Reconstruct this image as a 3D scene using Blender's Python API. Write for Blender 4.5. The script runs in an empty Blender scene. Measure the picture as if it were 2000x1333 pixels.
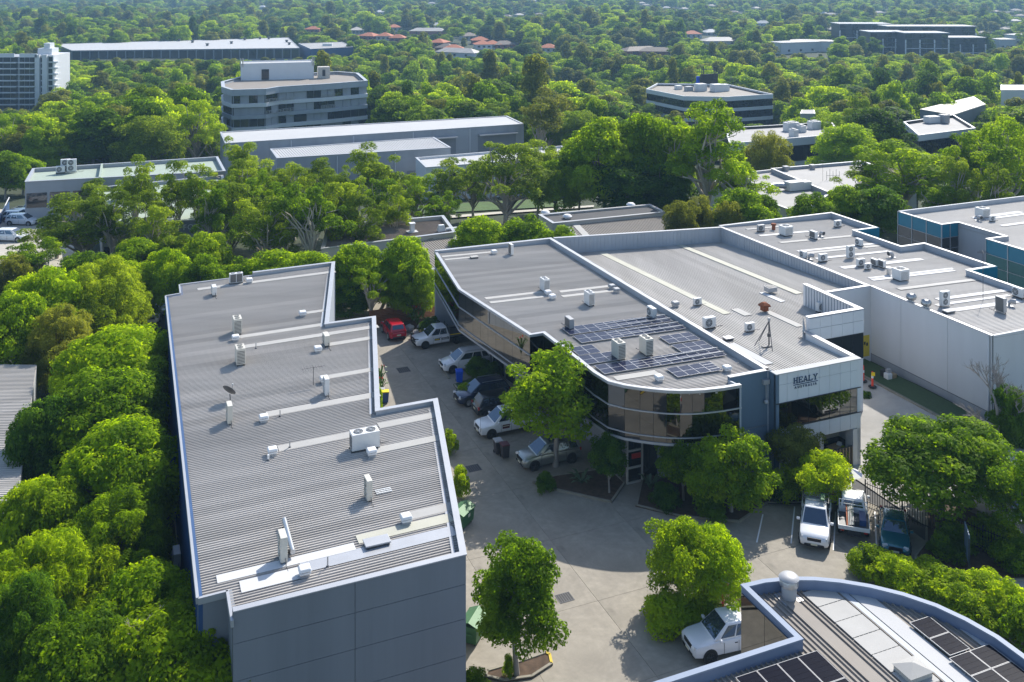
import bpy, bmesh, math, random
import numpy as np
from mathutils import Vector, Matrix
from mathutils.geometry import tessellate_polygon

S = bpy.context.scene
C = S.collection
R = math.radians

# ------------------------------------------------------------------ camera
# level view camera with a dropped back (verticals stay vertical), 36 m up
CAM_H, FPX, HORIZON = 36.0, 1900.0, -50.0      # survey constants (2000 px wide plate)
cam_d = bpy.data.cameras.new('camera')
cam = bpy.data.objects.new('camera', cam_d)
C.objects.link(cam)
cam.location = (0, 0, CAM_H)
cam.rotation_euler = (R(90), 0, 0)
cam_d.sensor_width = 36
cam_d.lens = 36 * FPX / 2000
cam_d.shift_y = -(666.5 - HORIZON) / 2000
cam_d.clip_start = 1
cam_d.clip_end = 9000
S.camera = cam

# ------------------------------------------------------------------ light
SUN_AZ, SUN_EL = R(30.7), R(41)                # azimuth from +Y towards +X
world = bpy.data.worlds.new('World')
S.world = world
world.use_nodes = True
nt = world.node_tree
nt.nodes.clear()
sky = nt.nodes.new('ShaderNodeTexSky')
sky.sky_type = 'NISHITA'
sky.sun_disc = False
sky.sun_elevation = SUN_EL
sky.sun_rotation = SUN_AZ
sky.air_density = 1.0
sky.dust_density = 1.0
sky.ozone_density = 1.0
bg = nt.nodes.new('ShaderNodeBackground')
bg.inputs['Strength'].default_value = 0.15
wo = nt.nodes.new('ShaderNodeOutputWorld')
nt.links.new(sky.outputs[0], bg.inputs[0])
nt.links.new(bg.outputs[0], wo.inputs[0])

sun_d = bpy.data.lights.new('sun', 'SUN')
sun_d.energy = 5.0
sun_d.angle = R(0.55)
sun_d.color = (1.0, 0.945, 0.86)
sun = bpy.data.objects.new('sun', sun_d)
C.objects.link(sun)
to_sun = Vector((math.sin(SUN_AZ) * math.cos(SUN_EL), math.cos(SUN_AZ) * math.cos(SUN_EL), math.sin(SUN_EL)))
sun.rotation_euler = to_sun.to_track_quat('Z', 'Y').to_euler()
sun.location = (60, 60, 120)

S.view_settings.view_transform = 'Standard'
S.view_settings.look = 'None'
S.view_settings.exposure = 0.50
S.view_settings.gamma = 1
S.cycles.max_bounces = 7
S.cycles.diffuse_bounces = 3
S.cycles.glossy_bounces = 3
S.cycles.transmission_bounces = 4
S.cycles.volume_bounces = 0
S.cycles.caustics_reflective = False
S.cycles.caustics_refractive = False
S.cycles.use_adaptive_sampling = True

# ------------------------------------------------------------------ survey helpers
TH = R(22.5)                                    # the estate's grid is turned 22.5 degrees
U = Vector((math.cos(TH), math.sin(TH)))
V = Vector((-math.sin(TH), math.cos(TH)))


def at(x, y, z=0.0):
    """plan position of a surveyed point known to lie at height z"""
    Y = (CAM_H - z) * FPX / (y - HORIZON)
    return Vector(((x - 1000) * Y / FPX, Y, z))


def far(x, y, Y):
    """surveyed point at ground distance Y"""
    return Vector(((x - 1000) * Y / FPX, Y, CAM_H - (y - HORIZON) * Y / FPX))


def smooth(a, b, t):
    t = min(1, max(0, (t - a) / (b - a)))
    return t * t * (3 - 2 * t)


_TY = [0, 118, 140, 165, 190, 230, 280, 380, 460, 600, 900, 1700, 2300, 3600, 6000]
_TZ = [0, 0, -1.0, -3.0, -5.5, -9.0, -14.0, -22.0, -22.5, -18.5, -18, -17, 6, 60, 120]


def terrain(x, y):
    z = float(np.interp(y, _TY, _TZ))
    u = x * U.x + y * U.y
    z += 1.15 * smooth(52.2, 60.5, u) * (1 - smooth(130, 160, y))
    if y > 200:
        k = smooth(200, 420, y)
        z += k * (2.2 * math.sin(x * .011 + 1.3) * math.sin(y * .009) + 1.6 * math.sin(x * .027 + y * .013))
    if y > 900:
        k = smooth(900, 2000, y)
        z += k * (9 * math.sin(x * .0031 + .6) + 6 * math.sin(x * .0067 + y * .002))
    return z


# ------------------------------------------------------------------ materials
MATS = {}


def M(name, col=(.5, .5, .5), rough=.7, metal=0.0, var=.10, scale=1.5, bump=0.0, spec=.4, stretch=None, stain=0.0,
      stain_col=None, rot=0.0, sheets=None, spots=0.0):
    if name in MATS:
        return MATS[name]
    m = bpy.data.materials.new(name)
    m.use_nodes = True
    t = m.node_tree
    p = t.nodes['Principled BSDF']
    p.inputs['Roughness'].default_value = rough
    p.inputs['Metallic'].default_value = metal
    p.inputs['Specular IOR Level'].default_value = spec
    p.inputs['Base Color'].default_value = (*col, 1)
    if var > 0:
        tc = t.nodes.new('ShaderNodeTexCoord')
        mp = t.nodes.new('ShaderNodeMapping')
        if stretch:
            mp.inputs['Scale'].default_value = stretch
        mp.inputs['Rotation'].default_value = (0, 0, rot)
        n = t.nodes.new('ShaderNodeTexNoise')
        n.inputs['Scale'].default_value = scale
        n.inputs['Detail'].default_value = 7
        n.inputs['Roughness'].default_value = .62
        r = t.nodes.new('ShaderNodeMapRange')
        r.inputs[1].default_value = .25
        r.inputs[2].default_value = .75
        r.inputs[3].default_value = 1 - var
        r.inputs[4].default_value = 1 + var
        mx = t.nodes.new('ShaderNodeMix')
        mx.data_type = 'RGBA'
        mx.blend_type = 'MULTIPLY'
        mx.inputs[0].default_value = 1
        mx.inputs[6].default_value = (*col, 1)
        t.links.new(tc.outputs['Object'], mp.inputs[0])
        t.links.new(mp.outputs[0], n.inputs['Vector'])
        t.links.new(n.outputs[0], r.inputs[0])
        t.links.new(r.outputs[0], mx.inputs[7])
        last = mx.outputs[2]
        if stain > 0:
            n2 = t.nodes.new('ShaderNodeTexNoise')
            n2.inputs['Scale'].default_value = scale * .23
            n2.inputs['Detail'].default_value = 9
            n2.inputs['Roughness'].default_value = .7
            cr = t.nodes.new('ShaderNodeMapRange')
            cr.inputs[1].default_value = .46
            cr.inputs[2].default_value = .68
            cr.inputs[3].default_value = 0
            cr.inputs[4].default_value = stain
            mx2 = t.nodes.new('ShaderNodeMix')
            mx2.data_type = 'RGBA'
            mx2.blend_type = 'MIX'
            sc = stain_col or tuple(c * .45 for c in col)
            mx2.inputs[7].default_value = (*sc, 1)
            t.links.new(mp.outputs[0], n2.inputs['Vector'])
            t.links.new(n2.outputs[0], cr.inputs[0])
            t.links.new(cr.outputs[0], mx2.inputs[0])
            t.links.new(last, mx2.inputs[6])
            last = mx2.outputs[2]
        if sheets:
            # every roofing sheet weathers a little differently
            axis, wdt, amt = sheets
            tc2 = t.nodes.new('ShaderNodeMapping')
            tc2.inputs['Rotation'].default_value = (0, 0, rot)
            sx = t.nodes.new('ShaderNodeSeparateXYZ')
            dv = t.nodes.new('ShaderNodeMath')
            dv.operation = 'DIVIDE'
            dv.inputs[1].default_value = wdt
            fl = t.nodes.new('ShaderNodeMath')
            fl.operation = 'FLOOR'
            wn = t.nodes.new('ShaderNodeTexWhiteNoise')
            wn.noise_dimensions = '1D'
            rg = t.nodes.new('ShaderNodeMapRange')
            rg.inputs[3].default_value = 1 - amt
            rg.inputs[4].default_value = 1 + amt * .6
            m3 = t.nodes.new('ShaderNodeMix')
            m3.data_type = 'RGBA'
            m3.blend_type = 'MULTIPLY'
            m3.inputs[0].default_value = 1
            t.links.new(tc.outputs['Object'], tc2.inputs[0])
            t.links.new(tc2.outputs[0], sx.inputs[0])
            t.links.new(sx.outputs[axis], dv.inputs[0])
            t.links.new(dv.outputs[0], fl.inputs[0])
            t.links.new(fl.outputs[0], wn.inputs['W'])
            t.links.new(wn.outputs['Value'], rg.inputs[0])
            t.links.new(last, m3.inputs[6])
            t.links.new(rg.outputs[0], m3.inputs[7])
            last = m3.outputs[2]
        if spots > 0:
            # oil drips and old spills
            vo = t.nodes.new('ShaderNodeTexVoronoi')
            vo.inputs['Scale'].default_value = .55
            vo.inputs['Randomness'].default_value = 1
            n4 = t.nodes.new('ShaderNodeTexNoise')
            n4.inputs['Scale'].default_value = 2.2
            n4.inputs['Detail'].default_value = 5
            av = t.nodes.new('ShaderNodeMath')
            av.operation = 'MULTIPLY_ADD'
            av.inputs[1].default_value = .55
            rg2 = t.nodes.new('ShaderNodeMapRange')
            rg2.inputs[1].default_value = .34
            rg2.inputs[2].default_value = .52
            rg2.inputs[3].default_value = spots
            rg2.inputs[4].default_value = 0
            m4 = t.nodes.new('ShaderNodeMix')
            m4.data_type = 'RGBA'
            m4.inputs[7].default_value = (*(c * .45 for c in col), 1)
            t.links.new(mp.outputs[0], vo.inputs['Vector'])
            t.links.new(mp.outputs[0], n4.inputs['Vector'])
            t.links.new(n4.outputs[0], av.inputs[0])
            t.links.new(vo.outputs['Distance'], av.inputs[2])
            t.links.new(av.outputs[0], rg2.inputs[0])
            t.links.new(rg2.outputs[0], m4.inputs[0])
            t.links.new(last, m4.inputs[6])
            last = m4.outputs[2]
        t.links.new(last, p.inputs['Base Color'])
        if bump > 0:
            b = t.nodes.new('ShaderNodeBump')
            b.inputs['Strength'].default_value = bump
            b.inputs['Distance'].default_value = .02
            t.links.new(n.outputs[0], b.inputs['Height'])
            t.links.new(b.outputs[0], p.inputs['Normal'])
    MATS[name] = m
    return m


def leaf_mat(name, c0, c1, c2, trans=.35, hue=.02):
    """two sided leaves: tint runs from old to young leaf colour, light comes through"""
    m = bpy.data.materials.new(name)
    m.use_nodes = True
    t = m.node_tree
    t.nodes.clear()
    at_ = t.nodes.new('ShaderNodeAttribute')
    at_.attribute_name = 'tint'
    oi = t.nodes.new('ShaderNodeObjectInfo')
    ad = t.nodes.new('ShaderNodeMath')
    ad.operation = 'MULTIPLY_ADD'
    ad.inputs[1].default_value = .8
    ad.inputs[2].default_value = -.40
    t.links.new(oi.outputs['Random'], ad.inputs[0])
    sm = t.nodes.new('ShaderNodeMath')
    sm.operation = 'ADD'
    t.links.new(ad.outputs[0], sm.inputs[0])
    t.links.new(at_.outputs['Fac'], sm.inputs[1])
    cr = t.nodes.new('ShaderNodeValToRGB')
    cr.color_ramp.elements[0].color = (*c0, 1)
    cr.color_ramp.elements[0].position = .1
    cr.color_ramp.elements[1].color = (*c2, 1)
    cr.color_ramp.elements[1].position = .95
    e = cr.color_ramp.elements.new(.5)
    e.color = (*c1, 1)
    t.links.new(sm.outputs[0], cr.inputs[0])
    p = t.nodes.new('ShaderNodeBsdfPrincipled')
    p.inputs['Roughness'].default_value = .6
    p.inputs['Specular IOR Level'].default_value = .08
    tr = t.nodes.new('ShaderNodeBsdfTranslucent')
    br = t.nodes.new('ShaderNodeMix')
    br.data_type = 'RGBA'
    br.blend_type = 'MULTIPLY'
    br.inputs[0].default_value = 1
    br.inputs[7].default_value = (1.6, 1.5, .6, 1)
    t.links.new(cr.outputs[0], br.inputs[6])
    t.links.new(cr.outputs[0], p.inputs['Base Color'])
    t.links.new(br.outputs[2], tr.inputs['Color'])
    ms = t.nodes.new('ShaderNodeMixShader')
    ms.inputs[0].default_value = trans + .18
    o = t.nodes.new('ShaderNodeOutputMaterial')
    t.links.new(p.outputs[0], ms.inputs[1])
    t.links.new(tr.outputs[0], ms.inputs[2])
    t.links.new(ms.outputs[0], o.inputs[0])
    MATS[name] = m
    return m


M('roof_grey', (.455, .43, .40), .62, .0, .12, .55, rot=-TH, stretch=(.10, 1, 1), stain=.35, stain_col=(.35, .32, .28), spec=.2, sheets=(1, .82, .13))
M('roof_grey_v', (.42, .40, .375), .62, .0, .12, .55, rot=-TH, stretch=(1, .10, 1), stain=.40, stain_col=(.33, .31, .26), spec=.2, sheets=(0, .82, .13))
M('roof_flat', (.335, .33, .325), .7, .0, .10, .4, stain=.45, stain_col=(.25, .24, .225), spec=.2)
M('roof_tan', (.255, .232, .205), .68, .0, .08, .5, stain=.25, stain_col=(.25, .2, .15), spec=.2)
M('roof_brown', (.20, .165, .135), .68, .0, .2, .6, stain=.4, stain_col=(.10, .08, .06), spec=.2)
M('roof_white', (.43, .435, .44), .68, .0, .05, .3, stain=.15, stain_col=(.5, .49, .46), spec=.2)
M('roof_green', (.33, .39, .33), .68, .0, .06, .3, stain=.25, stain_col=(.32, .36, .3), spec=.2)
M('skylight', (.375, .37, .355), .68, .0, .07, .9, stain=.2, stain_col=(.40, .40, .36), spec=.2)
M('skylight_old', (.44, .435, .37), .68, .0, .08, .7, stain=.3, stain_col=(.42, .41, .30), spec=.2)
M('skylight_new', (.54, .545, .55), .68, .0, .03, .9, spec=.2)
M('flashing', (.42, .43, .45), .42, .35, .06, 1.2)
M('flashing_blue', (.17, .22, .33), .45, .2, .08, 1.2)
M('parapet', (.36, .395, .44), .6, .0, .07, .7, stretch=(1, 1, .15), stain=.2)
M('wall_slate', (.200, .217, .242), .62, .0, .09, .6, stretch=(1, 1, .06), stain=.6, stain_col=(.135, .15, .172))
M('wall_blue', (.035, .085, .20), .5, .1, .1, .8, stretch=(1, 1, .2))
M('wall_teal_grey', (.105, .16, .22), .6, .0, .08, .7, stretch=(1, 1, .15))
M('wall_white', (.62, .64, .67), .5, .0, .04, .8, stretch=(1, 1, .15), stain=.12, stain_col=(.5, .5, .5))
M('wall_concrete', (.60, .60, .605), .75, .0, .06, .5, stretch=(1, 1, .12), stain=.22, stain_col=(.52, .52, .51))
M('wall_grey', (.33, .35, .38), .7, .0, .08, .5, stretch=(1, 1, .15), stain=.2)
M('apartment_dark', (.045, .05, .055), .5, .0, .15, .4)
M('wall_beige', (.46, .44, .40), .75, .0, .08, .6)
M('joint', (.10, .10, .10), .9, .0, .1)
M('mirror_glass', (.21, .215, .22), .015, 1.0, .0)
M('dark_glass', (.018, .022, .026), .04, .0, .0, spec=.9)
M('office_glass', (.03, .035, .042), .06, .3, .25, .15, spec=.8)
M('teal_panel', (.012, .16, .24), .25, .0, .06, .4)
M('teal_glass', (.045, .12, .13), .05, .75, .0)
M('mullion', (.36, .38, .41), .4, .5, .05)
M('mullion_dark', (.035, .037, .04), .4, .3, .05)
M('concrete', (.285, .258, .212), .85, .0, .22, 1.3, bump=.25, stain=.75, stain_col=(.19, .172, .142), spots=.55)
M('concrete_drive', (.36, .345, .315), .85, .0, .14, .9, bump=.25, stain=.45, stain_col=(.24, .23, .21))
M('concrete_pale', (.42, .395, .34), .85, .0, .12, .9, bump=.2, stain=.35, stain_col=(.36, .34, .3))
M('asphalt', (.075, .076, .08), .9, .0, .18, 1.2, bump=.3, stain=.3, stain_col=(.05, .05, .05))
M('kerb', (.27, .25, .20), .85, .0, .15, 1.5, bump=.2, stain=.4)
M('kerb_yellow', (.55, .40, .03), .7, .0, .2, 3, stain=.35, stain_col=(.35, .3, .15))
M('mulch', (.085, .055, .035), .95, .0, .4, 3.5, bump=.6, stain=.5, stain_col=(.035, .025, .018))
M('grass', (.055, .105, .025), .9, .0, .3, 1.2, bump=.5, stain=.4, stain_col=(.09, .11, .03))
M('understorey', (.028, .042, .016), .95, .0, .4, .25, bump=.6, stain=.6, stain_col=(.045, .05, .022))
M('bark', (.16, .13, .10), .9, .0, .25, 3, bump=.5, stretch=(1, 1, .25))
M('bark_pale', (.42, .37, .31), .8, .0, .2, 1.5, stretch=(1, 1, .3), stain=.5, stain_col=(.26, .2, .15))
M('bark_grey', (.27, .25, .23), .85, .0, .22, 2, stretch=(1, 1, .3))
M('timber', (.22, .085, .035), .7, .0, .25, 1.2, stretch=(.3, .3, 4))
M('tyre', (.018, .018, .019), .85, .0, .1)
M('rim', (.34, .35, .36), .3, .8, .0)
M('rim_dark', (.035, .035, .037), .35, .6, .0)
M('rubber', (.025, .025, .027), .8, .0, .1)
M('car_glass', (.085, .12, .165), .03, .7, .0, spec=.8)
M('white_paint', (.72, .73, .745), .22, .0, .02, spec=.6)
M('plastic_white', (.68, .69, .70), .5, .0, .05)
M('ac_cream', (.56, .54, .48), .5, .0, .06)
M('ac_white', (.62, .63, .63), .45, .0, .05)
M('ac_grey', (.36, .365, .375), .5, .1, .06)
M('grille_dark', (.05, .052, .056), .6, .2, .1)
M('grille_mid', (.13, .13, .13), .6, .2, .1)
M('steel', (.46, .47, .48), .35, .8, .08)
M('steel_dark', (.09, .092, .098), .5, .5, .1)
M('rust', (.22, .07, .03), .85, .2, .35, 6)
M('backsheet', (.035, .038, .055), .5, .0, .0, spec=.02)
M('solar_cell', (.012, .016, .045), .22, .0, .1, 1.2, spec=.25)
M('solar_cell_dark', (.010, .011, .020), .3, .0, .1, 1.2, spec=.012)
M('coping_blue', (.22, .27, .36), .55, .0, .06, 1.0, spec=.2)
M('mirror_dark_reflection', (.115, .12, .125), .015, 1.0, .0)  # same glass as mirror_glass; dark reflections on the curve put into its colour
M('solar_frame', (.45, .46, .48), .4, .7, .05)
M('lamp_red', (.35, .015, .012), .25, .0, .0)
M('lamp_clear', (.62, .64, .66), .15, .2, .0)
M('plate', (.62, .60, .45), .5, .0, .05)
M('plate_yellow', (.60, .45, .04), .5, .0, .05)
M('navy_letter', (.022, .055, .12), .45, .0, .05)
M('black_paint', (.012, .012, .013), .5, .0, .05)
M('orange_plastic', (.75, .055, .02), .5, .0, .05)
M('yellow_plastic', (.80, .58, .01), .45, .0, .05)
M('blue_plastic', (.006, .085, .62), .42, .0, .05)
M('blue_dark_plastic', (.015, .05, .16), .45, .0, .05)
M('green_plastic', (.05, .14, .055), .55, .1, .15, 3, stain=.3, stain_col=(.09, .15, .07))
M('maroon_plastic', (.10, .022, .03), .5, .0, .1)
M('bin_dark', (.05, .045, .05), .55, .0, .1)
M('red_paint', (.42, .022, .012), .45, .0, .1, 4)
M('stone', (.36, .35, .33), .85, .0, .2, 4, bump=.4)
M('terracotta', (.40, .13, .06), .8, .0, .2, 1.5)
M('brick_red', (.28, .10, .07), .85, .0, .2, 2)
M('cardboard', (.33, .24, .14), .8, .0, .12)
M('sign_green', (.02, .09, .055), .5, .0, .05)
M('leaf_dark_plain', (.03, .065, .018), .6, .0, .3, 4)
leaf_mat('leaf_bright', (.110, .205, .004), (.225, .355, .005), (.340, .470, .006), .48)
leaf_mat('leaf_mid', (.090, .175, .006), (.185, .305, .007), (.295, .415, .009), .48)
leaf_mat('leaf_lime', (.170, .270, .005), (.300, .420, .006), (.420, .540, .008), .48)
leaf_mat('leaf_euc', (.100, .165, .014), (.190, .280, .018), (.290, .385, .024), .44)
leaf_mat('leaf_olive', (.120, .145, .028), (.190, .220, .036), (.260, .290, .046), .40)
leaf_mat('leaf_deep', (.028, .080, .008), (.062, .145, .011), (.120, .225, .014), .42)
leaf_mat('leaf_grey', (.140, .170, .075), (.205, .235, .100), (.270, .300, .130), .36)
leaf_mat('leaf_forest', (.050, .108, .012), (.115, .200, .016), (.205, .300, .022), .44)


# ------------------------------------------------------------------ objects
def origin(o):
    v = Vector((0, 0, 0))
    while o is not None:
        v += Vector(o.location)
        o = o.parent
    return v


def tag(o, label=None, cat=None, group=None, kind=None):
    if label:
        o['label'] = label
    if cat:
        o['category'] = cat
    if group:
        o['group'] = group
    if kind:
        o['kind'] = kind
    return o


def thing(name, label, cat, loc=(0, 0, 0), group=None):
    o = bpy.data.objects.new(name, None)
    o.empty_display_size = .2
    C.objects.link(o)
    o.location = loc
    return tag(o, label, cat, group)


def dup(root, loc, rz=0.0, label=None, group=None, scale=None, parent=None):
    r = root.copy()
    C.objects.link(r)
    r.parent = parent
    if parent is None:
        r.location = loc
        r.rotation_euler = (0, 0, rz)
        if scale is not None:
            r.scale = scale if hasattr(scale, '__len__') else (scale,) * 3
        if label:
            r['label'] = label
        if group:
            r['group'] = group
    for ch in root.children:
        dup(ch, None, parent=r)
    return r


def place(o, loc, rz=0.0, scale=None):
    o.location = loc
    o.rotation_euler = (0, 0, rz)
    if scale is not None:
        o.scale = scale if hasattr(scale, '__len__') else (scale,) * 3
    return o


class MB:
    def __init__(s):
        s.v, s.f = [], []

    def add(s, vs, fs):
        b = len(s.v)
        s.v += [tuple(p) for p in vs]
        s.f += [tuple(i + b for i in f) for f in fs]
        return s

    def box(s, c, d, rz=0.0, top=None):
        """box centred on c in plan with its base at c.z; top = scale of the top face"""
        hx, hy, h = d[0] / 2, d[1] / 2, d[2]
        k = top if top else (1, 1)
        ca, sa = math.cos(rz), math.sin(rz)
        vs = []
        for z, kx, ky in ((0, 1, 1), (h, k[0], k[1])):
            for sx, sy in ((-1, -1), (1, -1), (1, 1), (-1, 1)):
                x, y = sx * hx * kx, sy * hy * ky
                vs.append((c[0] + x * ca - y * sa, c[1] + x * sa + y * ca, c[2] + z))
        return s.add(vs, [(3, 2, 1, 0), (4, 5, 6, 7), (0, 1, 5, 4), (1, 2, 6, 5), (2, 3, 7, 6), (3, 0, 4, 7)])

    def slab(s, a, b, w, z0, z1):
        """upright box along plan line a-b with thickness w (centred)"""
        a, b = Vector(a[:2]), Vector(b[:2])
        d = b - a
        c = (a + b) / 2
        return s.box((c.x, c.y, z0), (d.length, w, z1 - z0), math.atan2(d.y, d.x))

    def prism(s, poly, z0, z1, zf=None):
        n = len(poly)
        vs = [(p[0], p[1], z0) for p in poly] + [(p[0], p[1], zf(p) if zf else z1) for p in poly]
        tri = tessellate_polygon([[Vector((p[0], p[1], 0)) for p in poly]])
        fs = [(i, (i + 1) % n, (i + 1) % n + n, i + n) for i in range(n)]
        fs += [tuple(i + n for i in t) for t in tri] + [tuple(reversed(t)) for t in tri]
        return s.add(vs, fs)

    def sheet(s, poly, zf):
        tri = tessellate_polygon([[Vector((p[0], p[1], 0)) for p in poly]])
        return s.add([(p[0], p[1], zf(p)) for p in poly], [tuple(t) for t in tri])

    def quad(s, a, b, c, d):
        return s.add([a, b, c, d], [(0, 1, 2, 3)])

    def wall(s, path, z0, z1, t, closed=False, off=0.0):
        """mitred wall along a plan path, t metres thick to the left of its direction; z0/z1 may be lists"""
        n = len(path)
        P = [Vector((p[0], p[1])) for p in path]
        zz0 = z0 if hasattr(z0, '__len__') else [z0] * n
        zz1 = z1 if hasattr(z1, '__len__') else [z1] * n

        def offs(i, k):
            def nrm(a, b):
                d = (b - a).normalized()
                return Vector((-d.y, d.x))
            if closed or 0 < i < n - 1:
                n1 = nrm(P[i - 1], P[i])
                n2 = nrm(P[i], P[(i + 1) % n])
                m = (n1 + n2)
                if m.length < 1e-6:
                    m = n1
                m.normalize()
                return P[i] + m * (k / max(.35, m.dot(n1)))
            nn = nrm(P[0], P[1]) if i == 0 else nrm(P[-2], P[-1])
            return P[i] + nn * k
        vs = []
        for i in range(n):
            o, q = offs(i, off), offs(i, off + t)
            vs += [(o.x, o.y, zz0[i]), (o.x, o.y, zz1[i]), (q.x, q.y, zz1[i]), (q.x, q.y, zz0[i])]
        fs = []
        for i in range(n if closed else n - 1):
            a, b = i * 4, ((i + 1) % n) * 4
            for k in range(4):
                k2 = (k + 1) % 4
                fs.append((a + k, b + k, b + k2, a + k2))
        if not closed:
            fs += [(0, 1, 2, 3), ((n - 1) * 4 + 3, (n - 1) * 4 + 2, (n - 1) * 4 + 1, (n - 1) * 4)]
        return s.add(vs, fs)

    def tube(s, pts, r, n=8, cap=True):
        pts = [Vector(p) for p in pts]
        rs = r if hasattr(r, '__len__') else [r] * len(pts)
        vs, fs = [], []
        up = Vector((0, 0, 1))
        for i, p in enumerate(pts):
            d = (pts[min(i + 1, len(pts) - 1)] - pts[max(i - 1, 0)]).normalized()
            a = d.cross(up if abs(d.z) < .95 else Vector((1, 0, 0))).normalized()
            b = d.cross(a)
            for k in range(n):
                th = 2 * math.pi * k / n
                vs.append(p + (a * math.cos(th) + b * math.sin(th)) * rs[i])
        for i in range(len(pts) - 1):
            for k in range(n):
                k2 = (k + 1) % n
                fs.append((i * n + k, i * n + k2, (i + 1) * n + k2, (i + 1) * n + k))
        if cap:
            fs.append(tuple(range(n - 1, -1, -1)))
            fs.append(tuple((len(pts) - 1) * n + k for k in range(n)))
        return s.add(vs, fs)

    def lathe(s, c, prof, n=16, axis='z'):
        """prof = [(radius, height)...]"""
        vs, fs = [], []
        for r, h in prof:
            for k in range(n):
                th = 2 * math.pi * k / n
                a, b = r * math.cos(th), r * math.sin(th)
                v = {'z': (a, b, h), 'y': (a, h, b), 'x': (h, a, b)}[axis]
                vs.append((c[0] + v[0], c[1] + v[1], c[2] + v[2]))
        for i in range(len(prof) - 1):
            for k in range(n):
                k2 = (k + 1) % n
                fs.append((i * n + k, i * n + k2, (i + 1) * n + k2, (i + 1) * n + k))
        fs.append(tuple(range(n - 1, -1, -1)))
        fs.append(tuple((len(prof) - 1) * n + k for k in range(n)))
        return s.add(vs, fs)

    def mesh(s, name, mat, o=Vector((0, 0, 0)), smooth_angle=None, bevel=0.0, seg=2):
        me = bpy.data.meshes.new(name)
        me.from_pydata([(p[0] - o.x, p[1] - o.y, p[2] - o.z) for p in s.v], [], s.f)
        bm = bmesh.new()
        bm.from_mesh(me)
        bmesh.ops.recalc_face_normals(bm, faces=bm.faces)
        if bevel > 0:
            bmesh.ops.bevel(bm, geom=list(bm.edges), offset=bevel, segments=seg, profile=.6, affect='EDGES',
                            clamp_overlap=True)
        bm.to_mesh(me)
        bm.free()
        me.materials.append(MATS[mat] if isinstance(mat, str) else mat)
        if smooth_angle:
            me.shade_smooth()
            me.set_sharp_from_angle(angle=R(smooth_angle))
        return me

    def build(s, name, mat, parent=None, kind=None, label=None, cat=None, group=None, smooth_angle=None, bevel=0.0,
              seg=2, loc=None):
        """one mesh object; with a parent the vertices are given in world space and made local to it.
        loc = world position for the object's own origin (top-level objects)"""
        o0 = origin(parent) if parent is not None else Vector(loc or (0, 0, 0))
        o = bpy.data.objects.new(name, s.mesh(name, mat, o0, smooth_angle, bevel, seg))
        C.objects.link(o)
        if parent is not None:
            o.parent = parent
        else:
            o.location = o0
        return tag(o, label, cat, group, kind)


def piece(name, me, parent, loc, rz=0.0):
    """a repeated part that shares its mesh data (loc in world space)"""
    o = bpy.data.objects.new(name, me)
    C.objects.link(o)
    o.parent = parent
    o.location = Vector(loc) - origin(parent)
    o.rotation_euler = (0, 0, rz)
    return o


def clip_line(poly, p, d):
    """parameter intervals of line p + t d inside polygon"""
    ts = []
    n = len(poly)
    for i in range(n):
        a, b = Vector(poly[i][:2]), Vector(poly[(i + 1) % n][:2])
        e = b - a
        den = d.x * e.y - d.y * e.x
        if abs(den) < 1e-9:
            continue
        w = a - p
        t = (w.x * e.y - w.y * e.x) / den
        k = (w.x * d.y - w.y * d.x) / den
        if 0 <= k < 1:
            ts.append(t)
    ts.sort()
    return [(ts[i], ts[i + 1]) for i in range(0, len(ts) - 1, 2)]


def ribs(mb, poly, d, pitch, w, h, zf, skip=()):
    """raised ribs along plan direction d over polygon poly; skip = [(n0, n1)] intervals across"""
    d = d.normalized()
    nn = Vector((-d.y, d.x))
    vals = [Vector(p[:2]).dot(nn) for p in poly]
    k = math.ceil(min(vals) / pitch)
    while k * pitch < max(vals):
        c = k * pitch + .013
        k += 1
        if any(a < c < b for a, b in skip):
            continue
        for t0, t1 in clip_line(poly, nn * c, d):
            if t1 - t0 < .3:
                continue
            a, b = nn * c + d * (t0 + .03), nn * c + d * (t1 - .03)
            vs = []
            for p in (a, b):
                for q, hh in ((-w / 2, -.01), (-w * .28, h), (w * .28, h), (w / 2, -.01)):
                    e = p + nn * q
                    vs.append((e.x, e.y, zf(e) + hh))
            mb.add(vs, [(0, 1, 5, 4), (1, 2, 6, 5), (2, 3, 7, 6), (0, 3, 2, 1), (4, 5, 6, 7)])


def strip(mb, a, b, w, zf, lift=.035, th=.02):
    """flat sheet laid on a roof between plan points a and b"""
    a, b = Vector(a[:2]), Vector(b[:2])
    d = (b - a).normalized()
    n = Vector((-d.y, d.x)) * (w / 2)
    q = [a - n, b - n, b + n, a + n]
    vs = [(p.x, p.y, zf(p) + lift) for p in q] + [(p.x, p.y, zf(p) + lift + th) for p in q]
    mb.add(vs, [(3, 2, 1, 0), (4, 5, 6, 7), (0, 1, 5, 4), (1, 2, 6, 5), (2, 3, 7, 6), (3, 0, 4, 7)])


def across(p, d):
    d = d.normalized()
    return Vector((-d.y, d.x)).dot(Vector(p[:2]))
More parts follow.
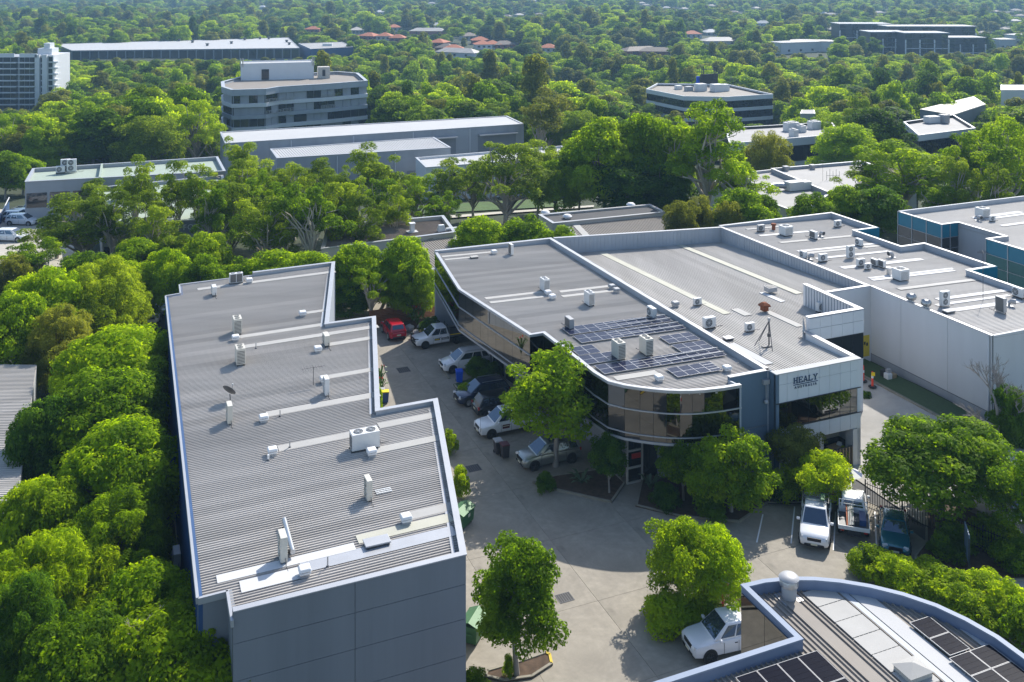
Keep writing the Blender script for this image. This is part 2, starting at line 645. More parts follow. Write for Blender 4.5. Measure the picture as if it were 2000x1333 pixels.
# ================================================================== SETTING
def drape(name, poly, mat, lift, step=4.0, kind='structure', parent=None, **kw):
    """sheet following the terrain: polygon filled by a jitter free grid plus its rim"""
    mb = MB()
    xs = [p[0] for p in poly]
    ys = [p[1] for p in poly]
    bm = bmesh.new()
    vs = [bm.verts.new((p[0], p[1], 0)) for p in poly]
    bm.faces.new(vs)
    x = min(xs) + step
    while x < max(xs):
        bmesh.ops.bisect_plane(bm, geom=bm.verts[:] + bm.edges[:] + bm.faces[:], plane_co=(x, 0, 0), plane_no=(1, 0, 0))
        x += step
    y = min(ys) + step
    while y < max(ys):
        bmesh.ops.bisect_plane(bm, geom=bm.verts[:] + bm.edges[:] + bm.faces[:], plane_co=(0, y, 0), plane_no=(0, 1, 0))
        y += step
    for v in bm.verts:
        v.co.z = terrain(v.co.x, v.co.y) + lift
    bm.verts.index_update()
    mb.add([v.co[:] for v in bm.verts], [[v.index for v in f.verts] for f in bm.faces])
    bm.free()
    return mb.build(name, mat, parent, kind=kind, **kw)


# ground: one sheet out to the horizon
mb = MB()
rows = [-30, 0, 20, 35, 45, 55, 62, 68, 74, 80, 86, 92, 98, 104, 110, 118, 126, 134, 142, 150, 158, 166, 176, 186, 196, 208, 220,
        235, 250, 265, 280, 300, 320, 340, 360, 380, 400, 420, 450, 480, 520, 560, 600, 660, 720, 800, 900, 1000, 1100, 1250, 1400,
        1550, 1700, 1900, 2100, 2300, 2600, 3000, 3500, 4200, 5000, 6000]
NC = 61
for y in rows:
    w = 90 + max(0, y) * 1.0
    for k in range(NC):
        x = (k / (NC - 1) * 2 - 1) * w
        mb.v.append((x, y, terrain(x, y) - .16))
for j in range(len(rows) - 1):
    for k in range(NC - 1):
        a = j * NC + k
        mb.f.append((a, a + 1, a + NC + 1, a + NC))
mb.build('ground', 'understorey', kind='structure', smooth_angle=60)

# car park: concrete slabs in the estate's grid, thin open joints between
park = MB()
poly = [at(880, 1420), at(1500, 1400), (21, 46), (40.5, 61), (29.8, 71.6), (24, 80), (9, 100), (-9, 110), (-22, 104), (-16, 85), (-6, 56), (-5, 44)]
park.sheet(poly, lambda p: -.06)
park = park.build('car_park', 'joint', kind='structure')
sl = MB().box((0, 0, -.05), (5.482, 6.482, .05)).mesh('slab', 'concrete')
for i in range(-5, 12):
    for j in range(4, 18):
        c = U * (i * 5.5 + 1.2) + V * (j * 6.5 + 1.0)
        if -26 < c.x < 42 and 36 < c.y < 112 and (c.dot(U) < 49.8):
            # stay inside the yard
            if c.x < -7 and c.y < 62:
                continue
            piece('slab', sl, park, (c.x, c.y, 0.0), TH)

# driveway climbing along the neighbouring wall
drape('driveway', [U * 49.2 + V * 40, U * 62.6 + V * 40, U * 62.6 + V * 72, U * 49.2 + V * 72], 'concrete_drive', .012, 1.2)
drape('street', [U * 38 + V * 14, U * 90 + V * 14, U * 90 + V * 33.5, U * 52.5 + V * 33.5, U * 44 + V * 30], 'concrete_pale', .02, 2.0)


def kerbed_bed(name, pts, soil='mulch', yellow=(), h=.13, label=None):
    """a planted bed: kerb round the rim, soil inside. pts = plan points, counter clockwise"""
    b = MB().prism([p for p in pts], -.02, h - .05).build(name, soil, kind='structure')
    n = len(pts)
    for i in range(n):
        a, c = Vector(pts[i][:2]), Vector(pts[(i + 1) % n][:2])
        d = (c - a)
        L = d.length
        d.normalize()
        nn = Vector((-d.y, d.x)) * .07
        k = MB()
        k.slab(a + nn + d * .01, c + nn - d * .01, .14, -.02, h)
        k.build('kerb', 'kerb_yellow' if i in yellow else 'kerb', b)
    return b


def P2(*pts):
    return [at(x, y, 0).xy for x, y in pts]


kerbed_bed('garden_bed', P2((1040, 945), (1075, 957), (1195, 984), (1222, 945), (1190, 915), (1085, 930)))
kerbed_bed('garden_bed', P2((1241, 990), (1330, 1012), (1445, 1022), (1500, 985), (1640, 985), (1668, 935), (1640, 905), (1260, 905)))
kerbed_bed('garden_bed', P2((1278, 1240), (1395, 1192), (1452, 1180), (1452, 1148), (1385, 1150), (1262, 1200)))
kerbed_bed('garden_bed', P2((945, 1325), (985, 1334), (1040, 1326), (1080, 1300), (1076, 1281), (1066, 1276), (1020, 1292), (950, 1312)),
           yellow=(3, 4))
kerbed_bed('garden_bed', P2((883, 700), (960, 728), (975, 722), (960, 705), (935, 690)), 'mulch')
kerbed_bed('garden_bed', P2((885, 752), (900, 772), (945, 752), (925, 738)), 'grass')
kerbed_bed('garden_bed', P2((712, 632), (760, 640), (812, 655), (850, 650), (862, 628), (760, 612)), 'mulch')
kerbed_bed('garden_bed', P2((1790, 1090), (1812, 1060), (1812, 985), (2080, 1010), (2080, 1130), (1800, 1140)), 'mulch')
for x0, y0, x1, y1 in ((1712, 1068, 1709, 1000), (1628, 1075, 1632, 1000), (1545, 1062, 1552, 990), (1478, 1060, 1490, 1005)):
    m_ = MB()
    m_.slab(at(x0, y0, 0).xy, at(x1, y1, 0).xy, .09, .004, .006)
    m_.build('bay_line', 'plastic_white', kind='structure')
# verge under the tall wall
drape('verge', [U * 60.4 + V * 55.5, U * 63.0 + V * 55.5, U * 63.0 + V * 69.4, U * 60.4 + V * 69.4], 'leaf_dark_plain', .16, .8)
mbk = MB()
for j in range(14):
    a, b = U * 60.3 + V * (55.5 + j), U * 60.3 + V * (56.48 + j)
    z = terrain(a.x, a.y)
    mbk.slab(a, b, .14, z - .05, z + .15)
mbk.build('driveway_kerb', 'kerb', kind='structure')

# ================================================================== LEFT BLOCK (long ribbed roof)
ZP, ZR = 8.75, 8.3
a2 = lambda x, y, z: at(x, y, z).xy
LB = dict(L2=a2(455, 1194, ZP), P0=a2(910, 1082, ZP), P1=a2(853.6, 778, ZP), P2=a2(741, 798, ZP), P3=a2(733, 617.5, ZP),
          P4=a2(641, 630, ZP), P5=a2(653.6, 511, ZP), P6=a2(493, 531, ZP), P7=a2(351, 556, ZR + .12), P8=a2(353, 573, ZR + .12),
          P9=a2(324, 578, ZR + .12), L0=a2(387, 1168, ZR + .12), L1=a2(445, 1153, ZR + .12), L2r=a2(455, 1213, ZR + .12))
lb = thing('unit_block', 'long stepped warehouse block with grey ribbed roof and blue side wall', 'warehouse',
           (LB['P2'].x - 6, LB['P2'].y, 0))
lb_poly = [LB[k] for k in ('L2', 'P0', 'P1', 'P2', 'P3', 'P4', 'P5', 'P6', 'P7', 'P8', 'P9', 'L0', 'L1')]
u0 = LB['P0'].dot(U)
lb_z = lambda p: ZR + .012 * (Vector((p[0], p[1])).dot(U) - u0 + 6)
_d = (LB['P0'] - LB['L2']).normalized()
_n = Vector((-_d.y, _d.x)) * .12
MB().sheet([LB['L2'] + _n, LB['P0'] + _n] + lb_poly[2:], lb_z).build('roof_deck', 'roof_grey', lb)
right = [LB[k] for k in ('L2', 'P0', 'P1', 'P2', 'P3', 'P4', 'P5', 'P6')]
MB().wall(right[1:6 + 1], 0, ZP - .06, .22).build('wall', 'parapet', lb)
MB().wall([right[6], right[7]], 0, ZP - .06, .22).build('wall', 'parapet', lb)
MB().wall(right, [ZP - .06] * 8, [ZP] * 8, .34, off=-.05).build('coping', 'flashing', lb, bevel=.01, seg=1)
# near wall: backing with precast panels stood proud of it
dn = (LB['P0'] - LB['L2']).normalized()
nn = Vector((-dn.y, dn.x))
nn_l = nn.copy()
Ln = (LB['P0'] - LB['L2']).length
MB().wall([LB['L2'] + nn * .05, LB['P0'] + nn * .05 - dn * .23], 0, ZP - .065, .18).build('wall', 'joint', lb)
rowz = [0, 2.1, 4.0, 5.72, 7.34, ZP - .06]
for i in range(2):
    for j in range(5):
        a = LB['L2'] + dn * (Ln * i / 2 + .012)
        b = LB['L2'] + dn * (Ln * (i + 1) / 2 - .012)
        m_ = MB()
        c = (a + b) / 2 + nn * .01
        m_.box((c.x, c.y, rowz[j] + .012), ((b - a).length, .08, rowz[j + 1] - rowz[j] - .024), math.atan2(dn.y, dn.x))
        m_.build('wall_panel', 'wall_slate', lb)
MB().wall([LB['P7'], LB['P8'], LB['P9'], LB['L0']], 0, ZR, .2).build('wall', 'wall_blue', lb)
MB().wall([LB['P6'], LB['P7']], 0, ZR, .2).build('wall', 'wall_grey', lb)
MB().wall([LB['L0'], LB['L1'], LB['L2']], 0, ZR, .2).build('wall', 'wall_slate', lb)
for a, b in (('P9', 'L0'), ('P7', 'P8'), ('L1', 'L2r'), ('P6', 'P7'), ('L0', 'L1'), ('P8', 'P9')):
    MB().wall([LB[a], LB[b]], ZR - .16, ZR + .13, .13, off=-.09).build('gutter', 'flashing', lb)
# vertical ribs of the blue side cladding
mb = MB()
d = (LB['L0'] - LB['P9'])
L = d.length
d.normalize()
n = Vector((d.y, -d.x))
k = .3
while k < L:
    p = LB['P9'] + d * k + n * .03
    mb.box((p.x, p.y, .2), (.05, .07, ZR - .4), math.atan2(d.y, d.x))
    k += .55
mb.build('cladding_rib', 'wall_blue', lb, kind='stuff')

strips = []   # (from px, to px, width, material)
for p, q, w, m_ in (((890, 528), (1, 1), 0, 0),):
    pass
LBS = [((390, 572), (648, 527), .62, 'skylight'), ((600, 614), (640, 607), .55, 'skylight'), ((470, 662), (634, 632), .62, 'skylight'),
       ((478, 686), (732, 634), .62, 'skylight'), ((632, 680), (732, 659), .62, 'skylight'), ((640, 742), (734, 720), .62, 'skylight'),
       ((524, 816), (737, 767), .72, 'skylight'), ((545, 880), (686, 847), .72, 'skylight'), ((742, 838), (852, 810), .72, 'skylight'),
       ((735, 884), (862, 856), .72, 'skylight'), ((800, 1012), (885, 990), .72, 'skylight')]
skips = []
for (x0, y0), (x1, y1), w, m_ in LBS:
    p, q = at(x0, y0, ZR + .05), at(x1, y1, ZR + .05)
    # keep the sheets on the estate grid
    L = (q - p).xy.length
    mid = (p + q).xy / 2
    s_ = MB()
    strip(s_, mid - U * L / 2, mid + U * L / 2, w, lb_z, .048)
    s_.build('skylight_strip', m_, lb)
# box gutter walkway along the near edge: bright patched sheets
for (x0, y0), (x1, y1), w, m_, lf in (((425, 1137), (690, 1063), .62, 'skylight_new', .062), ((470, 1148), (600, 1113), .9, 'skylight_new', .058),
                                      ((590, 1115), (885, 1035), .85, 'flashing', .055), ((700, 1060), (880, 1010), .75, 'skylight_old', .05)):
    p, q = at(x0, y0, ZR + .05), at(x1, y1, ZR + .05)
    L = (q - p).xy.length
    mid = (p + q).xy / 2
    s_ = MB()
    strip(s_, mid - U * L / 2, mid + U * L / 2, w, lb_z, lf)
    s_.build('roof_sheet', m_, lb)
mb = MB()
inner = [LB['L2'] + nn_l * .3, LB['P0'] + nn_l * .3] + [LB[k] for k in ('P1', 'P2', 'P3', 'P4', 'P5', 'P6', 'P7', 'P8', 'P9', 'L0', 'L1')]
ribs(mb, inner, U, .205, .075, .058, lb_z)
mb.build('roof_rib', 'roof_grey', lb, kind='stuff')
# inner flashing along the stepped parapet
for a, b in (('P0', 'P1'), ('P2', 'P3'), ('P4', 'P5')):
    MB().wall([LB[a], LB[b]], ZR, ZR + .14, .16, off=.45).build('flashing', 'flashing', lb)
    MB().wall([LB[a], LB[b]], ZR + .02, ZR + .07, .22, off=.225).build('box_gutter', 'flashing_blue', lb)

# ================================================================== GLASS OFFICE (unit one) with curved front
ZT = 7.8
g = lambda x, y: at(x, y, ZT).xy
A_, B_, E_ = g(849, 489), g(1076, 464.5), g(1505, 722)
facade = [A_, g(896, 562), g(1035, 651), g(1061, 647), g(1125, 696), g(1160, 724), g(1188, 741), g(1220, 749), g(1250, 753.5), g(1276, 756.5),
          g(1302, 758.8), g(1328, 759.6), g(1352, 759.4), g(1376, 758), g(1412, 754), g(1448, 748)]
Q_ = g(1425, 737)
off = thing('glass_office', 'two storey office unit with curved mirror glass front and solar panels on its roof', 'office building',
            (8, 80, 0))
gl_poly = facade + [Q_, E_, B_]
uA, uE = A_.dot(U), E_.dot(U)
g1_z = lambda p: 7.52 - .60 * (Vector((p[0], p[1])).dot(U) - uA) / 28
MB().sheet(gl_poly, g1_z).build('roof_deck', 'roof_grey', off)
mb = MB()
ribs(mb, gl_poly, U, .215, .075, .052, g1_z)
mb.build('roof_rib', 'roof_grey', off, kind='stuff')
MB().wall([E_, B_, A_], [0, 0, 0], [ZT - .06, ZT - .06, ZT - .06], .28).build('parapet_wall', 'parapet', off)
MB().wall([E_, B_, A_], ZT - .06, ZT, .38, off=-.05).build('coping', 'flashing', off)
MB().wall([Q_, E_], 0, ZT - .06, .25).build('wall', 'wall_teal_grey', off)
MB().wall([facade[-1], Q_], 3.9, ZT - .2, .15).build('wall', 'parapet', off)
MB().wall([Q_, E_], ZT - .06, ZT, .35, off=-.05).build('coping', 'flashing', off)
MB().wall(facade, ZT - .32, ZT - .12, .3, off=-.05).build('eave', 'flashing', off)
MB().wall(facade, 3.95, ZT - .3, .12, off=.07).build('wall', 'joint', off)
MB().prism([p for p in gl_poly], 3.86, 3.94).build('soffit', 'wall_grey', off)
for z0, z1, m_ in ((6.04, 6.12, 'flashing'), (4.40, 4.47, 'flashing'), (3.94, 4.06, 'flashing')):
    MB().wall(facade, z0, z1, .14, off=-.06).build('transom', m_, off)


def panes(path, rows_, width, mat, parent, gap=.025, th=.05, name='glass_pane', off_=0.0):
    """glass panes along a plan path, one object each"""
    for i in range(len(path) - 1):
        a, b = Vector(path[i]), Vector(path[i + 1])
        d = b - a
        L = d.length
        if L < .2:
            continue
        d.normalize()
        nrm = Vector((-d.y, d.x))
        k = max(1, round(L / width))
        for j in range(k):
            p0, p1 = a + d * (L * j / k + gap / 2), a + d * (L * (j + 1) / k - gap / 2)
            c = (p0 + p1) / 2 + nrm * (th / 2 + off_)
            for z0, z1 in rows_:
                MB().box((c.x, c.y, z0), ((p1 - p0).length, th, z1 - z0), math.atan2(d.y, d.x)).build(name, mat, parent)


panes(facade[:4], ((6.13, 7.47), (4.48, 6.03), (4.07, 4.39)), 1.35, 'mirror_glass', off)
panes(facade[3:], ((6.13, 7.47), (4.48, 6.03), (4.07, 4.39)), 1.35, 'mirror_dark_reflection', off)
# recessed ground floor
low = [A_, g(896, 562), g(1035, 651), g(1188, 741), g(1276, 756.5), g(1328, 759.6), g(1376, 758), g(1448, 748)]
tmp = MB().wall(low, 0, 3.86, .2, off=3.2)
tmp.build('wall', 'wall_grey', off)
tv = [Vector(tmp.v[i * 4][:2]) for i in range(len(low))]
panes([tv[1], tv[2]], ((.1, 3.1),), 2.4, 'dark_glass', off, gap=.5, off_=-.06, name='window')
panes([tv[3], tv[4]], ((.1, 3.0),), 1.6, 'dark_glass', off, gap=.3, off_=-.06, name='window')
panes([tv[4], tv[5], tv[6], tv[7]], ((.6, 3.0),), 1.5, 'dark_glass', off, gap=.3, off_=-.06, name='window')
panes([tv[0], tv[1]], ((.5, 3.0),), 2.4, 'dark_glass', off, gap=.6, off_=-.06, name='window')
for p in (g(896, 562), g(965, 606), g(1035, 651), g(1130, 700)):
    q = p + U * 2.6 + V * 1.0
    MB().box((q.x, q.y, 0), (.35, .35, 3.86), TH).build('column', 'wall_grey', off)
# entrance door under the curve, cream frame and red notice
dp = at(1240, 943, 0).xy
door = MB()
for o_ in (-.62, .58):
    q = dp + U * o_
    door.box((q.x, q.y, 0), (.12, .12, 3.4), TH)
for z in (0.0, 1.05, 2.25, 3.3):
    q = dp - U * .02
    door.box((q.x, q.y, z), (1.1, .10, .12), TH)
door = door.build('door_frame', 'wall_beige', off)
q = dp + V * .06 - U * .02
MB().box((q.x, q.y, .1), (1.08, .03, 3.2), TH).build('door_glass', 'dark_glass', door)
q = dp - V * .02 + U * .1
MB().box((q.x, q.y, 1.72), (.72, .02, .36), TH).build('door_notice', 'red_paint', door)
MB().box((q.x, q.y, 1.30), (.72, .02, .28), TH).build('door_notice', 'black_paint', door)
for (p, q, w) in (((862, 506), (965, 496), .45), ((868, 512), (920, 508), .42), ((946, 588), (1068, 575), .5), ((955, 596), (1078, 583), .5),
                  ((1092, 572), (1190, 561), .5), ((1096, 581), (1200, 570), .5), ((1200, 745), (1285, 733), .7)):
    p, q = at(*p, 7.3), at(*q, 7.3)
    L = (q - p).xy.length
    mid = (p + q).xy / 2
    s_ = MB()
    strip(s_, mid - U * L / 2, mid + U * L / 2, w, g1_z, .05)
    s_.build('skylight_strip', 'skylight', off)

# ================================================================== SIGN WAREHOUSE (unit two)
ZH = 8.9
R1, S1, E2 = g(1681, 700), g(1567, 650), g(1525, 737)
R2 = at(1684, 602, ZH).xy
S1 = R1 + V * ((S1 - R1).dot(V))
R2 = S1 + U * ((R2 - S1).dot(U))
R3 = g(1700, 558)
J_ = R2 + V * ((R3 - R2).dot(V))
FB = g(1410, 443)
E2 = R1 - U * ((R1 - E2).dot(U))
B2 = B_ + U * .30
E1 = E2 + V * 1.2
swh = thing('sign_warehouse', 'grey warehouse with navy HEALY AUSTRALIA lettering on its white front', 'warehouse', (24, 85, 0))
sw_poly = [E2, R1, S1, R2, J_, R3, FB, B2, E_ + U * .02]
vF, vB = R1.dot(V), FB.dot(V)
g2_z = lambda p: 7.42 - 1.30 * (Vector((p[0], p[1])).dot(V) - vF) / (vB - vF)
MB().sheet(sw_poly, g2_z).build('roof_deck', 'roof_grey_v', swh)
mb = MB()
ribs(mb, sw_poly, V, .235, .08, .04, g2_z)
mb.build('roof_rib', 'roof_grey_v', swh, kind='stuff')
MB().wall([J_, R3, FB, B2], 0, ZT - .06, .28).build('parapet_wall', 'parapet', swh)
MB().wall([J_, R3, FB, B2], ZT - .06, ZT, .36, off=-.04).build('coping', 'flashing', swh)
# vertical ribs on the inside of the tall rear and side parapets
mb = MB()
for a, b, s_ in ((R3, FB, .33), (FB, B2, .33)):
    d = b - a
    L = d.length
    d.normalize()
    n = Vector((-d.y, d.x))
    k = .4
    while k < L - .3:
        p = a + d * k + n * .30
        z0 = g2_z(p) - .05
        if ZT - .1 - z0 > .12:
            mb.box((p.x, p.y, z0), (.09, .05, ZT - .1 - z0), math.atan2(d.y, d.x))
        k += .42
mb.build('parapet_rib', 'parapet', swh, kind='stuff')
# raised parapet of the stepped corner
S1b = S1 + V * .9
T_ = R2 + V * 7.0
MB().wall([S1, R2, T_], 0, ZH - .08, .3).build('parapet_wall', 'wall_white', swh)
MB().wall([S1, R2, T_], ZH - .08, ZH, .45, off=-.05).build('coping', 'flashing', swh)
mb = MB()
k = .5
while k < 6.9:
    p = R2 + V * k - U * .33
    mb.box((p.x, p.y, g2_z(p)), (.05, .09, ZH - .1 - g2_z(p)), TH)
    k += .36
mb.build('parapet_rib', 'parapet', swh, kind='stuff')
MB().wall([R1, S1], 0, ZT - .06, .3).build('parapet_wall', 'wall_white', swh)
MB().wall([R1 + V * .62, S1 + V * .3], ZT - .06, ZT + .01, .42, off=-.05).build('coping', 'flashing', swh)
MB().wall([E1 + V * .0, E2], 0, ZT - .06, .25).build('wall', 'wall_teal_grey', swh)
# front: backing, cladding panels in two rows, strip window, spandrel panels, open undercroft
W1 = (R1 - E2).length
MB().slab(E2 + V * .18, R1 + V * .18 - U * .05, .2, 2.75, ZT - .06).build('wall', 'joint', swh)
MB().slab(E2 - U * .04 + V * .26, R1 + U * .05 + V * .26, .62, ZT - .06, ZT + .005).build('coping', 'roof_white', swh)
ncol = 8
for j in range(ncol):
    for z0, z1, m_ in ((6.99, 7.73, 'wall_white'), (5.72, 6.97, 'wall_white'), (2.76, 3.84, 'wall_white')):
        a = E2 + U * (W1 * j / ncol + .012)
        b = E2 + U * (W1 * (j + 1) / ncol - .012)
        c = (a + b) / 2 + V * .04
        MB().box((c.x, c.y, z0), ((b - a).length, .07, z1 - z0), TH).build('wall_panel', m_, swh)
for j in range(ncol):
    a = E2 + U * (W1 * j / ncol + .02)
    b = E2 + U * (W1 * (j + 1) / ncol - .02)
    c = (a + b) / 2 + V * .055
    MB().box((c.x, c.y, 3.9), ((b - a).length, .05, 1.76), TH).build('glass_pane', 'mirror_glass', swh)
MB().slab(E2 - U * .01 - V * .0, R1 + U * .01, .09, 5.66, 5.715).build('transom', 'mullion_dark', swh)
MB().slab(E2 - U * .01 - V * .0, R1 + U * .01, .09, 3.845, 3.895).build('transom', 'mullion_dark', swh)
MB().prism([E2 + V * .1, R1 + V * .1, R1 + V * 6, E2 + V * 6], 2.68, 2.75).build('soffit', 'wall_concrete', swh)
c = R1 - U * .35 + V * .4
MB().box((c.x, c.y, 0), (.7, .8, 2.68), TH).build('column', 'wall_concrete', swh)
c = R1 - U * 3.6 + V * .4
MB().box((c.x, c.y, 0), (.4, .5, 2.68), TH).build('column', 'wall_concrete', swh)
MB().slab(E2 + V * 5.8, R1 + V * 5.8, .2, 0, 2.7).build('wall', 'wall_grey', swh)
MB().slab(E2 + V * .4, E2 + U * 4.4 + V * .4, .25, 0, 2.7).build('wall', 'wall_concrete', swh)
for j in range(3):
    c = E2 + U * (5.6 + j * 1.9) + V * 5.66
    MB().box((c.x, c.y, 0), (1.8, .06, 2.5), TH).build('roller_door', 'wall_blue', swh)
# stepped second front: two rows of panels and a strip window
W2 = (R2 - S1).length
for j in range(5):
    for z0, z1 in ((7.98, 8.80), (7.02, 7.95)):
        a = S1 + U * (W2 * j / 5 + .012)
        b = S1 + U * (W2 * (j + 1) / 5 - .012)
        c = (a + b) / 2 - V * .05
        MB().box((c.x, c.y, z0), ((b - a).length, .08, z1 - z0), TH).build('wall_panel', 'wall_white', swh)
    a = S1 + U * (W2 * j / 5 + .02)
    b = S1 + U * (W2 * (j + 1) / 5 - .02)
    c = (a + b) / 2 - V * .03
    MB().box((c.x, c.y, 4.9), ((b - a).length, .05, 2.05), TH).build('glass_pane', 'office_glass', swh)
# slanted return of the raised parapet
mb = MB()
p = [S1 - U * .1 - V * .02, S1 + V * .55 - U * .1]
mb.add([(p[0].x, p[0].y, 7.2), (p[1].x, p[1].y, 7.2), (p[1].x, p[1].y, ZH), (p[0].x - U.x * .5, p[0].y - U.y * .5, 7.2),
        (p[1].x - U.x * .5, p[1].y - U.y * .5, 7.2)],
       [(0, 1, 2), (3, 0, 2), (3, 2, 1, 4), (0, 3, 4, 1)])
mb.build('parapet_return', 'flashing', swh)
# third front (set back), plain cladding and frame
d3 = (R3 - J_)
MB().slab(J_ - V * .03, R3 - V * .03, .08, 0, ZT - .07).build('wall', 'wall_concrete', swh)
for (p, q, w, m_) in (((1155, 497), (1445, 610), .75, 'skylight_old'), ((1320, 475), (1560, 575), .75, 'skylight_old'), ((1400, 466), (1655, 562), .75, 'skylight'),
                      ((1283, 497), (1283, 497), 0, None), ((1500, 610), (1560, 640), .62, 'skylight'), ((1070, 1), (1, 1), 0, None)):
    if m_ is None:
        continue
    zz = g2_z(at(*p, 6.8))
    p, q = at(*p, zz), at(*q, g2_z(at(*q, 7.0)))
    L = (q - p).xy.length
    mid = (p + q).xy / 2
    s_ = MB()
    strip(s_, mid - V * L / 2, mid + V * L / 2, w, g2_z, .05)
    s_.build('skylight_strip', m_, swh)
for (p, q, w, m_) in (((1482, 565), (1535, 583), .55, 'skylight_new'), ((1435, 598), (1462, 612), .8, 'skylight'), ((1580, 594), (1612, 609), .4, 'skylight_new'),
                      ((1425, 672), (1505, 716), .75, 'roof_white')):
    zz = 7.2
    p, q = at(*p, zz), at(*q, zz)
    L = (q - p).xy.length
    mid = (p + q).xy / 2
    s_ = MB()
    strip(s_, mid - V * L / 2, mid + V * L / 2, w, g2_z, .055)
    s_.build('roof_sheet', m_, swh)


def letters(txt, c, d, up_z, size, depth, mat, parent, spacing=1.0, name='lettering', rz=None, weight=0.0):
    """raised lettering standing on an upright wall: c = centre (world), d = plan direction of reading"""
    cu = bpy.data.curves.new(name, 'FONT')
    cu.body = txt
    cu.size = size
    cu.align_x = 'CENTER'
    cu.align_y = 'CENTER'
    cu.extrude = depth / 2
    cu.space_character = spacing
    cu.offset = weight
    cu.resolution_u = 2
    tmp_ = bpy.data.objects.new(name, cu)
    C.objects.link(tmp_)
    dg = bpy.context.evaluated_depsgraph_get()
    me = bpy.data.meshes.new_from_object(tmp_.evaluated_get(dg))
    bpy.data.objects.remove(tmp_)
    o = bpy.data.objects.new(name, me)
    C.objects.link(o)
    me.materials.clear()
    me.materials.append(MATS[mat])
    o.parent = parent
    o.location = Vector(c) - origin(parent)
    o.rotation_euler = (R(90), 0, math.atan2(d.y, d.x))
    return o


# slab serif capitals built stroke by stroke: (x0, z0, x1, z1, stroke width) in a 1 x 1 cell
SERIF = dict(H=[(.18, 0, .18, 1, .2), (.82, 0, .82, 1, .2), (.2, .5, .8, .5, .14), (0, .05, .38, .05, .1), (.62, .05, 1, .05, .1), (0, .95, .38, .95, .1), (.62, .95, 1, .95, .1)],
             E=[(.2, 0, .2, 1, .2), (0, .05, .95, .05, .12), (0, .95, .95, .95, .12), (.2, .5, .7, .5, .12), (.9, .0, .9, .28, .1), (.9, .72, .9, 1, .1), (.68, .38, .68, .62, .08)],
             A=[(.1, 0, .48, 1, .12), (.86, 0, .52, 1, .2), (.25, .32, .75, .32, .1), (-.08, .05, .3, .05, .1), (.66, .05, 1.06, .05, .1)],
             L=[(.2, 0, .2, 1, .2), (0, .05, .95, .05, .12), (0, .95, .42, .95, .1), (.9, 0, .9, .32, .1)],
             Y=[(.12, 1, .5, .45, .18), (.9, 1, .52, .45, .12), (.5, 0, .5, .5, .2), (-.06, .95, .36, .95, .1), (.66, .95, 1.06, .95, .1), (.28, .05, .74, .05, .1)])
sc_ = E2 + U * ((at(1581, 744, 7.1).xy - E2).dot(U)) - V * .012
cw_, ch_ = .37, .42
for i, ch in enumerate('HEALY'):
    x0_ = (i - 2.5) * .435
    k_ = 0
    lm = MB()
    for (a0, z0_, a1, z1_, wd) in SERIF[ch]:
        k_ += 1
        pa, pb = Vector((x0_ + a0 * cw_, 6.9 + z0_ * ch_)), Vector((x0_ + a1 * cw_, 6.9 + z1_ * ch_))
        dd_ = (pb - pa).normalized()
        nn_ = Vector((-dd_.y, dd_.x)) * wd * cw_ / 2
        dep = .03 + .0015 * k_
        vs = []
        for q_ in (0.0, dep):
            for p_ in (pa - nn_, pb - nn_, pb + nn_, pa + nn_):
                w_ = sc_ + U * p_.x - V * q_
                vs.append((w_.x, w_.y, p_.y))
        lm.add(vs, [(3, 2, 1, 0), (4, 5, 6, 7), (0, 1, 5, 4), (1, 2, 6, 5), (2, 3, 7, 6), (3, 0, 4, 7)])
    lm.build('letter', 'navy_letter', swh)
MB().slab(sc_ - U * 1.09, sc_ + U * 1.06, .04, 6.77, 6.815).build('sign_line', 'navy_letter', swh)
lt_ = sc_ - V * .012 - U * .015
letters('AUSTRALIA', (lt_.x, lt_.y, 6.61), U, 1, .235, .03, 'navy_letter', swh, 1.78, weight=.006)
# flood lamp on the blue return wall
lp = E_ - U * .5 - V * .12
mb = MB()
mb.box((lp.x, lp.y, 6.9), (.5, .25, .3), TH)
mb.lathe((lp.x, lp.y - .15, 5.55), [(.05, 0), (.15, .05), (.17, .15), (.12, .25), (.04, .3)], 12)
mb.tube([(lp.x, lp.y, 7.0), (lp.x, lp.y - .12, 5.8)], .03, 6)
mb.build('wall_lamp', 'ac_grey', off)

# ================================================================== TALL WALL WAREHOUSE (unit three)
W_ = g(1935, 655)
W_ = R3 - V * ((R3 - W_).dot(V))
D0, D1, D2, D3, D4, D5, D6 = g(1639, 419.6), g(1718, 444), g(1670, 449.6), g(1763, 480), g(1805, 474), g(1944, 520), g(1892, 527)
D0 = FB + U * ((D0 - FB).dot(U)) + V * .6
D1 = D0 - V * ((D0 - D1).dot(V))
D2 = D1 - U * ((D1 - D2).dot(U))
D3 = D2 - V * ((D2 - D3).dot(V))
D4 = D3 + U * ((D4 - D3).dot(U))
D5 = D4 - V * ((D4 - D5).dot(V))
D6 = D5 - U * ((D5 - D6).dot(U))
D7 = D6 - V * ((D6 - W_).dot(V))
tw = thing('tall_wall_warehouse', 'wide grey roofed warehouse with tall blank concrete side wall on the driveway', 'warehouse', (45, 88, 0))
tw_poly = [W_, D7, D6, D5, D4, D3, D2, D1, D0, FB + V * .6, R3 + U * .02]
tw_z = lambda p: 7.55 - .50 * (Vector((p[0], p[1])).dot(U) - W_.dot(U)) / 18
MB().sheet(tw_poly, tw_z).build('roof_deck', 'roof_flat', tw)
mb = MB()
ribs(mb, tw_poly, U, .24, .08, .035, tw_z)
mb.build('roof_rib', 'roof_grey', tw, kind='stuff')
MB().wall([D7, D6, D5, D4, D3, D2, D1, D0, FB + V * .6], 0, ZT - .06, .25).build('parapet_wall', 'parapet', tw)
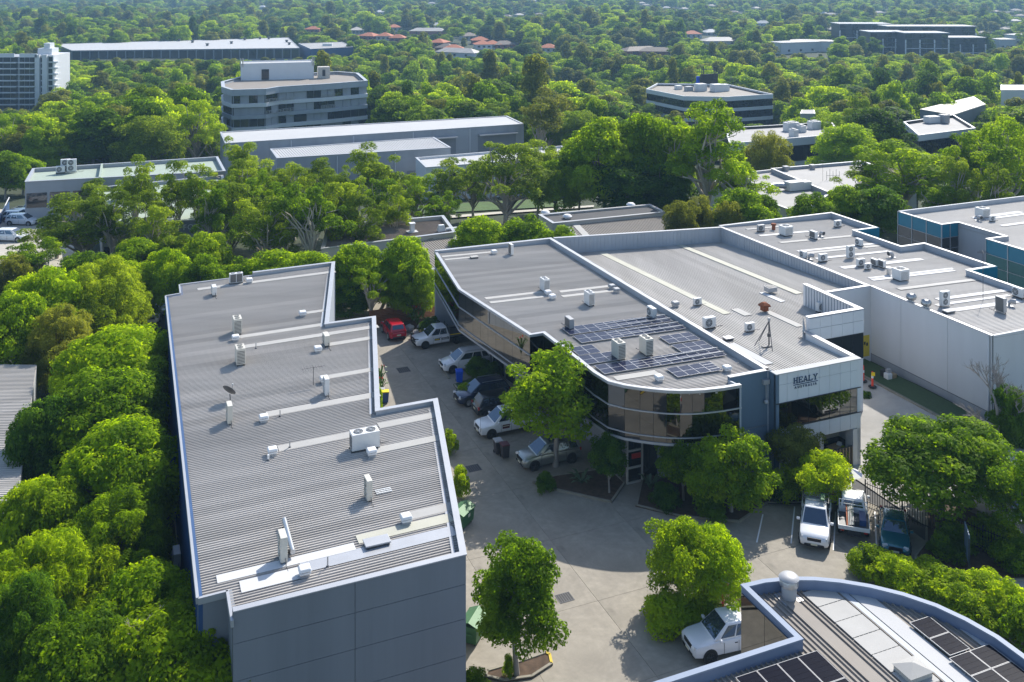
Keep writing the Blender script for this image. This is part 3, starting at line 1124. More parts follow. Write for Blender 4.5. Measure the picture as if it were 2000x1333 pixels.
MB().wall([D7, D6, D5, D4, D3, D2, D1, D0, FB + V * .6], ZT - .06, ZT, .33, off=-.04).build('coping', 'flashing', tw)
MB().wall([W_, D7], 0, ZT - .1, .25).build('wall', 'wall_concrete', tw)
LW = (R3 - W_).length
for j, (f0, f1) in enumerate(((0, .33), (.33, .72), (.72, 1.0))):
    a, b = W_ + V * (LW * f0 + .015), W_ + V * (LW * f1 - .015)
    c = (a + b) / 2 + U * .1
    MB().box((c.x, c.y, 1.7), ((b - a).length, .2, ZT - .08 - 1.7), TH + R(90)).build('wall_panel', 'wall_concrete', tw)
MB().slab(W_ + U * .14, R3 + U * .14, .12, 0, ZT - .12).build('wall', 'joint', tw)
MB().slab(W_ - V * .03 + U * .1, R3 + U * .1, .3, ZT - .08, ZT - .02).build('coping', 'flashing', tw)
MB().slab(W_ + U * .12 + V * .1, R3 + U * .12 - V * .1, .22, .6, 1.62).build('base_course', 'wall_grey', tw)
c = W_ - U * .07 + V * .22
MB().tube([(c.x, c.y, 1.2), (c.x, c.y, ZT - .2)], .06, 8).build('downpipe', 'wall_white', tw)
MB().wall([D2 - V * .02, D1 + U * .02, D1 + V * .5], 5.4, ZT - .05, .1, off=-.11).build('teal_panel', 'teal_panel', tw)
MB().wall([D6 - V * .02, D5 + U * .02, D5 + V * .5], 5.4, ZT - .05, .1, off=-.11).build('teal_panel', 'teal_panel', tw)
# dark box gutter between the two roof planes
g0 = D2 + V * 11.5 - U * 4.2
MB().wall([D6 + V * .1 - U * .35, D3 - U * .35, D2 + V * 10 - U * .35], 6.98, 7.07, .35).build('box_gutter', 'grille_dark', tw)
TWS = [((1455, 453), (1535, 449), .5, 'skylight'), ((1483, 467), (1580, 458), .5, 'skylight_new'), ((1520, 479), (1700, 462), .6, 'skylight'),
       ((1556, 497), (1728, 479), .5, 'skylight_new'), ((1560, 501), (1735, 484), .6, 'skylight'), ((1590, 511), (1740, 497), .5, 'skylight_new'),
       ((1640, 529), (1805, 512), .7, 'skylight_new'), ((1690, 548), (1868, 531), .4, 'skylight_new'), ((1697, 552), (1870, 535), .5, 'skylight_new'),
       ((1745, 568), (1945, 550), .6, 'skylight'), ((1825, 590), (1975, 573), .6, 'skylight_new'), ((1825, 603), (1975, 584), .4, 'skylight_new'), ((1855, 613), (1995, 595), .7, 'skylight_new')]
for (p, q, w, m_) in TWS:
    p, q = at(*p, 7.2), at(*q, 7.05)
    L = (q - p).xy.length
    mid = (p + q).xy / 2
    s_ = MB()
    strip(s_, mid - U * L / 2, mid + U * L / 2, w, tw_z, .042)
    s_.build('skylight_strip', m_, tw)

# ================================================================== TEAL OFFICE
ZTL = 8.6
gt = lambda x, y: at(x, y, ZTL).xy
T0 = gt(1754, 413)
T1 = T0 - V * ((T0 - gt(1836, 439)).dot(V))
T2 = T1 + U * ((gt(1874, 435) - T1).dot(U))
T3 = T2 - V * ((T2 - gt(1961, 461)).dot(V))
T4 = T3 - U * ((T3 - gt(1924, 465.5)).dot(U))
T5 = T4 - V * 16
T6 = T5 + U * 26
T7 = T0 + U * 26
te = thing('teal_office', 'grey roofed office with teal glass corner bays beside the tall wall warehouse', 'office building', (58, 108, 0))
te_poly = [T5, T6, T7, T0, T1, T2, T3, T4]
te_poly = [T4, T5, T6, T7, T0, T1, T2, T3]
MB().sheet(te_poly, lambda p: ZTL - .5).build('roof_deck', 'roof_flat', te)
mb = MB()
ribs(mb, te_poly, U, .3, .09, .035, lambda p: ZTL - .5)
mb.build('roof_rib', 'roof_grey', te, kind='stuff')
MB().wall([T7, T0], 0, ZTL + .05, .25).build('parapet_wall', 'parapet', te)
MB().wall([T0, T1, T2, T3, T4, T5], 0, ZTL - .08, .2, off=.08).build('wall', 'wall_grey', te)
MB().wall([T0, T1, T2, T3, T4, T5], ZTL - .08, ZTL, .3, off=-.05).build('coping', 'flashing', te)
for a, b, n_ in ((T0, T1, 3), (T1, T2, 2), (T4, T5, 6)):
    d = b - a
    L = d.length
    d.normalize()
    nm = Vector((-d.y, d.x))
    for j in range(n_):
        p, q = a + d * (L * j / n_ + .05), a + d * (L * (j + 1) / n_ - .05)
        c = (p + q) / 2 + nm * .03
        for z0, z1, m_, nme in ((ZTL - 1.5, ZTL - .1, 'teal_panel', 'spandrel_panel'), (ZTL - 2.7, ZTL - 1.56, 'dark_glass' if b is not T5 else 'teal_glass', 'glass_pane'),
                                (ZTL - 4.0, ZTL - 2.76, 'dark_glass' if b is not T5 else 'teal_glass', 'glass_pane'), (ZTL - 4.9, ZTL - 4.05, 'teal_panel', 'spandrel_panel')):
            MB().box((c.x, c.y, z0), ((q - p).length, .07, z1 - z0), math.atan2(d.y, d.x)).build(nme, m_, te)
        MB().box(((a + d * (L * j / n_)).x, (a + d * (L * j / n_)).y, ZTL - 5), (.09, .12, 4.95), math.atan2(d.y, d.x)).build('mullion', 'mullion', te)
    for z in (ZTL - 1.55, ZTL - 2.75, ZTL - 4.03):
        MB().slab(a, b, .11, z, z + .045).build('transom', 'mullion', te)
c = (T2 + T3) / 2 - U * .02
MB().box((c.x, c.y, .3), (3.4, .1, 4.6), TH + R(90)).build('roller_door', 'wall_slate', te)
for (p, q, w) in (((1905, 428), (1990, 414), .8), ((1925, 430), (2010, 417), .6), ((1955, 442), (2020, 434), .6)):
    p, q = at(*p, 8.1), at(*q, 8.1)
    L = (q - p).xy.length
    mid = (p + q).xy / 2
    s_ = MB()
    strip(s_, mid - U * L / 2, mid + U * L / 2, w, lambda p: ZTL - .5, .042)
    s_.build('skylight_strip', 'skylight_new', te)

# ================================================================== CURVED PARAPET UNIT (near, lower right)
ZB = 7.6
gb = lambda x, y: at(x, y, ZB).xy
K0, K1 = gb(1448, 1142), gb(1554, 1244)
K1 = K0 - V * ((K0 - K1).dot(V))
K2 = K1 - U * 12
curve = [gb(2110, 1370), gb(2060, 1325), gb(2005, 1282), gb(1950, 1242), gb(1890, 1208), gb(1830, 1180), gb(1765, 1158), gb(1700, 1142), gb(1640, 1132),
         gb(1590, 1127.5), gb(1540, 1127), gb(1490, 1132), K0]
br = thing('curved_unit', 'ribbed metal roof unit with sweeping curved blue parapet and solar panels', 'warehouse', (17, 42, 0))
bp = [K2, K1 - U * 0, K0] + []
br_poly = [K2 - V * 6, curve[0] - V * 4] + curve + [K1, K2]
br_z = lambda p: ZB - .55
MB().sheet(br_poly, br_z).build('roof_deck', 'roof_tan', br)
mb = MB()
ribs(mb, br_poly, V, .25, .085, .07, br_z)
mb.build('roof_rib', 'roof_tan', br, kind='stuff')
MB().wall(curve + [K1, K2], 0, ZB - .07, .22).build('parapet_wall', 'flashing_blue', br)
MB().wall(curve + [K1, K2], ZB - .07, ZB, .27, off=-.03).build('coping', 'coping_blue', br)
# mirror glazing on the side facing the yard
panes([K0 - V * .05, K1 + V * .3], ((4.4, 7.25), (1.3, 4.34)), 2.0, 'mirror_glass', br, off_=-.06)
for (p, q, w, m_, lf) in (((1545, 1160), (1720, 1360), .62, 'roof_tan', .055), ((1645, 1146), (1850, 1345), .3, 'parapet', .06),
                          ((1672, 1146), (1885, 1345), .85, 'roof_white', .055), ((1870, 1215), (1975, 1300), .5, 'roof_white', .055)):
    p, q = at(*p, 7.08), at(*q, 7.08)
    L = (q - p).xy.length
    mid = (p + q).xy / 2
    s_ = MB()
    strip(s_, mid - V * L / 2, mid + V * L / 2, w, br_z, lf)
    s_.build('roof_sheet', m_, br)

# broad walkway of separate fibre sheets
p, q = at(1600, 1150, 7.08), at(1800, 1345, 7.08)
L = (q - p).xy.length
mid = (p + q).xy / 2
for k in range(6):
    a_ = mid - V * L / 2 + V * (L * k / 6 + .02)
    b_ = mid - V * L / 2 + V * (L * (k + 1) / 6 - .02)
    s_ = MB()
    strip(s_, a_, b_, 1.5, br_z, .055 + .004 * (k % 2))
    s_.build('roof_sheet', 'skylight', br)

# ================================================================== NEIGHBOUR SHED (far left edge)
nb = thing('neighbour_shed', 'low ribbed metal shed roof under the trees at the left edge', 'shed', (-36, 68, 0))
c0, c1, c2, c3 = at(72, 713, 4.6).xy, at(30, 1010, 4.6).xy, at(-400, 1010, 4.6).xy, at(-250, 713, 4.6).xy
npoly = [c1, c0, c3, c2]
MB().sheet(npoly, lambda p: 4.6).build('roof_deck', 'roof_grey', nb)
MB().wall([c1, c0, c3, c2], 0, 4.58, .2, closed=True).build('wall', 'wall_grey', nb)
mb = MB()
ribs(mb, npoly, Vector((1, -.02)), .24, .09, .045, lambda p: 4.6)
mb.build('roof_rib', 'roof_grey', nb, kind='stuff')
# ================================================================== ROOFTOP PLANT
def fan_face(mb_dark, c, r, axis, sgn=1):
    """dark disc with a hub"""
    mb_dark.lathe(c, [(r, 0), (r, .012 * sgn), (r * .9, .02 * sgn)], 18, axis)


def make_ac(kind, casing='ac_white'):
    W, D, Hh = dict(single=(.86, .34, .66), double=(.94, .36, 1.28), top=(1.0, .62, 1.12), cube=(1.15, 1.05, .95), big=(1.62, .78, .92),
                    wide=(1.15, .45, .82))[kind]
    o = thing('air_conditioner', 'x', 'air conditioner')
    f = MB()
    for sy in (-1, 1):
        f.box((0, sy * D * .36, 0), (W * 1.05, .05, .07))
    for sx in (-1, 1):
        f.box((sx * W * .4, 0, .07), (.05, D * .9, .05))
    f.build('foot_rail', 'steel_dark' if kind != 'double' else 'steel', o)
    cs = MB().box((0, 0, .12), (W, D, Hh)).build('casing', casing, o, bevel=.025, seg=2)
    zt = Hh + .12

    def fan(c, r, axis, s):
        g_ = MB()
        g_.lathe(c, [(r, 0), (r, .012 * s), (r * .2, .014 * s)], 20, axis)
        g_ = g_.build('fan_grille', 'grille_dark', cs)
        rg = MB()
        for k in (1.0, .66, .36):
            pts = []
            for i in range(21):
                th = 2 * math.pi * i / 20
                a, b = r * k * math.cos(th), r * k * math.sin(th)
                pts.append((c[0] + a, c[1] + b, c[2] + .02 * s) if axis == 'z' else (c[0] + a, c[1] + .02 * s, c[2] + b))
            rg.tube(pts, .009, 4, cap=False)
        for i in range(4):
            th = math.pi * i / 4
            a, b = r * math.cos(th), r * math.sin(th)
            if axis == 'z':
                rg.tube([(c[0] - a, c[1] - b, c[2] + .02), (c[0] + a, c[1] + b, c[2] + .02)], .007, 4)
            else:
                rg.tube([(c[0] - a, c[1] + .02 * s, c[2] - b), (c[0] + a, c[1] + .02 * s, c[2] + b)], .007, 4)
        rg.lathe((c[0], c[1], c[2]) if axis == 'z' else (c[0], c[1] + .012 * s, c[2]), [(r * .16, 0), (r * .16, .022 * s)], 12, axis)
        rg.build('fan_guard', casing, cs)
    if kind == 'single':
        fan((-.12, -D / 2, .12 + Hh / 2), .26, 'y', -1)
    elif kind == 'double':
        fan((-.08, -D / 2, .12 + Hh * .28), .27, 'y', -1)
        fan((-.08, -D / 2, .12 + Hh * .74), .27, 'y', -1)
    elif kind in ('top', 'big'):
        for sx in (-1, 1):
            fan((sx * W * .23, 0, zt), min(W * .19, D * .36), 'z', 1)
        gr = MB()
        for i in range(9):
            gr.box((W / 2 + .004, 0, .2 + i * (Hh - .2) / 9), (.012, D * .84, .05))
        gr.build('louvre', 'grille_mid', cs, kind='stuff')
        gr = MB()
        for i in range(9):
            gr.box((-W / 2 - .004, 0, .2 + i * (Hh - .2) / 9), (.012, D * .84, .05))
        gr.build('louvre', 'grille_mid', cs, kind='stuff')
    elif kind == 'cube':
        fan((0, 0, zt), .40, 'z', 1)
        gr = MB()
        for i in range(7):
            gr.box((0, -D / 2 - .003, .22 + i * .1), (W * .8, .012, .03))
        gr.build('louvre', 'grille_mid', cs, kind='stuff')
    elif kind == 'wide':
        for sx in (-1, 1):
            gr = MB()
            gr.box((sx * W * .235, -D / 2 - .004, .18), (W * .42, .012, Hh - .12))
            gr.build('louvre', 'grille_mid', cs)
        for sx in (-1, 1):
            fan((sx * W * .23, 0, zt), .17, 'z', 1)
    if kind in ('single', 'double', 'wide'):
        # coil side at the back and the service cover at the end
        gr = MB()
        gr.box((0, D / 2 + .003, .18), (W * .86, .012, Hh - .12))
        gr.build('coil', 'grille_mid', cs)
    p = MB()
    p.tube([(W / 2 - .02, D * .2, .3), (W / 2 + .12, D * .2, .28), (W / 2 + .2, D * .2, .03), (W / 2 + .7, D * .25, .03)], .022, 6)
    p.build('pipe', 'steel_dark', o)
    return o


def on_roof(x, y, z):
    """stand an item on whichever roof plane lies under it"""
    p = at(x, y, z)
    for poly_, zf_ in ((lb_poly, lb_z), (gl_poly, g1_z), (sw_poly, g2_z), (tw_poly, tw_z)):
        if abs(zf_(p) - z) < 1.2 and inside(poly_, p):
            for _ in range(3):
                p = at(x, y, zf_(p) + .04)
            return p
    return p


def inside(poly_, p):
    c = False
    n_ = len(poly_)
    for i in range(n_):
        a_, b_ = poly_[i], poly_[(i + 1) % n_]
        if (a_[1] > p[1]) != (b_[1] > p[1]) and p[0] < (b_[0] - a_[0]) * (p[1] - a_[1]) / (b_[1] - a_[1]) + a_[0]:
            c = not c
    return c


AC = {}
used_ac = set()


def ac(kind, x, y, z, rz, label, casing='ac_white', s=1.0, grp=None):
    key = (kind, casing)
    p = on_roof(x, y, z)
    if key not in AC:
        AC[key] = make_ac(kind, casing)
        o = AC[key]
        place(o, p, rz, s)
        o['label'] = label
        if grp:
            o['group'] = grp
        return o
    o = dup(AC[key], p, rz, label, None, s)
    return o


FA, FL, FR, FB_ = TH, TH - R(90), TH + R(90), TH + R(180)   # fan side towards the camera / left (-u) / right / away
zL = 8.34
ac('wide', 461, 554, zL, FA, 'wide condenser with two dark grilles near the rear edge of the stepped grey roof')
ac('single', 418, 577, zL, FL, 'slim condenser seen end on near the rear left corner of the stepped grey roof', s=1.05)
ac('top', 463, 651, zL, FR, 'tall cream condenser with two top fans, rear of the pair on the stepped roof', 'ac_cream')
ac('top', 469, 711, zL, FR, 'tall cream condenser with two top fans, front of the pair on the stepped roof', 'ac_cream')
ac('single', 637, 675, zL, FL, 'beige condenser beside two long skylight strips on the stepped roof', 'ac_cream', 1.1)
ac('double', 637, 771, zL, FL, 'white condenser standing by the television antenna on the stepped roof', s=.82)
ac('double', 448, 826, zL, FL, 'cream condenser just below the satellite dish on the stepped roof', 'ac_cream', .85)
ac('big', 712, 876, zL, FA, 'largest white condenser with two black top fans on the stepped roof')
ac('double', 719, 975, zL, FL, 'beige condenser with perforated tray beside it near the yard side of the stepped roof', 'ac_cream', .8)
ac('double', 552, 1094, zL, FL, 'beige condenser with a long steel duct alongside near the near edge of the stepped roof', 'ac_cream', .9)
zo = 7.2
ac('double', 998, 498, 7.2, FR, 'white condenser at the rear parapet of the glass office roof', s=.8)
ac('top', 1064, 569, 7.3, FR, 'white condenser with dark end grille beside two roof vents midway on the glass office roof', s=.95)
ac('top', 1151, 596, 7.1, FR, 'white condenser standing alone right of the skylight strips on the glass office roof', s=.95)
ac('single', 1112, 642, 7.3, FR, 'grey blue condenser at the corner of the upper solar array', 'ac_grey', 1.15)
ac('single', 1273, 621, 6.98, FL, 'condenser with round fan facing left by the dividing parapet above the solar array', s=1.15)
ac('top', 1208, 700, 7.05, FR, 'cream condenser with two top fans amid the solar panels, the left one', 'ac_cream', 1.05)
ac('top', 1262, 692, 7.0, FR, 'cream condenser with two top fans amid the solar panels, the right one', 'ac_cream', 1.05)
ac('single', 1385, 642, 7.0, FA, 'large single fan condenser near the dividing parapet on the sign warehouse roof', s=1.22)
ac('single', 1362, 597, 6.9, FA, 'small condenser beside a box vent on the sign warehouse roof', s=.86)
ac('single', 1464, 648, 7.1, FA, 'small condenser left of the antenna tripod on the sign warehouse roof', s=.92)
ac('single', 1605, 610, 7.2, FA, 'square condenser inside the raised corner parapet of the sign warehouse', s=1.15)
zt3 = 7.3
ac('single', 1486, 453, zt3, FA, 'grey condenser near the rear left corner of the tall wall warehouse roof', 'ac_grey', 1.0)
ac('cube', 1535, 460, zt3, FA, 'square rooftop unit with top fan near the rear of the tall wall warehouse roof')
ac('single', 1589, 467, 7.2, FR, 'condenser beside an elbow vent near the rear of the tall wall warehouse roof', s=1.1)
ac('single', 1636, 444, 7.1, FA, 'condenser alone on the small rear right roof bay of the tall wall warehouse')
ac('single', 1678, 481, 7.05, FL, 'condenser by the inner parapet corner on the tall wall warehouse roof', s=1.0)
ac('single', 1569, 505, zt3, FL, 'condenser half hidden behind the sign warehouse side parapet', s=.95)
ac('single', 1607, 512, zt3, FA, 'single fan condenser left of the two fan unit on the tall wall warehouse roof', s=1.05)
ac('double', 1661, 505, 7.2, FA, 'tall two fan condenser in the middle of the tall wall warehouse roof', s=.92)
ac('single', 1681, 521, 7.15, FA, 'leftmost condenser of the cluster of four on the tall wall warehouse roof')
ac('single', 1695, 527, 7.15, FA, 'front condenser of the cluster of four on the tall wall warehouse roof', s=.8)
ac('single', 1708, 520, 7.12, FR, 'dark backed condenser inside the cluster of four on the tall wall warehouse roof', s=.9)
ac('single', 1722, 523, 7.1, FR, 'rightmost condenser of the cluster of four on the tall wall warehouse roof', s=.95)
ac('cube', 1759, 547, 7.15, FA, 'square rooftop unit beside a steel drum on the tall wall warehouse roof')
ac('double', 1845, 599, 7.35, FA, 'tall two fan condenser behind the flat hatch at the edge of the tall wall', s=.95)
ac('double', 1955, 611, 7.2, FR, 'tall condenser seen end on at the near right of the tall wall warehouse roof', 'ac_grey', .95)
ac('single', 1989, 582, 7.05, FL, 'white condenser on the parapet side at the right edge of the tall wall warehouse roof', s=1.2)
ac('cube', 1919, 425, 8.12, FA, 'square white rooftop unit on the teal office roof', s=1.05)
ac('single', 1938, 433, 8.12, FA, 'small condenser with dark fan on the teal office roof', s=.85)
ac('single', 345, 1104, 3.4, FL, 'white condenser hung on the blue side wall of the stepped block', 'ac_grey', 1.1)

# two braces carry the wall hung unit (part of that unit)


def make_vent(mat='plastic_white'):
    o = thing('roof_vent', 'x', 'roof vent')
    MB().box((0, 0, 0), (.44, .44, .16), top=(.86, .86)).build('vent_base', 'ac_grey', o)
    MB().box((0, 0, .16), (.52, .52, .10)).build('vent_louvre', mat, o, bevel=.02)
    MB().box((0, 0, .29), (.58, .58, .14), top=(.82, .82)).build('vent_cap', mat, o, bevel=.045, seg=3)
    MB().box((0, 0, .26), (.40, .40, .03)).build('vent_slot', 'grille_dark', o)
    return o


VT = {}


def vent(x, y, z, label, mat='plastic_white', s=1.0):
    p = on_roof(x, y, z)
    if mat not in VT:
        VT[mat] = make_vent(mat)
        o = place(VT[mat], p, TH, s)
        o['label'] = label
        return o
    return dup(VT[mat], p, TH, label, None, s)


vent(487, 553, zL, 'white roof vent beside the wide condenser on the stepped roof')
vent(591, 618, zL, 'white roof vent near the middle step on the rear of the stepped roof')
vent(460, 666, zL, 'white roof vent between the two tall cream condensers on the stepped roof')
vent(621, 688, zL, 'white roof vent just below the beige condenser on the stepped roof')
vent(633, 748, zL, 'white roof vent directly behind the white condenser by the antenna')
vent(515, 824, zL, 'white roof vent at the end of the skylight strip right of the cream condenser')
vent(532, 889, zL, 'white roof vent with a short pipe in front, left of the largest condenser')
vent(726, 891, zL, 'white roof vent in front of the largest condenser on the stepped roof')
vent(793, 1022, zL, 'white roof vent at the yard side gutter near the hatch on the stepped roof')
vent(595, 1125, zL, 'white roof vent on the white sheets along the near edge of the stepped roof')
vent(965, 497, 7.35, 'white roof vent at the rear of the glass office roof')
vent(1070, 577, 7.25, 'rear one of two white roof vents beside the condenser midway on the glass office roof')
vent(1079, 585, 7.25, 'front one of two white roof vents beside the condenser midway on the glass office roof')
vent(1195, 565, 7.0, 'rear one of two grey vents by the dividing parapet of the glass office', 'ac_grey')
vent(1204, 572, 7.0, 'front one of two grey vents by the dividing parapet of the glass office', 'ac_grey')
vent(1287, 745, 7.0, 'white roof vent just behind the curved eave of the glass office')
vent(1420, 726, 6.95, 'white roof vent right of the last solar row on the glass office roof')
vent(1319, 599, 6.95, 'grey box vent by the dividing parapet on the sign warehouse roof', 'ac_grey', 1.05)


def rust_vent():
    p = at(1493, 607, 7.1)
    o = thing('roof_vent', 'rusty brown stacked vent in the middle of the sign warehouse roof', 'roof vent', p)
    MB().box((p.x, p.y, p.z), (.5, .5, .35), TH).build('vent_base', 'rust', o)
    MB().box((p.x, p.y, p.z + .38), (.78, .78, .1), TH).build('vent_louvre', 'rust', o, bevel=.02)
    MB().box((p.x, p.y, p.z + .5), (.78, .78, .22), TH, top=(.4, .4)).build('vent_cap', 'rust', o, bevel=.03)


rust_vent()
p = at(1505, 569, 7.0)
o = thing('duct_box', 'open topped grey duct box on the white roof sheet of the sign warehouse', 'duct', p)
MB().box(p, (.95, .75, .42), TH).build('duct_case', 'ac_grey', o, bevel=.02)
MB().box((p.x, p.y, p.z + .425), (.75, .55, .02), TH).build('duct_mouth', 'grille_mid', o)


def hatch(x, y, z, label, w=.9, d=.7, mat='skylight'):
    p = on_roof(x, y, z)
    o = thing('roof_hatch', label, 'roof hatch', p)
    MB().box((p.x, p.y, p.z), (w * .9, d * .9, .14), TH).build('hatch_kerb', 'steel_dark', o)
    MB().box((p.x, p.y, p.z + .145), (w, d, .07), TH).build('hatch_lid', mat, o, bevel=.015)


hatch(736, 1064, zL, 'flat grey hatch on the skylight sheet near the near edge of the stepped roof', 1.25, .7, 'flashing')
hatch(926, 505, 7.4, 'flat hatch at the rear left of the glass office roof', .8, .55)
hatch(1853, 611, 7.35, 'flat white hatch in front of the two fan condenser on the tall wall warehouse', .95, .6, 'skylight_new')
hatch(1422, 664, 7.15, 'flat grey hatch at the end of the white sheet by the dividing parapet', .75, .6, 'flashing')


def whirly(x, y, z, label):
    p = on_roof(x, y, z)
    o = thing('turbine_vent', label, 'roof vent', p)
    MB().lathe(p, [(.30, 0), (.24, .08), (.24, .28)], 16).build('vent_neck', 'steel', o, smooth_angle=40)
    MB().lathe(p + Vector((0, 0, .28)), [(.24, 0), (.38, .12), (.42, .26), (.36, .42), (.16, .52), (.03, .54)], 20).build('turbine_head', 'steel', o, smooth_angle=50)
    mb = MB()
    for k in range(18):
        th = 2 * math.pi * k / 18
        c_, s_ = math.cos(th), math.sin(th)
        pts = [(p.x + r * c_, p.y + r * s_, p.z + .28 + h) for r, h in ((.26, .01), (.40, .12), (.44, .26), (.38, .42), (.18, .525))]
        mb.tube(pts, .014, 4)
    mb.build('turbine_blade', 'steel', o)


whirly(1780, 592, 7.5, 'turbine vent on the tall wall edge nearer the sign warehouse')
whirly(1809, 604, 7.5, 'turbine vent on the tall wall edge nearer the two fan condenser')


def elbow(x, y, z, label, rz=0.0):
    p = on_roof(x, y, z)
    o = thing('cowl_vent', label, 'roof vent', p)
    d = Vector((math.cos(rz), math.sin(rz), 0))
    MB().tube([p, p + Vector((0, 0, .3)), p + Vector((0, 0, .45)) + d * .15, p + Vector((0, 0, .42)) + d * .5], [.17, .17, .19, .24], 12).build('cowl_pipe', 'ac_grey', o, smooth_angle=50)
    q = p + Vector((0, 0, .42)) + d * .502
    MB().tube([q, q + d * .012], .2, 12).build('cowl_mouth', 'grille_dark', o)
    MB().box(p, (.55, .55, .03), TH).build('base_flashing', 'flashing', o)


elbow(1602, 462, 7.2, 'elbow cowl vent beside a condenser at the rear of the tall wall warehouse roof', R(-60))
elbow(1743, 503, 7.05, 'elbow cowl vent at the gutter of the tall wall warehouse roof', R(200))
elbow(1971, 598, 7.1, 'elbow cowl vent behind the tall end on condenser at the right edge', R(-30))
elbow(1910, 431, 8.12, 'elbow cowl vent in front of the square unit on the teal office roof', R(-70))
elbow(1580, 507, 7.3, 'small cowl vent by the half hidden condenser on the tall wall warehouse', R(-20))


def drum(x, y, z, label, mat):
    p = on_roof(x, y, z)
    o = thing('flue_cap', label, 'roof vent', p)
    MB().lathe(p, [(.2, 0), (.2, .5)], 14).build('flue_pipe', mat, o, smooth_angle=40)
    MB().lathe(p + Vector((0, 0, .52)), [(.3, 0), (.3, .14), (.26, .18)], 14).build('flue_hood', mat, o, smooth_angle=40)


drum(1736, 537, 7.2, 'steel drum shaped flue beside the front square unit on the tall wall warehouse', 'steel')
drum(1511, 449, 7.3, 'small brown flue near the rear of the tall wall warehouse roof', 'rust')
# short service pipes
for i, (x, y, z, h, lb_) in enumerate(((547, 814, zL, .42, 'thin vent pipe on the skylight strip right of a roof vent and cream condenser'),
                                       (566, 875, zL, .42, 'thin vent pipe on the skylight strip left of the largest condenser'),
                                       (500, 681, zL, .42, 'thin vent pipe at the skylight strip behind the front tall cream condenser'),
                                       (640, 1108, zL, .5, 'thin vent pipe near the near edge of the stepped roof'),
                                       (524, 899, zL, .3, 'short white pipe in front of a roof vent on the stepped roof'),
                                       (1442, 722, 6.95, .5, 'thin pipe by the parapet right of the solar rows'))):
    p = at(x, y, z)
    o = thing('vent_pipe', lb_, 'pipe', p)
    MB().tube([p, p + Vector((0, 0, h))], .035 if h > .35 else .06, 8).build('pipe', 'ac_grey' if h > .35 else 'plastic_white', o)
    MB().lathe(p, [(.12, 0), (.05, .07)], 10).build('pipe_boot', 'steel_dark', o)
# duct beside the near condenser
p = at(561, 1080, zL)
a, b = at(555, 1027, zL), at(572, 1091, zL)
o = thing('steel_duct', 'long steel duct on the stepped roof beside the near beige condenser', 'duct', (a.x, a.y, zL))
MB().tube([a + Vector((0, 0, .3)), b + Vector((0, 0, .3))], .12, 12).build('duct_pipe', 'steel', o, smooth_angle=40)
for f in (.15, .85):
    c = a.lerp(b, f)
    MB().box((c.x, c.y, zL), (.3, .08, .18), TH).build('duct_foot', 'steel_dark', o)
# perforated trays
p = at(749, 962, zL)
o = thing('cable_tray', 'perforated white tray beside the beige condenser on the stepped roof', 'cable tray', p)
for k in range(3):
    c = p.xy + V * (k * .17 - .17)
    MB().box((c.x, c.y, zL + .08), (.85, .07, .03), TH).build('tray_rail', 'ac_white', o)
for k in range(6):
    c = p.xy + U * (k * .16 - .4)
    MB().box((c.x, c.y, zL + .05), (.03, .46, .03), TH).build('tray_rung', 'ac_white', o)

# satellite dish and antennas
p = at(450, 786, zL)
o = thing('satellite_dish', 'grey satellite dish on a short mast on the stepped roof', 'satellite dish', p)
MB().tube([p, p + Vector((-.03, 0, .55))], .03, 8).build('mast', 'steel_dark', o)
dish = MB()
q = p + Vector((-.1, .05, .75))
ax = Vector((.35, .75, .62)).normalized()
e1 = ax.cross(Vector((0, 0, 1))).normalized()
e2 = ax.cross(e1)
vs, fs = [tuple(q - ax * .07)], []
for r_, dpt in ((.18, -.055), (.34, -.02), (.47, .03)):
    for k in range(20):
        th = 2 * math.pi * k / 20
        vs.append(tuple(q + (e1 * math.cos(th) + e2 * math.sin(th)) * r_ + ax * dpt))
for k in range(20):
    fs.append((0, 1 + k, 1 + (k + 1) % 20))
for rr in range(2):
    for k in range(20):
        a_, b_ = 1 + rr * 20 + k, 1 + rr * 20 + (k + 1) % 20
        fs.append((a_, b_, b_ + 20, a_ + 20))
dish.add(vs, fs)
dish.build('dish', 'steel_dark', o, smooth_angle=60)
MB().tube([q - ax * .02 - e2 * -.4, q + ax * .42], .012, 6).build('feed_arm', 'steel_dark', o)
MB().lathe(q + ax * .42 - Vector((0, 0, .05)), [(.04, 0), (.05, .1)], 10).build('feed_horn', 'plastic_white', o)


def tv_antenna(x, y, z, h, rz, label, n=9, Lb=1.5):
    p = at(x, y, z)
    o = thing('tv_antenna', label, 'antenna', p)
    MB().tube([p, p + Vector((0, 0, h))], .02, 6).build('mast', 'steel_dark', o)
    d = Vector((math.cos(rz), math.sin(rz), 0))
    nn_ = Vector((-d.y, d.x, 0))
    t_ = p + Vector((0, 0, h - .05))
    MB().tube([t_ - d * Lb * .5, t_ + d * Lb * .5], .014, 6).build('boom', 'steel_dark', o)
    mb_ = MB()
    for k in range(n):
        c_ = t_ + d * (Lb * (k / (n - 1) - .5))
        w_ = .55 - .32 * k / n
        mb_.tube([c_ - nn_ * w_, c_ + nn_ * w_], .008, 4)
    mb_.build('antenna_element', 'steel_dark', o)


tv_antenna(612, 753, zL, 1.25, TH, 'television antenna on a thin mast on the stepped roof')
tv_antenna(1920, 594, 7.1, 4.6, R(70), 'very tall thin antenna mast on the tall wall warehouse roof', 7, .9)
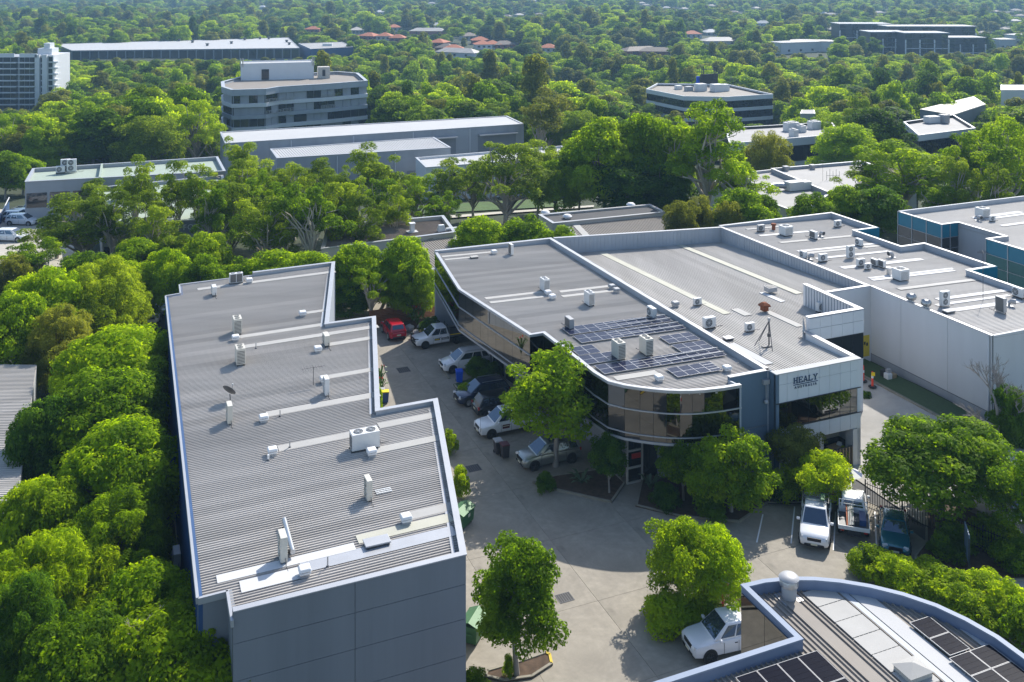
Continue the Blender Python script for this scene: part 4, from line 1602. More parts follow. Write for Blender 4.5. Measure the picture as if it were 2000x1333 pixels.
# tripod mast on the sign warehouse
p = at(1502, 676, 7.25)
o = thing('antenna_tripod', 'black antenna mast with long tripod stays on the sign warehouse roof', 'antenna', p)
tp = p + Vector((0, 0, 2.05))
MB().tube([p, tp], .055, 8).build('mast', 'steel_dark', o)
MB().lathe(tp, [(.1, -.12), (.12, 0), (.1, .12)], 10).build('head', 'ac_grey', o)
for dx, dy in ((-1.15, -.1), (-.55, .9), (-.05, -1.2)):
    MB().tube([tp - Vector((0, 0, .12)), p + Vector((dx, dy, .03))], .03, 6).build('stay', 'steel_dark', o)
MB().box((p.x - .03, p.y - .08, p.z + .75), (.24, .16, .24)).build('junction_box', 'steel_dark', o)
MB().box((p.x - .25, p.y - .2, p.z + .02), (.75, .3, .06), .3).build('ballast', 'steel_dark', o)

# big extract vent and pyramid skylight on the curved unit
p = at(1541, 1169, 7.06)
o = thing('extract_vent', 'big round steel extract vent on the curved parapet roof', 'roof vent', p)
MB().box(p, (1.0, .9, .05), TH).build('base_flashing', 'flashing', o)
MB().lathe(p, [(.34, .05), (.34, .55), (.30, .6), (.30, .68)], 28).build('vent_neck', 'ac_grey', o, smooth_angle=40)
MB().lathe(p, [(.40, .62), (.43, .64), (.43, .86), (.41, .90)], 28).build('vent_collar', 'steel', o, smooth_angle=40)
MB().lathe(p, [(.46, .93), (.47, .97), (.38, 1.06), (.2, 1.11), (.02, 1.12)], 28).build('vent_cap', 'ac_grey', o, smooth_angle=50)
p = at(1783, 1318, 7.06)
o = thing('pyramid_skylight', 'grey pyramid topped box on the pale sheets of the curved parapet roof', 'skylight', p)
MB().box(p, (1.15, .95, .28), TH).build('skylight_kerb', 'wall_beige', o)
MB().box((p.x, p.y, p.z + .285), (1.25, 1.05, .22), TH, top=(.05, .05)).build('skylight_cap', 'skylight', o)


# ------------------------------------------------------------------ solar arrays
def panel_mesh(w, l, mid, fm='solar_frame'):
    """aluminium rim, and a pale centre bar on half cut panels"""
    mb_ = MB()
    for s_ in (-1, 1):
        mb_.box((s_ * (w / 2 - .008), 0, 0), (.016, l, .04))
        mb_.box((0, s_ * (l / 2 - .008), 0), (w - .034, .016, .04))
    if mid:
        mb_.box((0, 0, .008), (w - .046, .024, .030))
    return mb_.mesh('solar_panel', fm)


def cells_mesh(w, l, mat, nx, ny, bus):
    """dark cells on a slate backsheet"""
    mb_ = MB()
    m = .024
    cw, cl = (w - 2 * m) / nx, (l - 2 * m) / ny
    for i in range(nx):
        for j in range(ny):
            mb_.box((-w / 2 + m + (i + .5) * cw, -l / 2 + m + (j + .5) * cl, .008), (cw - bus, cl - bus, .024))
    return mb_.mesh('cells', mat)


def sheet_mesh(w, l):
    return MB().box((0, 0, .004), (w - .046, l - .046, .02)).mesh('backsheet', 'backsheet')


PF, PC, PB = panel_mesh(.92, 1.60, True), cells_mesh(.92, 1.60, 'solar_cell', 6, 10, .010), sheet_mesh(.92, 1.6)
PF3, PC3, PB3 = panel_mesh(1.13, 1.11, False, 'ac_grey'), cells_mesh(1.13, 1.11, 'solar_cell_dark', 20, 4, .009), sheet_mesh(1.13, 1.11)
PF2, PC2, PB2 = panel_mesh(1.02, 1.7, False, 'ac_grey'), cells_mesh(1.02, 1.7, 'solar_cell_dark', 18, 6, .009), sheet_mesh(1.02, 1.7)


def array(x, y, z, n, label, pf=PF, pc=PC, w=.94, l=1.62, zf=None, along=None, rows_=1):
    p = at(x, y, z)
    al = along or U
    bk = Vector((al.y, -al.x))        # down slope, towards the viewer
    o = thing('solar_array', label, 'solar panels', (p.x, p.y, z))
    for r_ in range(rows_):
        for k in range(n):
            c = p.xy + al * (w * (k + .5)) + bk * (l * (.5 + r_ * 1.015))
            zz = (zf(c) if zf else z) + .16
            q = piece('solar_panel', pf, o, (c.x, c.y, zz), math.atan2(al.y, al.x))
            cc = bpy.data.objects.new('cells', pc)
            C.objects.link(cc)
            cc.parent = q
            cs_ = bpy.data.objects.new('backsheet', PB if pf is PF else PB2 if pf is PF2 else PB3)
            C.objects.link(cs_)
            cs_.parent = q
    for f in (.25, .75):
        a_ = p.xy + bk * l * f
        b_ = a_ + al * w * n
        MB().slab(a_, b_, .05, (zf(a_) if zf else z) + .05, (zf(a_) if zf else z) + .13).build('rail', 'steel', o)
    return o


array(1096, 649, 7.3, 10, 'rear row of ten solar panels on the glass office roof', zf=g1_z)
array(1118, 664.5, 7.3, 10, 'second row of ten solar panels on the glass office roof', zf=g1_z)
array(1286, 665, 7.2, 3, 'rear block of three solar panels by the dividing parapet', zf=g1_z)
array(1311, 682, 7.2, 3, 'front block of three solar panels by the dividing parapet', zf=g1_z)
array(1112, 689, 7.3, 2, 'two solar panels half hidden by the tree at the eave of the glass office', zf=g1_z)
array(1128, 706, 7.3, 3, 'block of three solar panels left of the cream condensers by the tree', zf=g1_z)
array(1160, 724, 7.3, 11, 'longest front row of eleven solar panels on the glass office roof', zf=g1_z)
array(1300, 730, 7.2, 4, 'last short row of four solar panels nearest the curved eave', zf=g1_z)
array(1776, 1226, 7.05, 1, 'pair of dark solar panels in a column at the curved parapet', PF3, PC3, 1.15, 1.12, lambda c: 7.07, None, 2)
array(1853, 1296, 7.05, 2, 'block of dark solar panels at the bottom right of the curved parapet roof', PF3, PC3, 1.15, 1.12, lambda c: 7.07, None, 3)
array(1436, 1334, 7.05, 4, 'solar panels at the bottom edge on the low wing of the curved unit', PF2, PC2, 1.04, 1.7, lambda c: 7.07, None, 2)


# ================================================================== VEHICLES
def loft(mb_, secs):
    n = len(secs[0])
    vs, fs = [], []
    for s_ in secs:
        vs += s_
    for i in range(len(secs) - 1):
        for k in range(n):
            k2 = (k + 1) % n
            fs.append((i * n + k, i * n + k2, (i + 1) * n + k2, (i + 1) * n + k))
    fs.append(tuple(range(n - 1, -1, -1)))
    fs.append(tuple((len(secs) - 1) * n + k for k in range(n)))
    mb_.add(vs, fs)


def ring(x, w, zb, zt, sh=.10):
    """body cross section, wider at the waist"""
    h = zt - zb
    half = [(w * .86, zb), (w * .97, zb + h * .12), (w, zb + h * .45), (w * .985, zb + h * .72), (w * .93, zt - h * .07), (w * .80, zt)]
    return [(x, y, z) for y, z in half] + [(x, -y, z) for y, z in reversed(half)]


PAINT = {}


def paint(name, col, metal=.0, rough=.2):
    if name not in MATS:
        m = M(name, col, rough, metal, .015, spec=.6)
        m.node_tree.nodes['Principled BSDF'].inputs['Coat Weight'].default_value = .6
        m.node_tree.nodes['Principled BSDF'].inputs['Coat Roughness'].default_value = .04
    return name


paint('paint_red', (.42, .008, .022))
paint('paint_white', (.70, .71, .73))
paint('paint_navy', (.016, .030, .070), .3)
paint('paint_black', (.010, .011, .014), .2)
paint('paint_silver', (.30, .32, .31), .7, .3)
paint('paint_teal', (.006, .115, .155), .3)


def make_car(kind, pt, rim='rim', label='x', bars=False, wheels=True):
    """x forward, y left, z up, standing on z = 0"""
    o = thing('parked_' + dict(suv='car', hatch='car', ute='ute', flat='ute', van='van', coupe='car')[kind], label,
              dict(suv='car', hatch='car', ute='ute', flat='ute', van='van', coupe='car')[kind])
    if kind in ('suv', 'hatch', 'coupe'):
        L, w, bz, rz_ = dict(suv=(4.7, .93, 1.03, 1.66), hatch=(3.95, .87, 1.0, 1.60), coupe=(4.5, .90, .90, 1.38))[kind]
        f, r = L / 2, -L / 2
        secs = [ring(f, w * .66, .38, bz * .60), ring(f - .07, w * .80, .29, bz * .70), ring(f - .2, w * .91, .25, bz * .79), ring(f - .45, w * .975, .24, bz * .87), ring(f - .85, w, .24, bz * .94),
                ring(f - 1.25, w, .24, bz), ring(0, w, .24, bz), ring(r + .6, w * .99, .26, bz + .01), ring(r + .18, w * .95, .30, bz - .02), ring(r, w * .84, .38, bz * .82)]
        cab = dict(suv=((f - 1.0, r + .06), (f - 1.95, r + .55)), hatch=((f - .82, r + .05), (f - 1.6, r + .45)), coupe=((f - 1.35, r + .55), (f - 2.05, r + 1.15)))[kind]
        axles = (f - .86, r + .86)
    elif kind == 'van':
        L, w, bz, rz_ = 5.0, .95, 1.12, 2.1
        f, r = L / 2, -L / 2
        secs = [ring(f, w * .8, .36, .85), ring(f - .12, w * .95, .26, 1.0), ring(f - .6, w, .24, bz), ring(r + .1, w, .26, bz + .02), ring(r, w * .93, .34, bz)]
        cab = ((f - .35, r + .03), (f - 1.1, r + .12))
        axles = (f - .9, r + 1.0)
    else:
        L, w, bz, rz_ = 5.25, .93, 1.08, 1.78
        f, r = L / 2, -L / 2
        rr = r if kind == 'ute' else r + 1.55
        if kind == 'flat':
            rr = .15 - .9
        secs = [ring(f, w * .76, .42, bz * .70), ring(f - .10, w * .90, .32, bz * .82), ring(f - .4, w * .98, .30, bz * .90), ring(f - .9, w, .30, bz * .95), ring(f - 1.3, w, .30, bz)]
        if kind == 'ute':
            secs += [ring(-.75, w, .32, bz)]
            cab = ((f - 1.1, -.74), (f - 1.98, -.48))
        else:
            secs += [ring(-.72, w, .32, bz)]
            cab = ((f - 1.1, -.68), (f - 1.98, -.5))
        axles = (f - .88, r + 1.18)
    mb_ = MB()
    loft(mb_, secs)
    body = mb_.build('body', pt, o, smooth_angle=38)
    # cabin: roof and pillars
    (bx0, bx1), (tx0, tx1) = cab
    bw, tw_ = w * .90, w * .72
    zb_, zt_ = bz - .04, rz_
    cb = MB()
    B_c = [(bx0, bw, zb_), (bx1, bw, zb_), (bx1, -bw, zb_), (bx0, -bw, zb_)]
    T_c = [(tx0, tw_, zt_), (tx1, tw_ * .97, zt_ - .03), (tx1, -tw_ * .97, zt_ - .03), (tx0, -tw_, zt_)]
    cb.add(B_c + T_c, [(3, 2, 1, 0), (4, 5, 6, 7), (0, 1, 5, 4), (1, 2, 6, 5), (2, 3, 7, 6), (3, 0, 4, 7)])
    cabin = cb.build('cabin', pt, o, bevel=.075, seg=3, smooth_angle=40)

    def pane(name, b0, b1, t1, t0, ua, ub, va=.10, vb=.86, lift=.006, mat='car_glass'):
        b0, b1, t0, t1 = map(Vector, (b0, b1, t0, t1))

        def pt_(u_, v_):
            return b0.lerp(b1, u_).lerp(t0.lerp(t1, u_), v_)
        nrm = (b1 - b0).cross(t0 - b0).normalized()
        ctr = (b0 + b1 + t0 + t1) / 4
        if nrm.dot(ctr - Vector((0, 0, .8))) < 0:
            nrm = -nrm
        q = [pt_(ua, va), pt_(ub, va), pt_(ub, vb), pt_(ua, vb)]
        m_ = MB()
        m_.add([p_ + nrm * lift for p_ in q] + [p_ - nrm * .02 for p_ in q],
               [(0, 1, 2, 3), (7, 6, 5, 4), (0, 4, 5, 1), (1, 5, 6, 2), (2, 6, 7, 3), (3, 7, 4, 0)])
        m_.build(name, mat, cabin)
    pane('windscreen', B_c[3], B_c[0], T_c[0], T_c[3], .05, .95, .10, .93)
    pane('rear_window', B_c[2], B_c[1], T_c[1], T_c[2], .09, .91, .34 if kind != 'coupe' else .1, .88)
    for s_ in (0, 1):
        a_, b_, c_, d_ = (B_c[0], B_c[1], T_c[1], T_c[0]) if s_ == 0 else (B_c[3], B_c[2], T_c[2], T_c[3])
        cuts = dict(suv=((.13, .44), (.47, .74), (.78, .95)), hatch=((.13, .50), (.54, .90)), coupe=((.15, .52), (.55, .86)), van=((.10, .30), (.36, .62), (.66, .94)),
                    ute=((.14, .52), (.56, .92)), flat=((.14, .52), (.56, .92)))[kind]
        for u0_, u1_ in cuts:
            pane('side_window', a_, b_, c_, d_, u0_, u1_, .14 if kind != 'van' else .1, .84)
    if kind in ('suv', 'ute') and bars:
        for s_ in (-1, 1):
            MB().tube([(tx0 - .2, s_ * tw_ * .92, zt_ + .05), (tx1 + .2, s_ * tw_ * .9, zt_ + .04)], .025, 6).build('roof_rail', 'steel', cabin)
    # wheels
    wr = .36 if kind != 'coupe' else .33
    for ax_ in axles:
        for s_ in (-1, 1):
            y_ = s_ * (w - .11)
            ty = MB()
            ty.lathe((ax_, y_, wr), [(wr * .62, -.13), (wr * .93, -.125), (wr, -.09), (wr, .09), (wr * .93, .125), (wr * .62, .13)], 22, 'y')
            wh = ty.build('wheel', 'tyre', o, smooth_angle=40)
            rm = MB()
            rm.lathe((ax_, y_ + s_ * .132, wr), [(wr * .64, 0), (wr * .64, .006 * s_), (wr * .56, -.012 * s_), (wr * .1, .0)], 18, 'y')
            rm_ = rm.build('rim', rim, wh)
            sp = MB()
            for k in range(5):
                th = 2 * math.pi * k / 5 + .3
                sp.tube([(ax_, y_ + s_ * .140, wr), (ax_ + wr * .56 * math.cos(th), y_ + s_ * .138, wr + wr * .56 * math.sin(th))], .028, 4)
            sp.build('spoke', rim, wh)
            ar = MB()
            ar.lathe((ax_, s_ * (w + .002), wr + .01), [(wr * 1.16, -.06 * s_), (wr * 1.16, .004 * s_)], 22, 'y')
            if not (kind == 'flat' and ax_ < 0):
                ar.build('wheel_arch', 'rubber', o)
    # door seams and handles
    for s_ in (-1, 1):
        for x_ in ((.95, -.05, -1.05) if kind in ('suv', 'van') else (.85, -.15) if kind == 'hatch' else (.95, .1, -.68)):
            MB().box((x_, s_ * (w + .001), .38), (.014, .012, bz - .48)).build('door_seam', 'rubber', o)
        for x_ in ((.1, -.9) if kind in ('suv', 'van') else (.0,) if kind == 'hatch' else (.25, -.53)):
            MB().box((x_, s_ * (w * .985), bz - .22), (.16, .05, .03)).build('door_handle', 'rubber' if kind in ('ute', 'flat') else pt, o)
    # lamps, grille, bumper, mirrors, plates
    fz = bz * .70
    for s_ in (-1, 1):
        MB().box((f - .16, s_ * w * .68, fz - .02), (.20, w * .34, .14), s_ * R(-24), top=(.7, .9)).build('headlight', 'lamp_clear', o, bevel=.02)
        MB().box((tx0 + (bx0 - tx0) * .62, s_ * (w + .10), bz + .02), (.14, .20, .15)).build('mirror', pt if kind != 'ute' else pt, o, bevel=.035)
    MB().box((f - .03, 0, fz - .12), (.07, w * .9, .20)).build('grille', 'black_paint', o, bevel=.02)
    MB().box((f - .06, 0, .30), (.14, w * 1.3, .20)).build('bumper', 'rubber' if kind != 'hatch' else pt, o, bevel=.05)
    MB().box((f + .012, 0, .40), (.02, .40, .11)).build('number_plate', 'plate', o)
    if kind in ('suv', 'hatch', 'coupe', 'van'):
        for s_ in (-1, 1):
            MB().box((r + .10, s_ * w * .80, bz * .74), (.16, .16, .24 if kind != 'van' else .5)).build('tail_light', 'lamp_red', o, bevel=.03)
        MB().box((r + .06, 0, .34), (.16, w * 1.5, .18)).build('bumper', 'rubber', o, bevel=.05)
        MB().box((r - .03, 0, bz * .6), (.02, .40, .11)).build('number_plate', 'plate', o)
    if kind == 'ute':
        tb = MB()
        zb2 = .55
        x0_, x1_ = -.80, r
        for s_ in (-1, 1):
            tb.box(((x0_ + x1_) / 2, s_ * (w - .05), .42), (x0_ - x1_, .10, bz - .40))
        tb.box((x1_ + .05, 0, .45), (.08, 2 * w - .2, bz - .46))
        tb.box((x0_ - .03, 0, .45), (.06, 2 * w - .2, bz - .44))
        tb.build('tub', pt, o, bevel=.02)
        MB().box(((x0_ + x1_) / 2, 0, zb2), (x0_ - x1_ - .1, 2 * w - .22, .05)).build('tub_floor', 'rubber', o)
        for s_ in (-1, 1):
            MB().box((r - .005, s_ * w * .93, bz * .62), (.06, .12, .30)).build('tail_light', 'lamp_red', o, bevel=.02)
        MB().box((r - .04, 0, .36), (.12, w * 1.6, .14)).build('bumper', 'steel_dark', o, bevel=.03)
    if kind == 'flat':
        tr_ = MB()
        tr_.box((-1.68, 0, .86), (1.86, 1.86, .09))
        tr_ = tr_.build('tray', 'steel_dark', o)
        for s_ in (-1, 1):
            MB().box((-1.68, s_ * .93, .82), (1.88, .04, .24)).build('tray_side', 'steel_dark', o)
        MB().box((-2.62, 0, .82), (.04, 1.88, .24)).build('tray_side', 'steel_dark', o)
        MB().box((-1.9, 0, .5), (1.6, .8, .3)).build('chassis', 'rubber', o)
        hb = MB()
        for s_ in (-1, 0, 1):
            hb.tube([(-.76, s_ * .85, .9), (-.76, s_ * .85, 1.75)], .03, 6)
        for z_ in (1.2, 1.5, 1.76):
            hb.tube([(-.76, -.88, z_), (-.76, .88, z_)], .025, 6)
        hb.build('headboard', 'steel_dark', o)
        for s_ in (-1, 1):
            MB().box((-2.63, s_ * .7, .72), (.04, .22, .09)).build('tail_light', 'lamp_red', o)
    return o


def park_at(o, axle_px, rz, near=True, which='front', z=0.0, side=1):
    """stand a car so that its near side front/rear wheel touches the ground where the photo shows it"""
    p = at(axle_px[0], axle_px[1], z).xy
    d = Vector((math.cos(rz), math.sin(rz)))
    n_ = Vector((-d.y, d.x))
    off_x = 1.6 if which == 'front' else -1.5
    c = p - d * off_x - n_ * (.82 * side)
    place(o, (c.x, c.y, z), rz)


HL = TH + R(180)     # nose to -u
o = make_car('hatch', 'paint_red', 'rim', 'red hatchback parked nose in at the timber fence')
q = at(779, 668).xy + V * 1.95
place(o, (q.x, q.y, 0), TH + R(90))
o = make_car('flat', 'paint_white', 'rim_dark', 'white tray back ute with bull bar beside the red hatchback')
park_at(o, (833, 681), HL, side=1)
loc = o.location.copy(); rot = o.rotation_euler.z
o.location = (0, 0, 0); o.rotation_euler = (0, 0, 0)
bb = MB()
for z_ in (.45, .72, .98):
    bb.tube([(2.40, -.8, z_), (2.74, -.6, z_), (2.78, 0, z_), (2.74, .6, z_), (2.40, .8, z_)], .04, 8)
for s_ in (-1, 1):
    bb.tube([(2.74, s_ * .35, .4), (2.74, s_ * .35, 1.0)], .04, 8)
bb.build('bull_bar', 'black_paint', o)
for x_, wd, m_ in ((.55, .55, 'yellow_plastic'), (-.25, .75, 'grille_dark')):
    MB().box((x_, .937, .66), (wd, .012, .19)).build('door_sign', 'black_paint', o)
    MB().box((x_, .944, .70), (wd * .8, .01, .10)).build('door_sign', 'plate_yellow' if m_ == 'yellow_plastic' else 'ac_grey', o)
MB().box((-1.68, .96, 1.0), (1.8, .02, .07)).build('tray_stripe', 'yellow_plastic', o)
place(o, loc, rot)
o = make_car('suv', 'paint_white', 'rim_dark', 'white four wheel drive parked behind the blue bin', True)
park_at(o, (882, 730), HL)
o = make_car('suv', 'paint_navy', 'rim', 'dark blue wagon parked nose out below the blue bin', True)
park_at(o, (913, 795), HL)
o = make_car('suv', 'paint_black', 'rim_dark', 'black car parked tail out between the dark blue wagon and a white ute')
park_at(o, (953, 818), TH, which='rear', side=-1)
o = make_car('ute', 'paint_white', 'rim_dark', 'white ute with red door sign half under the yard tree')
park_at(o, (963, 856), HL)
loc = o.location.copy(); rot = o.rotation_euler.z
o.location = (0, 0, 0); o.rotation_euler = (0, 0, 0)
MB().box((.55, .938, .62), (.6, .012, .30)).build('door_sign', 'maroon_plastic', o)
MB().box((.55, .945, .78), (.5, .01, .05)).build('door_sign', 'plate', o)
MB().tube([(2.62, .75, .6), (2.62, .75, 2.1)], .012, 5).build('aerial', 'black_paint', o)
place(o, loc, rot)
o = make_car('suv', 'paint_silver', 'rim_dark', 'silver green crossover parked beside the maroon bin', False)
park_at(o, (1041, 920), HL)
loc = o.location.copy(); rot = o.rotation_euler.z
o.location = (0, 0, 0); o.rotation_euler = (0, 0, 0)
MB().box((-.35, 0, 1.722), (1.0, 1.0, .012)).build('sunroof', 'car_glass', o)
place(o, loc, rot)
HP = R(-90) - R(19.5)      # nose towards the camera in the angled bays
o = make_car('ute', 'paint_white', 'rim_dark', 'white ute with ladder rack parked nose to camera in the angled bay', False)
q = at(1590, 1078).xy + Vector((math.sin(R(19.5)), math.cos(R(19.5)))) * 2.6
place(o, (0, 0, 0))
rk = MB()
for x_ in (.25, -.2, -.85, -2.3):
    rk.tube([(x_, -.78, 1.98), (x_, .78, 1.98)], .022, 6)
for s_ in (-1, 1):
    rk.tube([(.35, s_ * .8, 1.98), (-2.4, s_ * .8, 1.98)], .022, 6)
    rk.tube([(-.85, s_ * .82, 1.05), (-.85, s_ * .8, 1.98)], .022, 6)
    rk.tube([(-2.3, s_ * .82, 1.05), (-2.3, s_ * .8, 1.98)], .022, 6)
rk.build('ladder_rack', 'steel_dark', o)
MB().box((-.2, .42, 2.0), (.75, .26, .1)).build('rack_box', 'green_plastic', o, bevel=.02)
place(o, (q.x, q.y, 0), HP)
o = make_car('flat', 'paint_white', 'rim_dark', 'white tray ute carrying long steel tubes over its cab', False)
q = at(1668, 1062).xy + Vector((math.sin(R(17.5)), math.cos(R(17.5)))) * 2.6
place(o, (0, 0, 0))
for i, y_ in enumerate((.40, .30, .20, .11, .02)):
    MB().tube([(-2.5, y_, 1.0 + .03 * i), (2.1, y_ + .05, 2.0)], .045, 8).build('steel_tube', 'steel' if i != 0 else 'terracotta', o, label='long tube laid over the cab')
MB().box((-1.6, -.55, .96), (1.2, .4, .35)).build('tool_box', 'blue_dark_plastic', o)
MB().box((-1.9, -.1, .96), (.6, .5, .25)).build('tray_load', 'grille_dark', o)
for ch in o.children:
    if ch.name.startswith('tray_side') or ch.name.startswith('headboard'):
        ch.data.materials[0] = MATS['ac_white']
place(o, (q.x, q.y, 0), HP + R(180) + R(2))
o = make_car('coupe', 'paint_teal', 'rim_dark', 'dark teal car parked under the tree at the picket fence', False)
q = at(1750, 1092).xy + Vector((math.sin(R(19)), math.cos(R(19)))) * 2.2
place(o, (q.x, q.y, 0), HP)
o = make_car('ute', 'paint_white', 'rim_dark', 'white double cab ute beside the mirror glass corner in the foreground', False)
hd = R(16)
front = at(1340, 1290).xy
d_ = Vector((math.cos(hd), math.sin(hd)))
q = front + d_ * 2.55 + Vector((.2, .35))
place(o, (q.x, q.y, 0), hd + R(180))
o = make_car('suv', 'paint_white', 'rim', 'roof corner of a white car just showing at the bottom edge below the white ute', False)
q = at(1262, 1345, 1.3).xy
place(o, (q.x, q.y - 1.2, 0), hd)
o = make_car('van', 'white_paint', 'rim_dark', 'white van on the driveway behind the big tree, mirrored in the strip window', False)
q = U * 54.1 + V * 47.0
place(o, (q.x, q.y, terrain(q.x, q.y) + .03), TH - R(90))

# cars in the side lane beyond the stepped block
for i, (x, y, k_, pt_, rz_, lb_) in enumerate(((287, 634, 'hatch', 'paint_white', R(-75), 'white car nose to camera in the lane under the trees beside the stepped block'),
                                               (250, 640, 'hatch', 'paint_silver', R(-75), 'silver car mostly hidden by branches in the lane beside the stepped block'),
                                               (325, 618, 'suv', 'paint_silver', R(-80), 'pale vehicle at the rear corner of the stepped block'))):
    o = make_car(k_, pt_, 'rim', lb_)
    q = at(x, y, 0).xy
    place(o, (q.x, q.y + 1.6, 0), rz_)
# cars on the far car park at the left
for i, (x, y, k_, pt_, rz_, lb_) in enumerate(((58, 409, 'ute', 'paint_silver', R(-8), 'silver ute at the top of the far car park'),
                                               (36, 427, 'suv', 'paint_white', R(-6), 'white car in the middle of the far car park row'),
                                               (44, 437, 'suv', 'paint_white', R(-6), 'white wagon nearest the trees in the far car park row'),
                                               (22, 478, 'suv', 'paint_white', R(-6), 'white car seen through leaves at the lower far car park'),
                                               (48, 420, 'hatch', 'paint_white', R(-6), 'small white car behind the others in the far car park'))):
    o = make_car(k_, pt_, 'rim', lb_)
    q = at(x, y, -1.2)
    place(o, (q.x, q.y, terrain(q.x, q.y) + .06), rz_)

# ================================================================== YARD THINGS
def bin_(x, y, label, body, lid, rz=0.0, s=1.0):
    p = at(x, y, 0)
    o = thing('wheelie_bin', label, 'bin', (0, 0, 0))
    MB().box((0, 0, .08), (.46, .52, .86), top=(1.22, 1.22)).build('bin_body', body, o, bevel=.03)
    MB().box((0, .01, .945), (.62, .70, .07), top=(.9, .9)).build('lid', lid, o, bevel=.02)
    MB().tube([(-.25, .36, .92), (.25, .36, .92)], .025, 6).build('handle', body, o)
    for s_ in (-1, 1):
        MB().lathe((s_ * .24, .24, .1), [(.1, -.03), (.1, .03)], 12, 'x').build('wheel', 'rubber', o)
    place(o, p, rz, s)
    return o


bin_(897, 747, 'bright blue wheelie bin in the yard beside the white four wheel drive', 'blue_plastic', 'blue_plastic', R(10), 1.08)
bin_(986, 894, 'wheelie bin with maroon lid beside the silver crossover', 'bin_dark', 'maroon_plastic', R(20), 1.05)
bin_(973, 886, 'wheelie bin with pale blue lid behind the maroon lidded one', 'bin_dark', 'ac_grey', R(20), 1.05)
bin_(752, 787, 'blue wheelie bin with yellow lid against the stepped block wall', 'blue_dark_plastic', 'yellow_plastic', R(100))
bin_(744, 783, 'pale blue bin behind the yellow lidded bin', 'ac_grey', 'ac_grey', R(100))


def dumpster(x, y, label, rz, s=1.0):
    p = at(x, y, 0)
    o = thing('dumpster', label, 'dumpster', (0, 0, 0))
    MB().box((0, 0, .18), (1.7, 1.0, 1.05), top=(1.08, 1.15)).build('hopper', 'green_plastic', o, bevel=.03)
    for s_ in (-1, 1):
        MB().add([(s_ * .0 - .92, 0, 1.52), (.92, 0, 1.52), (.92, s_ * .66, 1.24), (-.92, s_ * .66, 1.24), (-.92, 0, 1.48), (.92, 0, 1.48), (.92, s_ * .66, 1.20), (-.92, s_ * .66, 1.20)],
                 [(0, 1, 2, 3), (7, 6, 5, 4), (0, 4, 5, 1), (1, 5, 6, 2), (2, 6, 7, 3), (3, 7, 4, 0)]).build('lid', 'green_plastic', o)
    for sx in (-1, 1):
        for sy in (-1, 1):
            MB().lathe((sx * .65, sy * .35, .09), [(.09, -.03), (.09, .03)], 12, 'x').build('castor', 'rubber', o)
        MB().tube([(sx * .98, -.3, .8), (sx * .98, .3, .8)], .05, 8).build('lifting_pocket', 'green_plastic', o)
    MB().box((.1, -.565, .75), (.3, .012, .24)).build('notice', 'plate', o)
    place(o, p, rz, s)


dumpster(903, 1026, 'green dumpster with gabled lid halfway along the stepped block wall', R(62), .85)
dumpster(925, 1246, 'green dumpster behind the near yard tree', R(70), .85)


def skip_box():
    p = at(1632, 905, 0)
    o = thing('skip_bin', 'dark skip with open lid and rubbish under the sign warehouse', 'skip bin', (0, 0, 0))
    for s_ in (-1, 1):
        MB().box((s_ * .95, 0, .1), (.06, 1.4, 1.3)).build('side_panel', 'black_paint', o)
        MB().box((0, s_ * .7, .1), (1.9, .06, 1.3)).build('side_panel', 'black_paint', o)
    for k in range(7):
        MB().box((-.8 + k * .27, -.745, .15), (.1, .04, 1.2)).build('stiffener', 'cardboard', o)
    MB().box((-.1, 0, .7), (1.4, 1.0, .5), .2, top=(.8, .7)).build('rubbish', 'cardboard', o, bevel=.06)
    MB().box((.4, .1, 1.0), (.5, .4, .35), .6, top=(.7, .7)).build('rubbish', 'plastic_white', o, bevel=.06)
    MB().add([(-1, .74, 1.42), (1, .74, 1.42), (1, .98, 2.3), (-1, .98, 2.3), (-1, .78, 1.40), (1, .78, 1.40), (1, 1.02, 2.28), (-1, 1.02, 2.28)],
             [(0, 1, 2, 3), (7, 6, 5, 4), (0, 4, 5, 1), (1, 5, 6, 2), (2, 6, 7, 3), (3, 7, 4, 0)]).build('lid', 'wall_beige', o)
    place(o, p, TH, 1.05)


skip_box()


def bollard(x, y, label, board=False):
    q = at(x, y, .6)
    z = terrain(q.x, q.y) + .03
    q = at(x, y, z)
    o = thing('traffic_bollard', label, 'bollard', (0, 0, 0))
    MB().lathe((0, 0, 0), [(.34, 0), (.34, .05), (.24, .09)], 16).build('base', 'rubber', o)
    MB().lathe((0, 0, .08), [(.10, 0), (.085, 1.15), (.06, 1.2)], 12).build('post', 'orange_plastic', o, smooth_angle=40)
    MB().lathe((0, 0, .75), [(.101, 0), (.098, .22)], 12).build('reflective_band', 'plastic_white', o, smooth_angle=40)
    if board:
        MB().box((.03, -.1, .95), (.3, .03, .3)).build('warning_board', 'yellow_plastic', o)
    else:
        MB().lathe((0, 0, 1.28), [(.05, 0), (.08, .06), (.03, .1)], 10).build('cap', 'orange_plastic', o)
    place(o, q)


bollard(1686, 745, 'orange bollard with white band nearer the sign warehouse on the driveway')
bollard(1704, 756, 'orange bollard with small yellow board on the driveway', True)


def grate(x, y, label, w=1.0, d=.9):
    p = at(x, y, 0)
    o = thing('drain_grate', label, 'drain', (p.x, p.y, 0))
    MB().box((p.x, p.y, .002), (w, d, .008), TH).build('pit', 'black_paint', o)
    fr = MB()
    for k in range(7):
        c = p.xy + U * (w * (k / 6 - .5))
        fr.box((c.x, c.y, .010), (.05, d, .014), TH)
    for k in (-1, 1):
        c = p.xy + V * (k * d / 2)
        fr.box((c.x, c.y, .0095), (w + .05, .05, .012), TH)
    fr.build('bars', 'steel_dark', o)


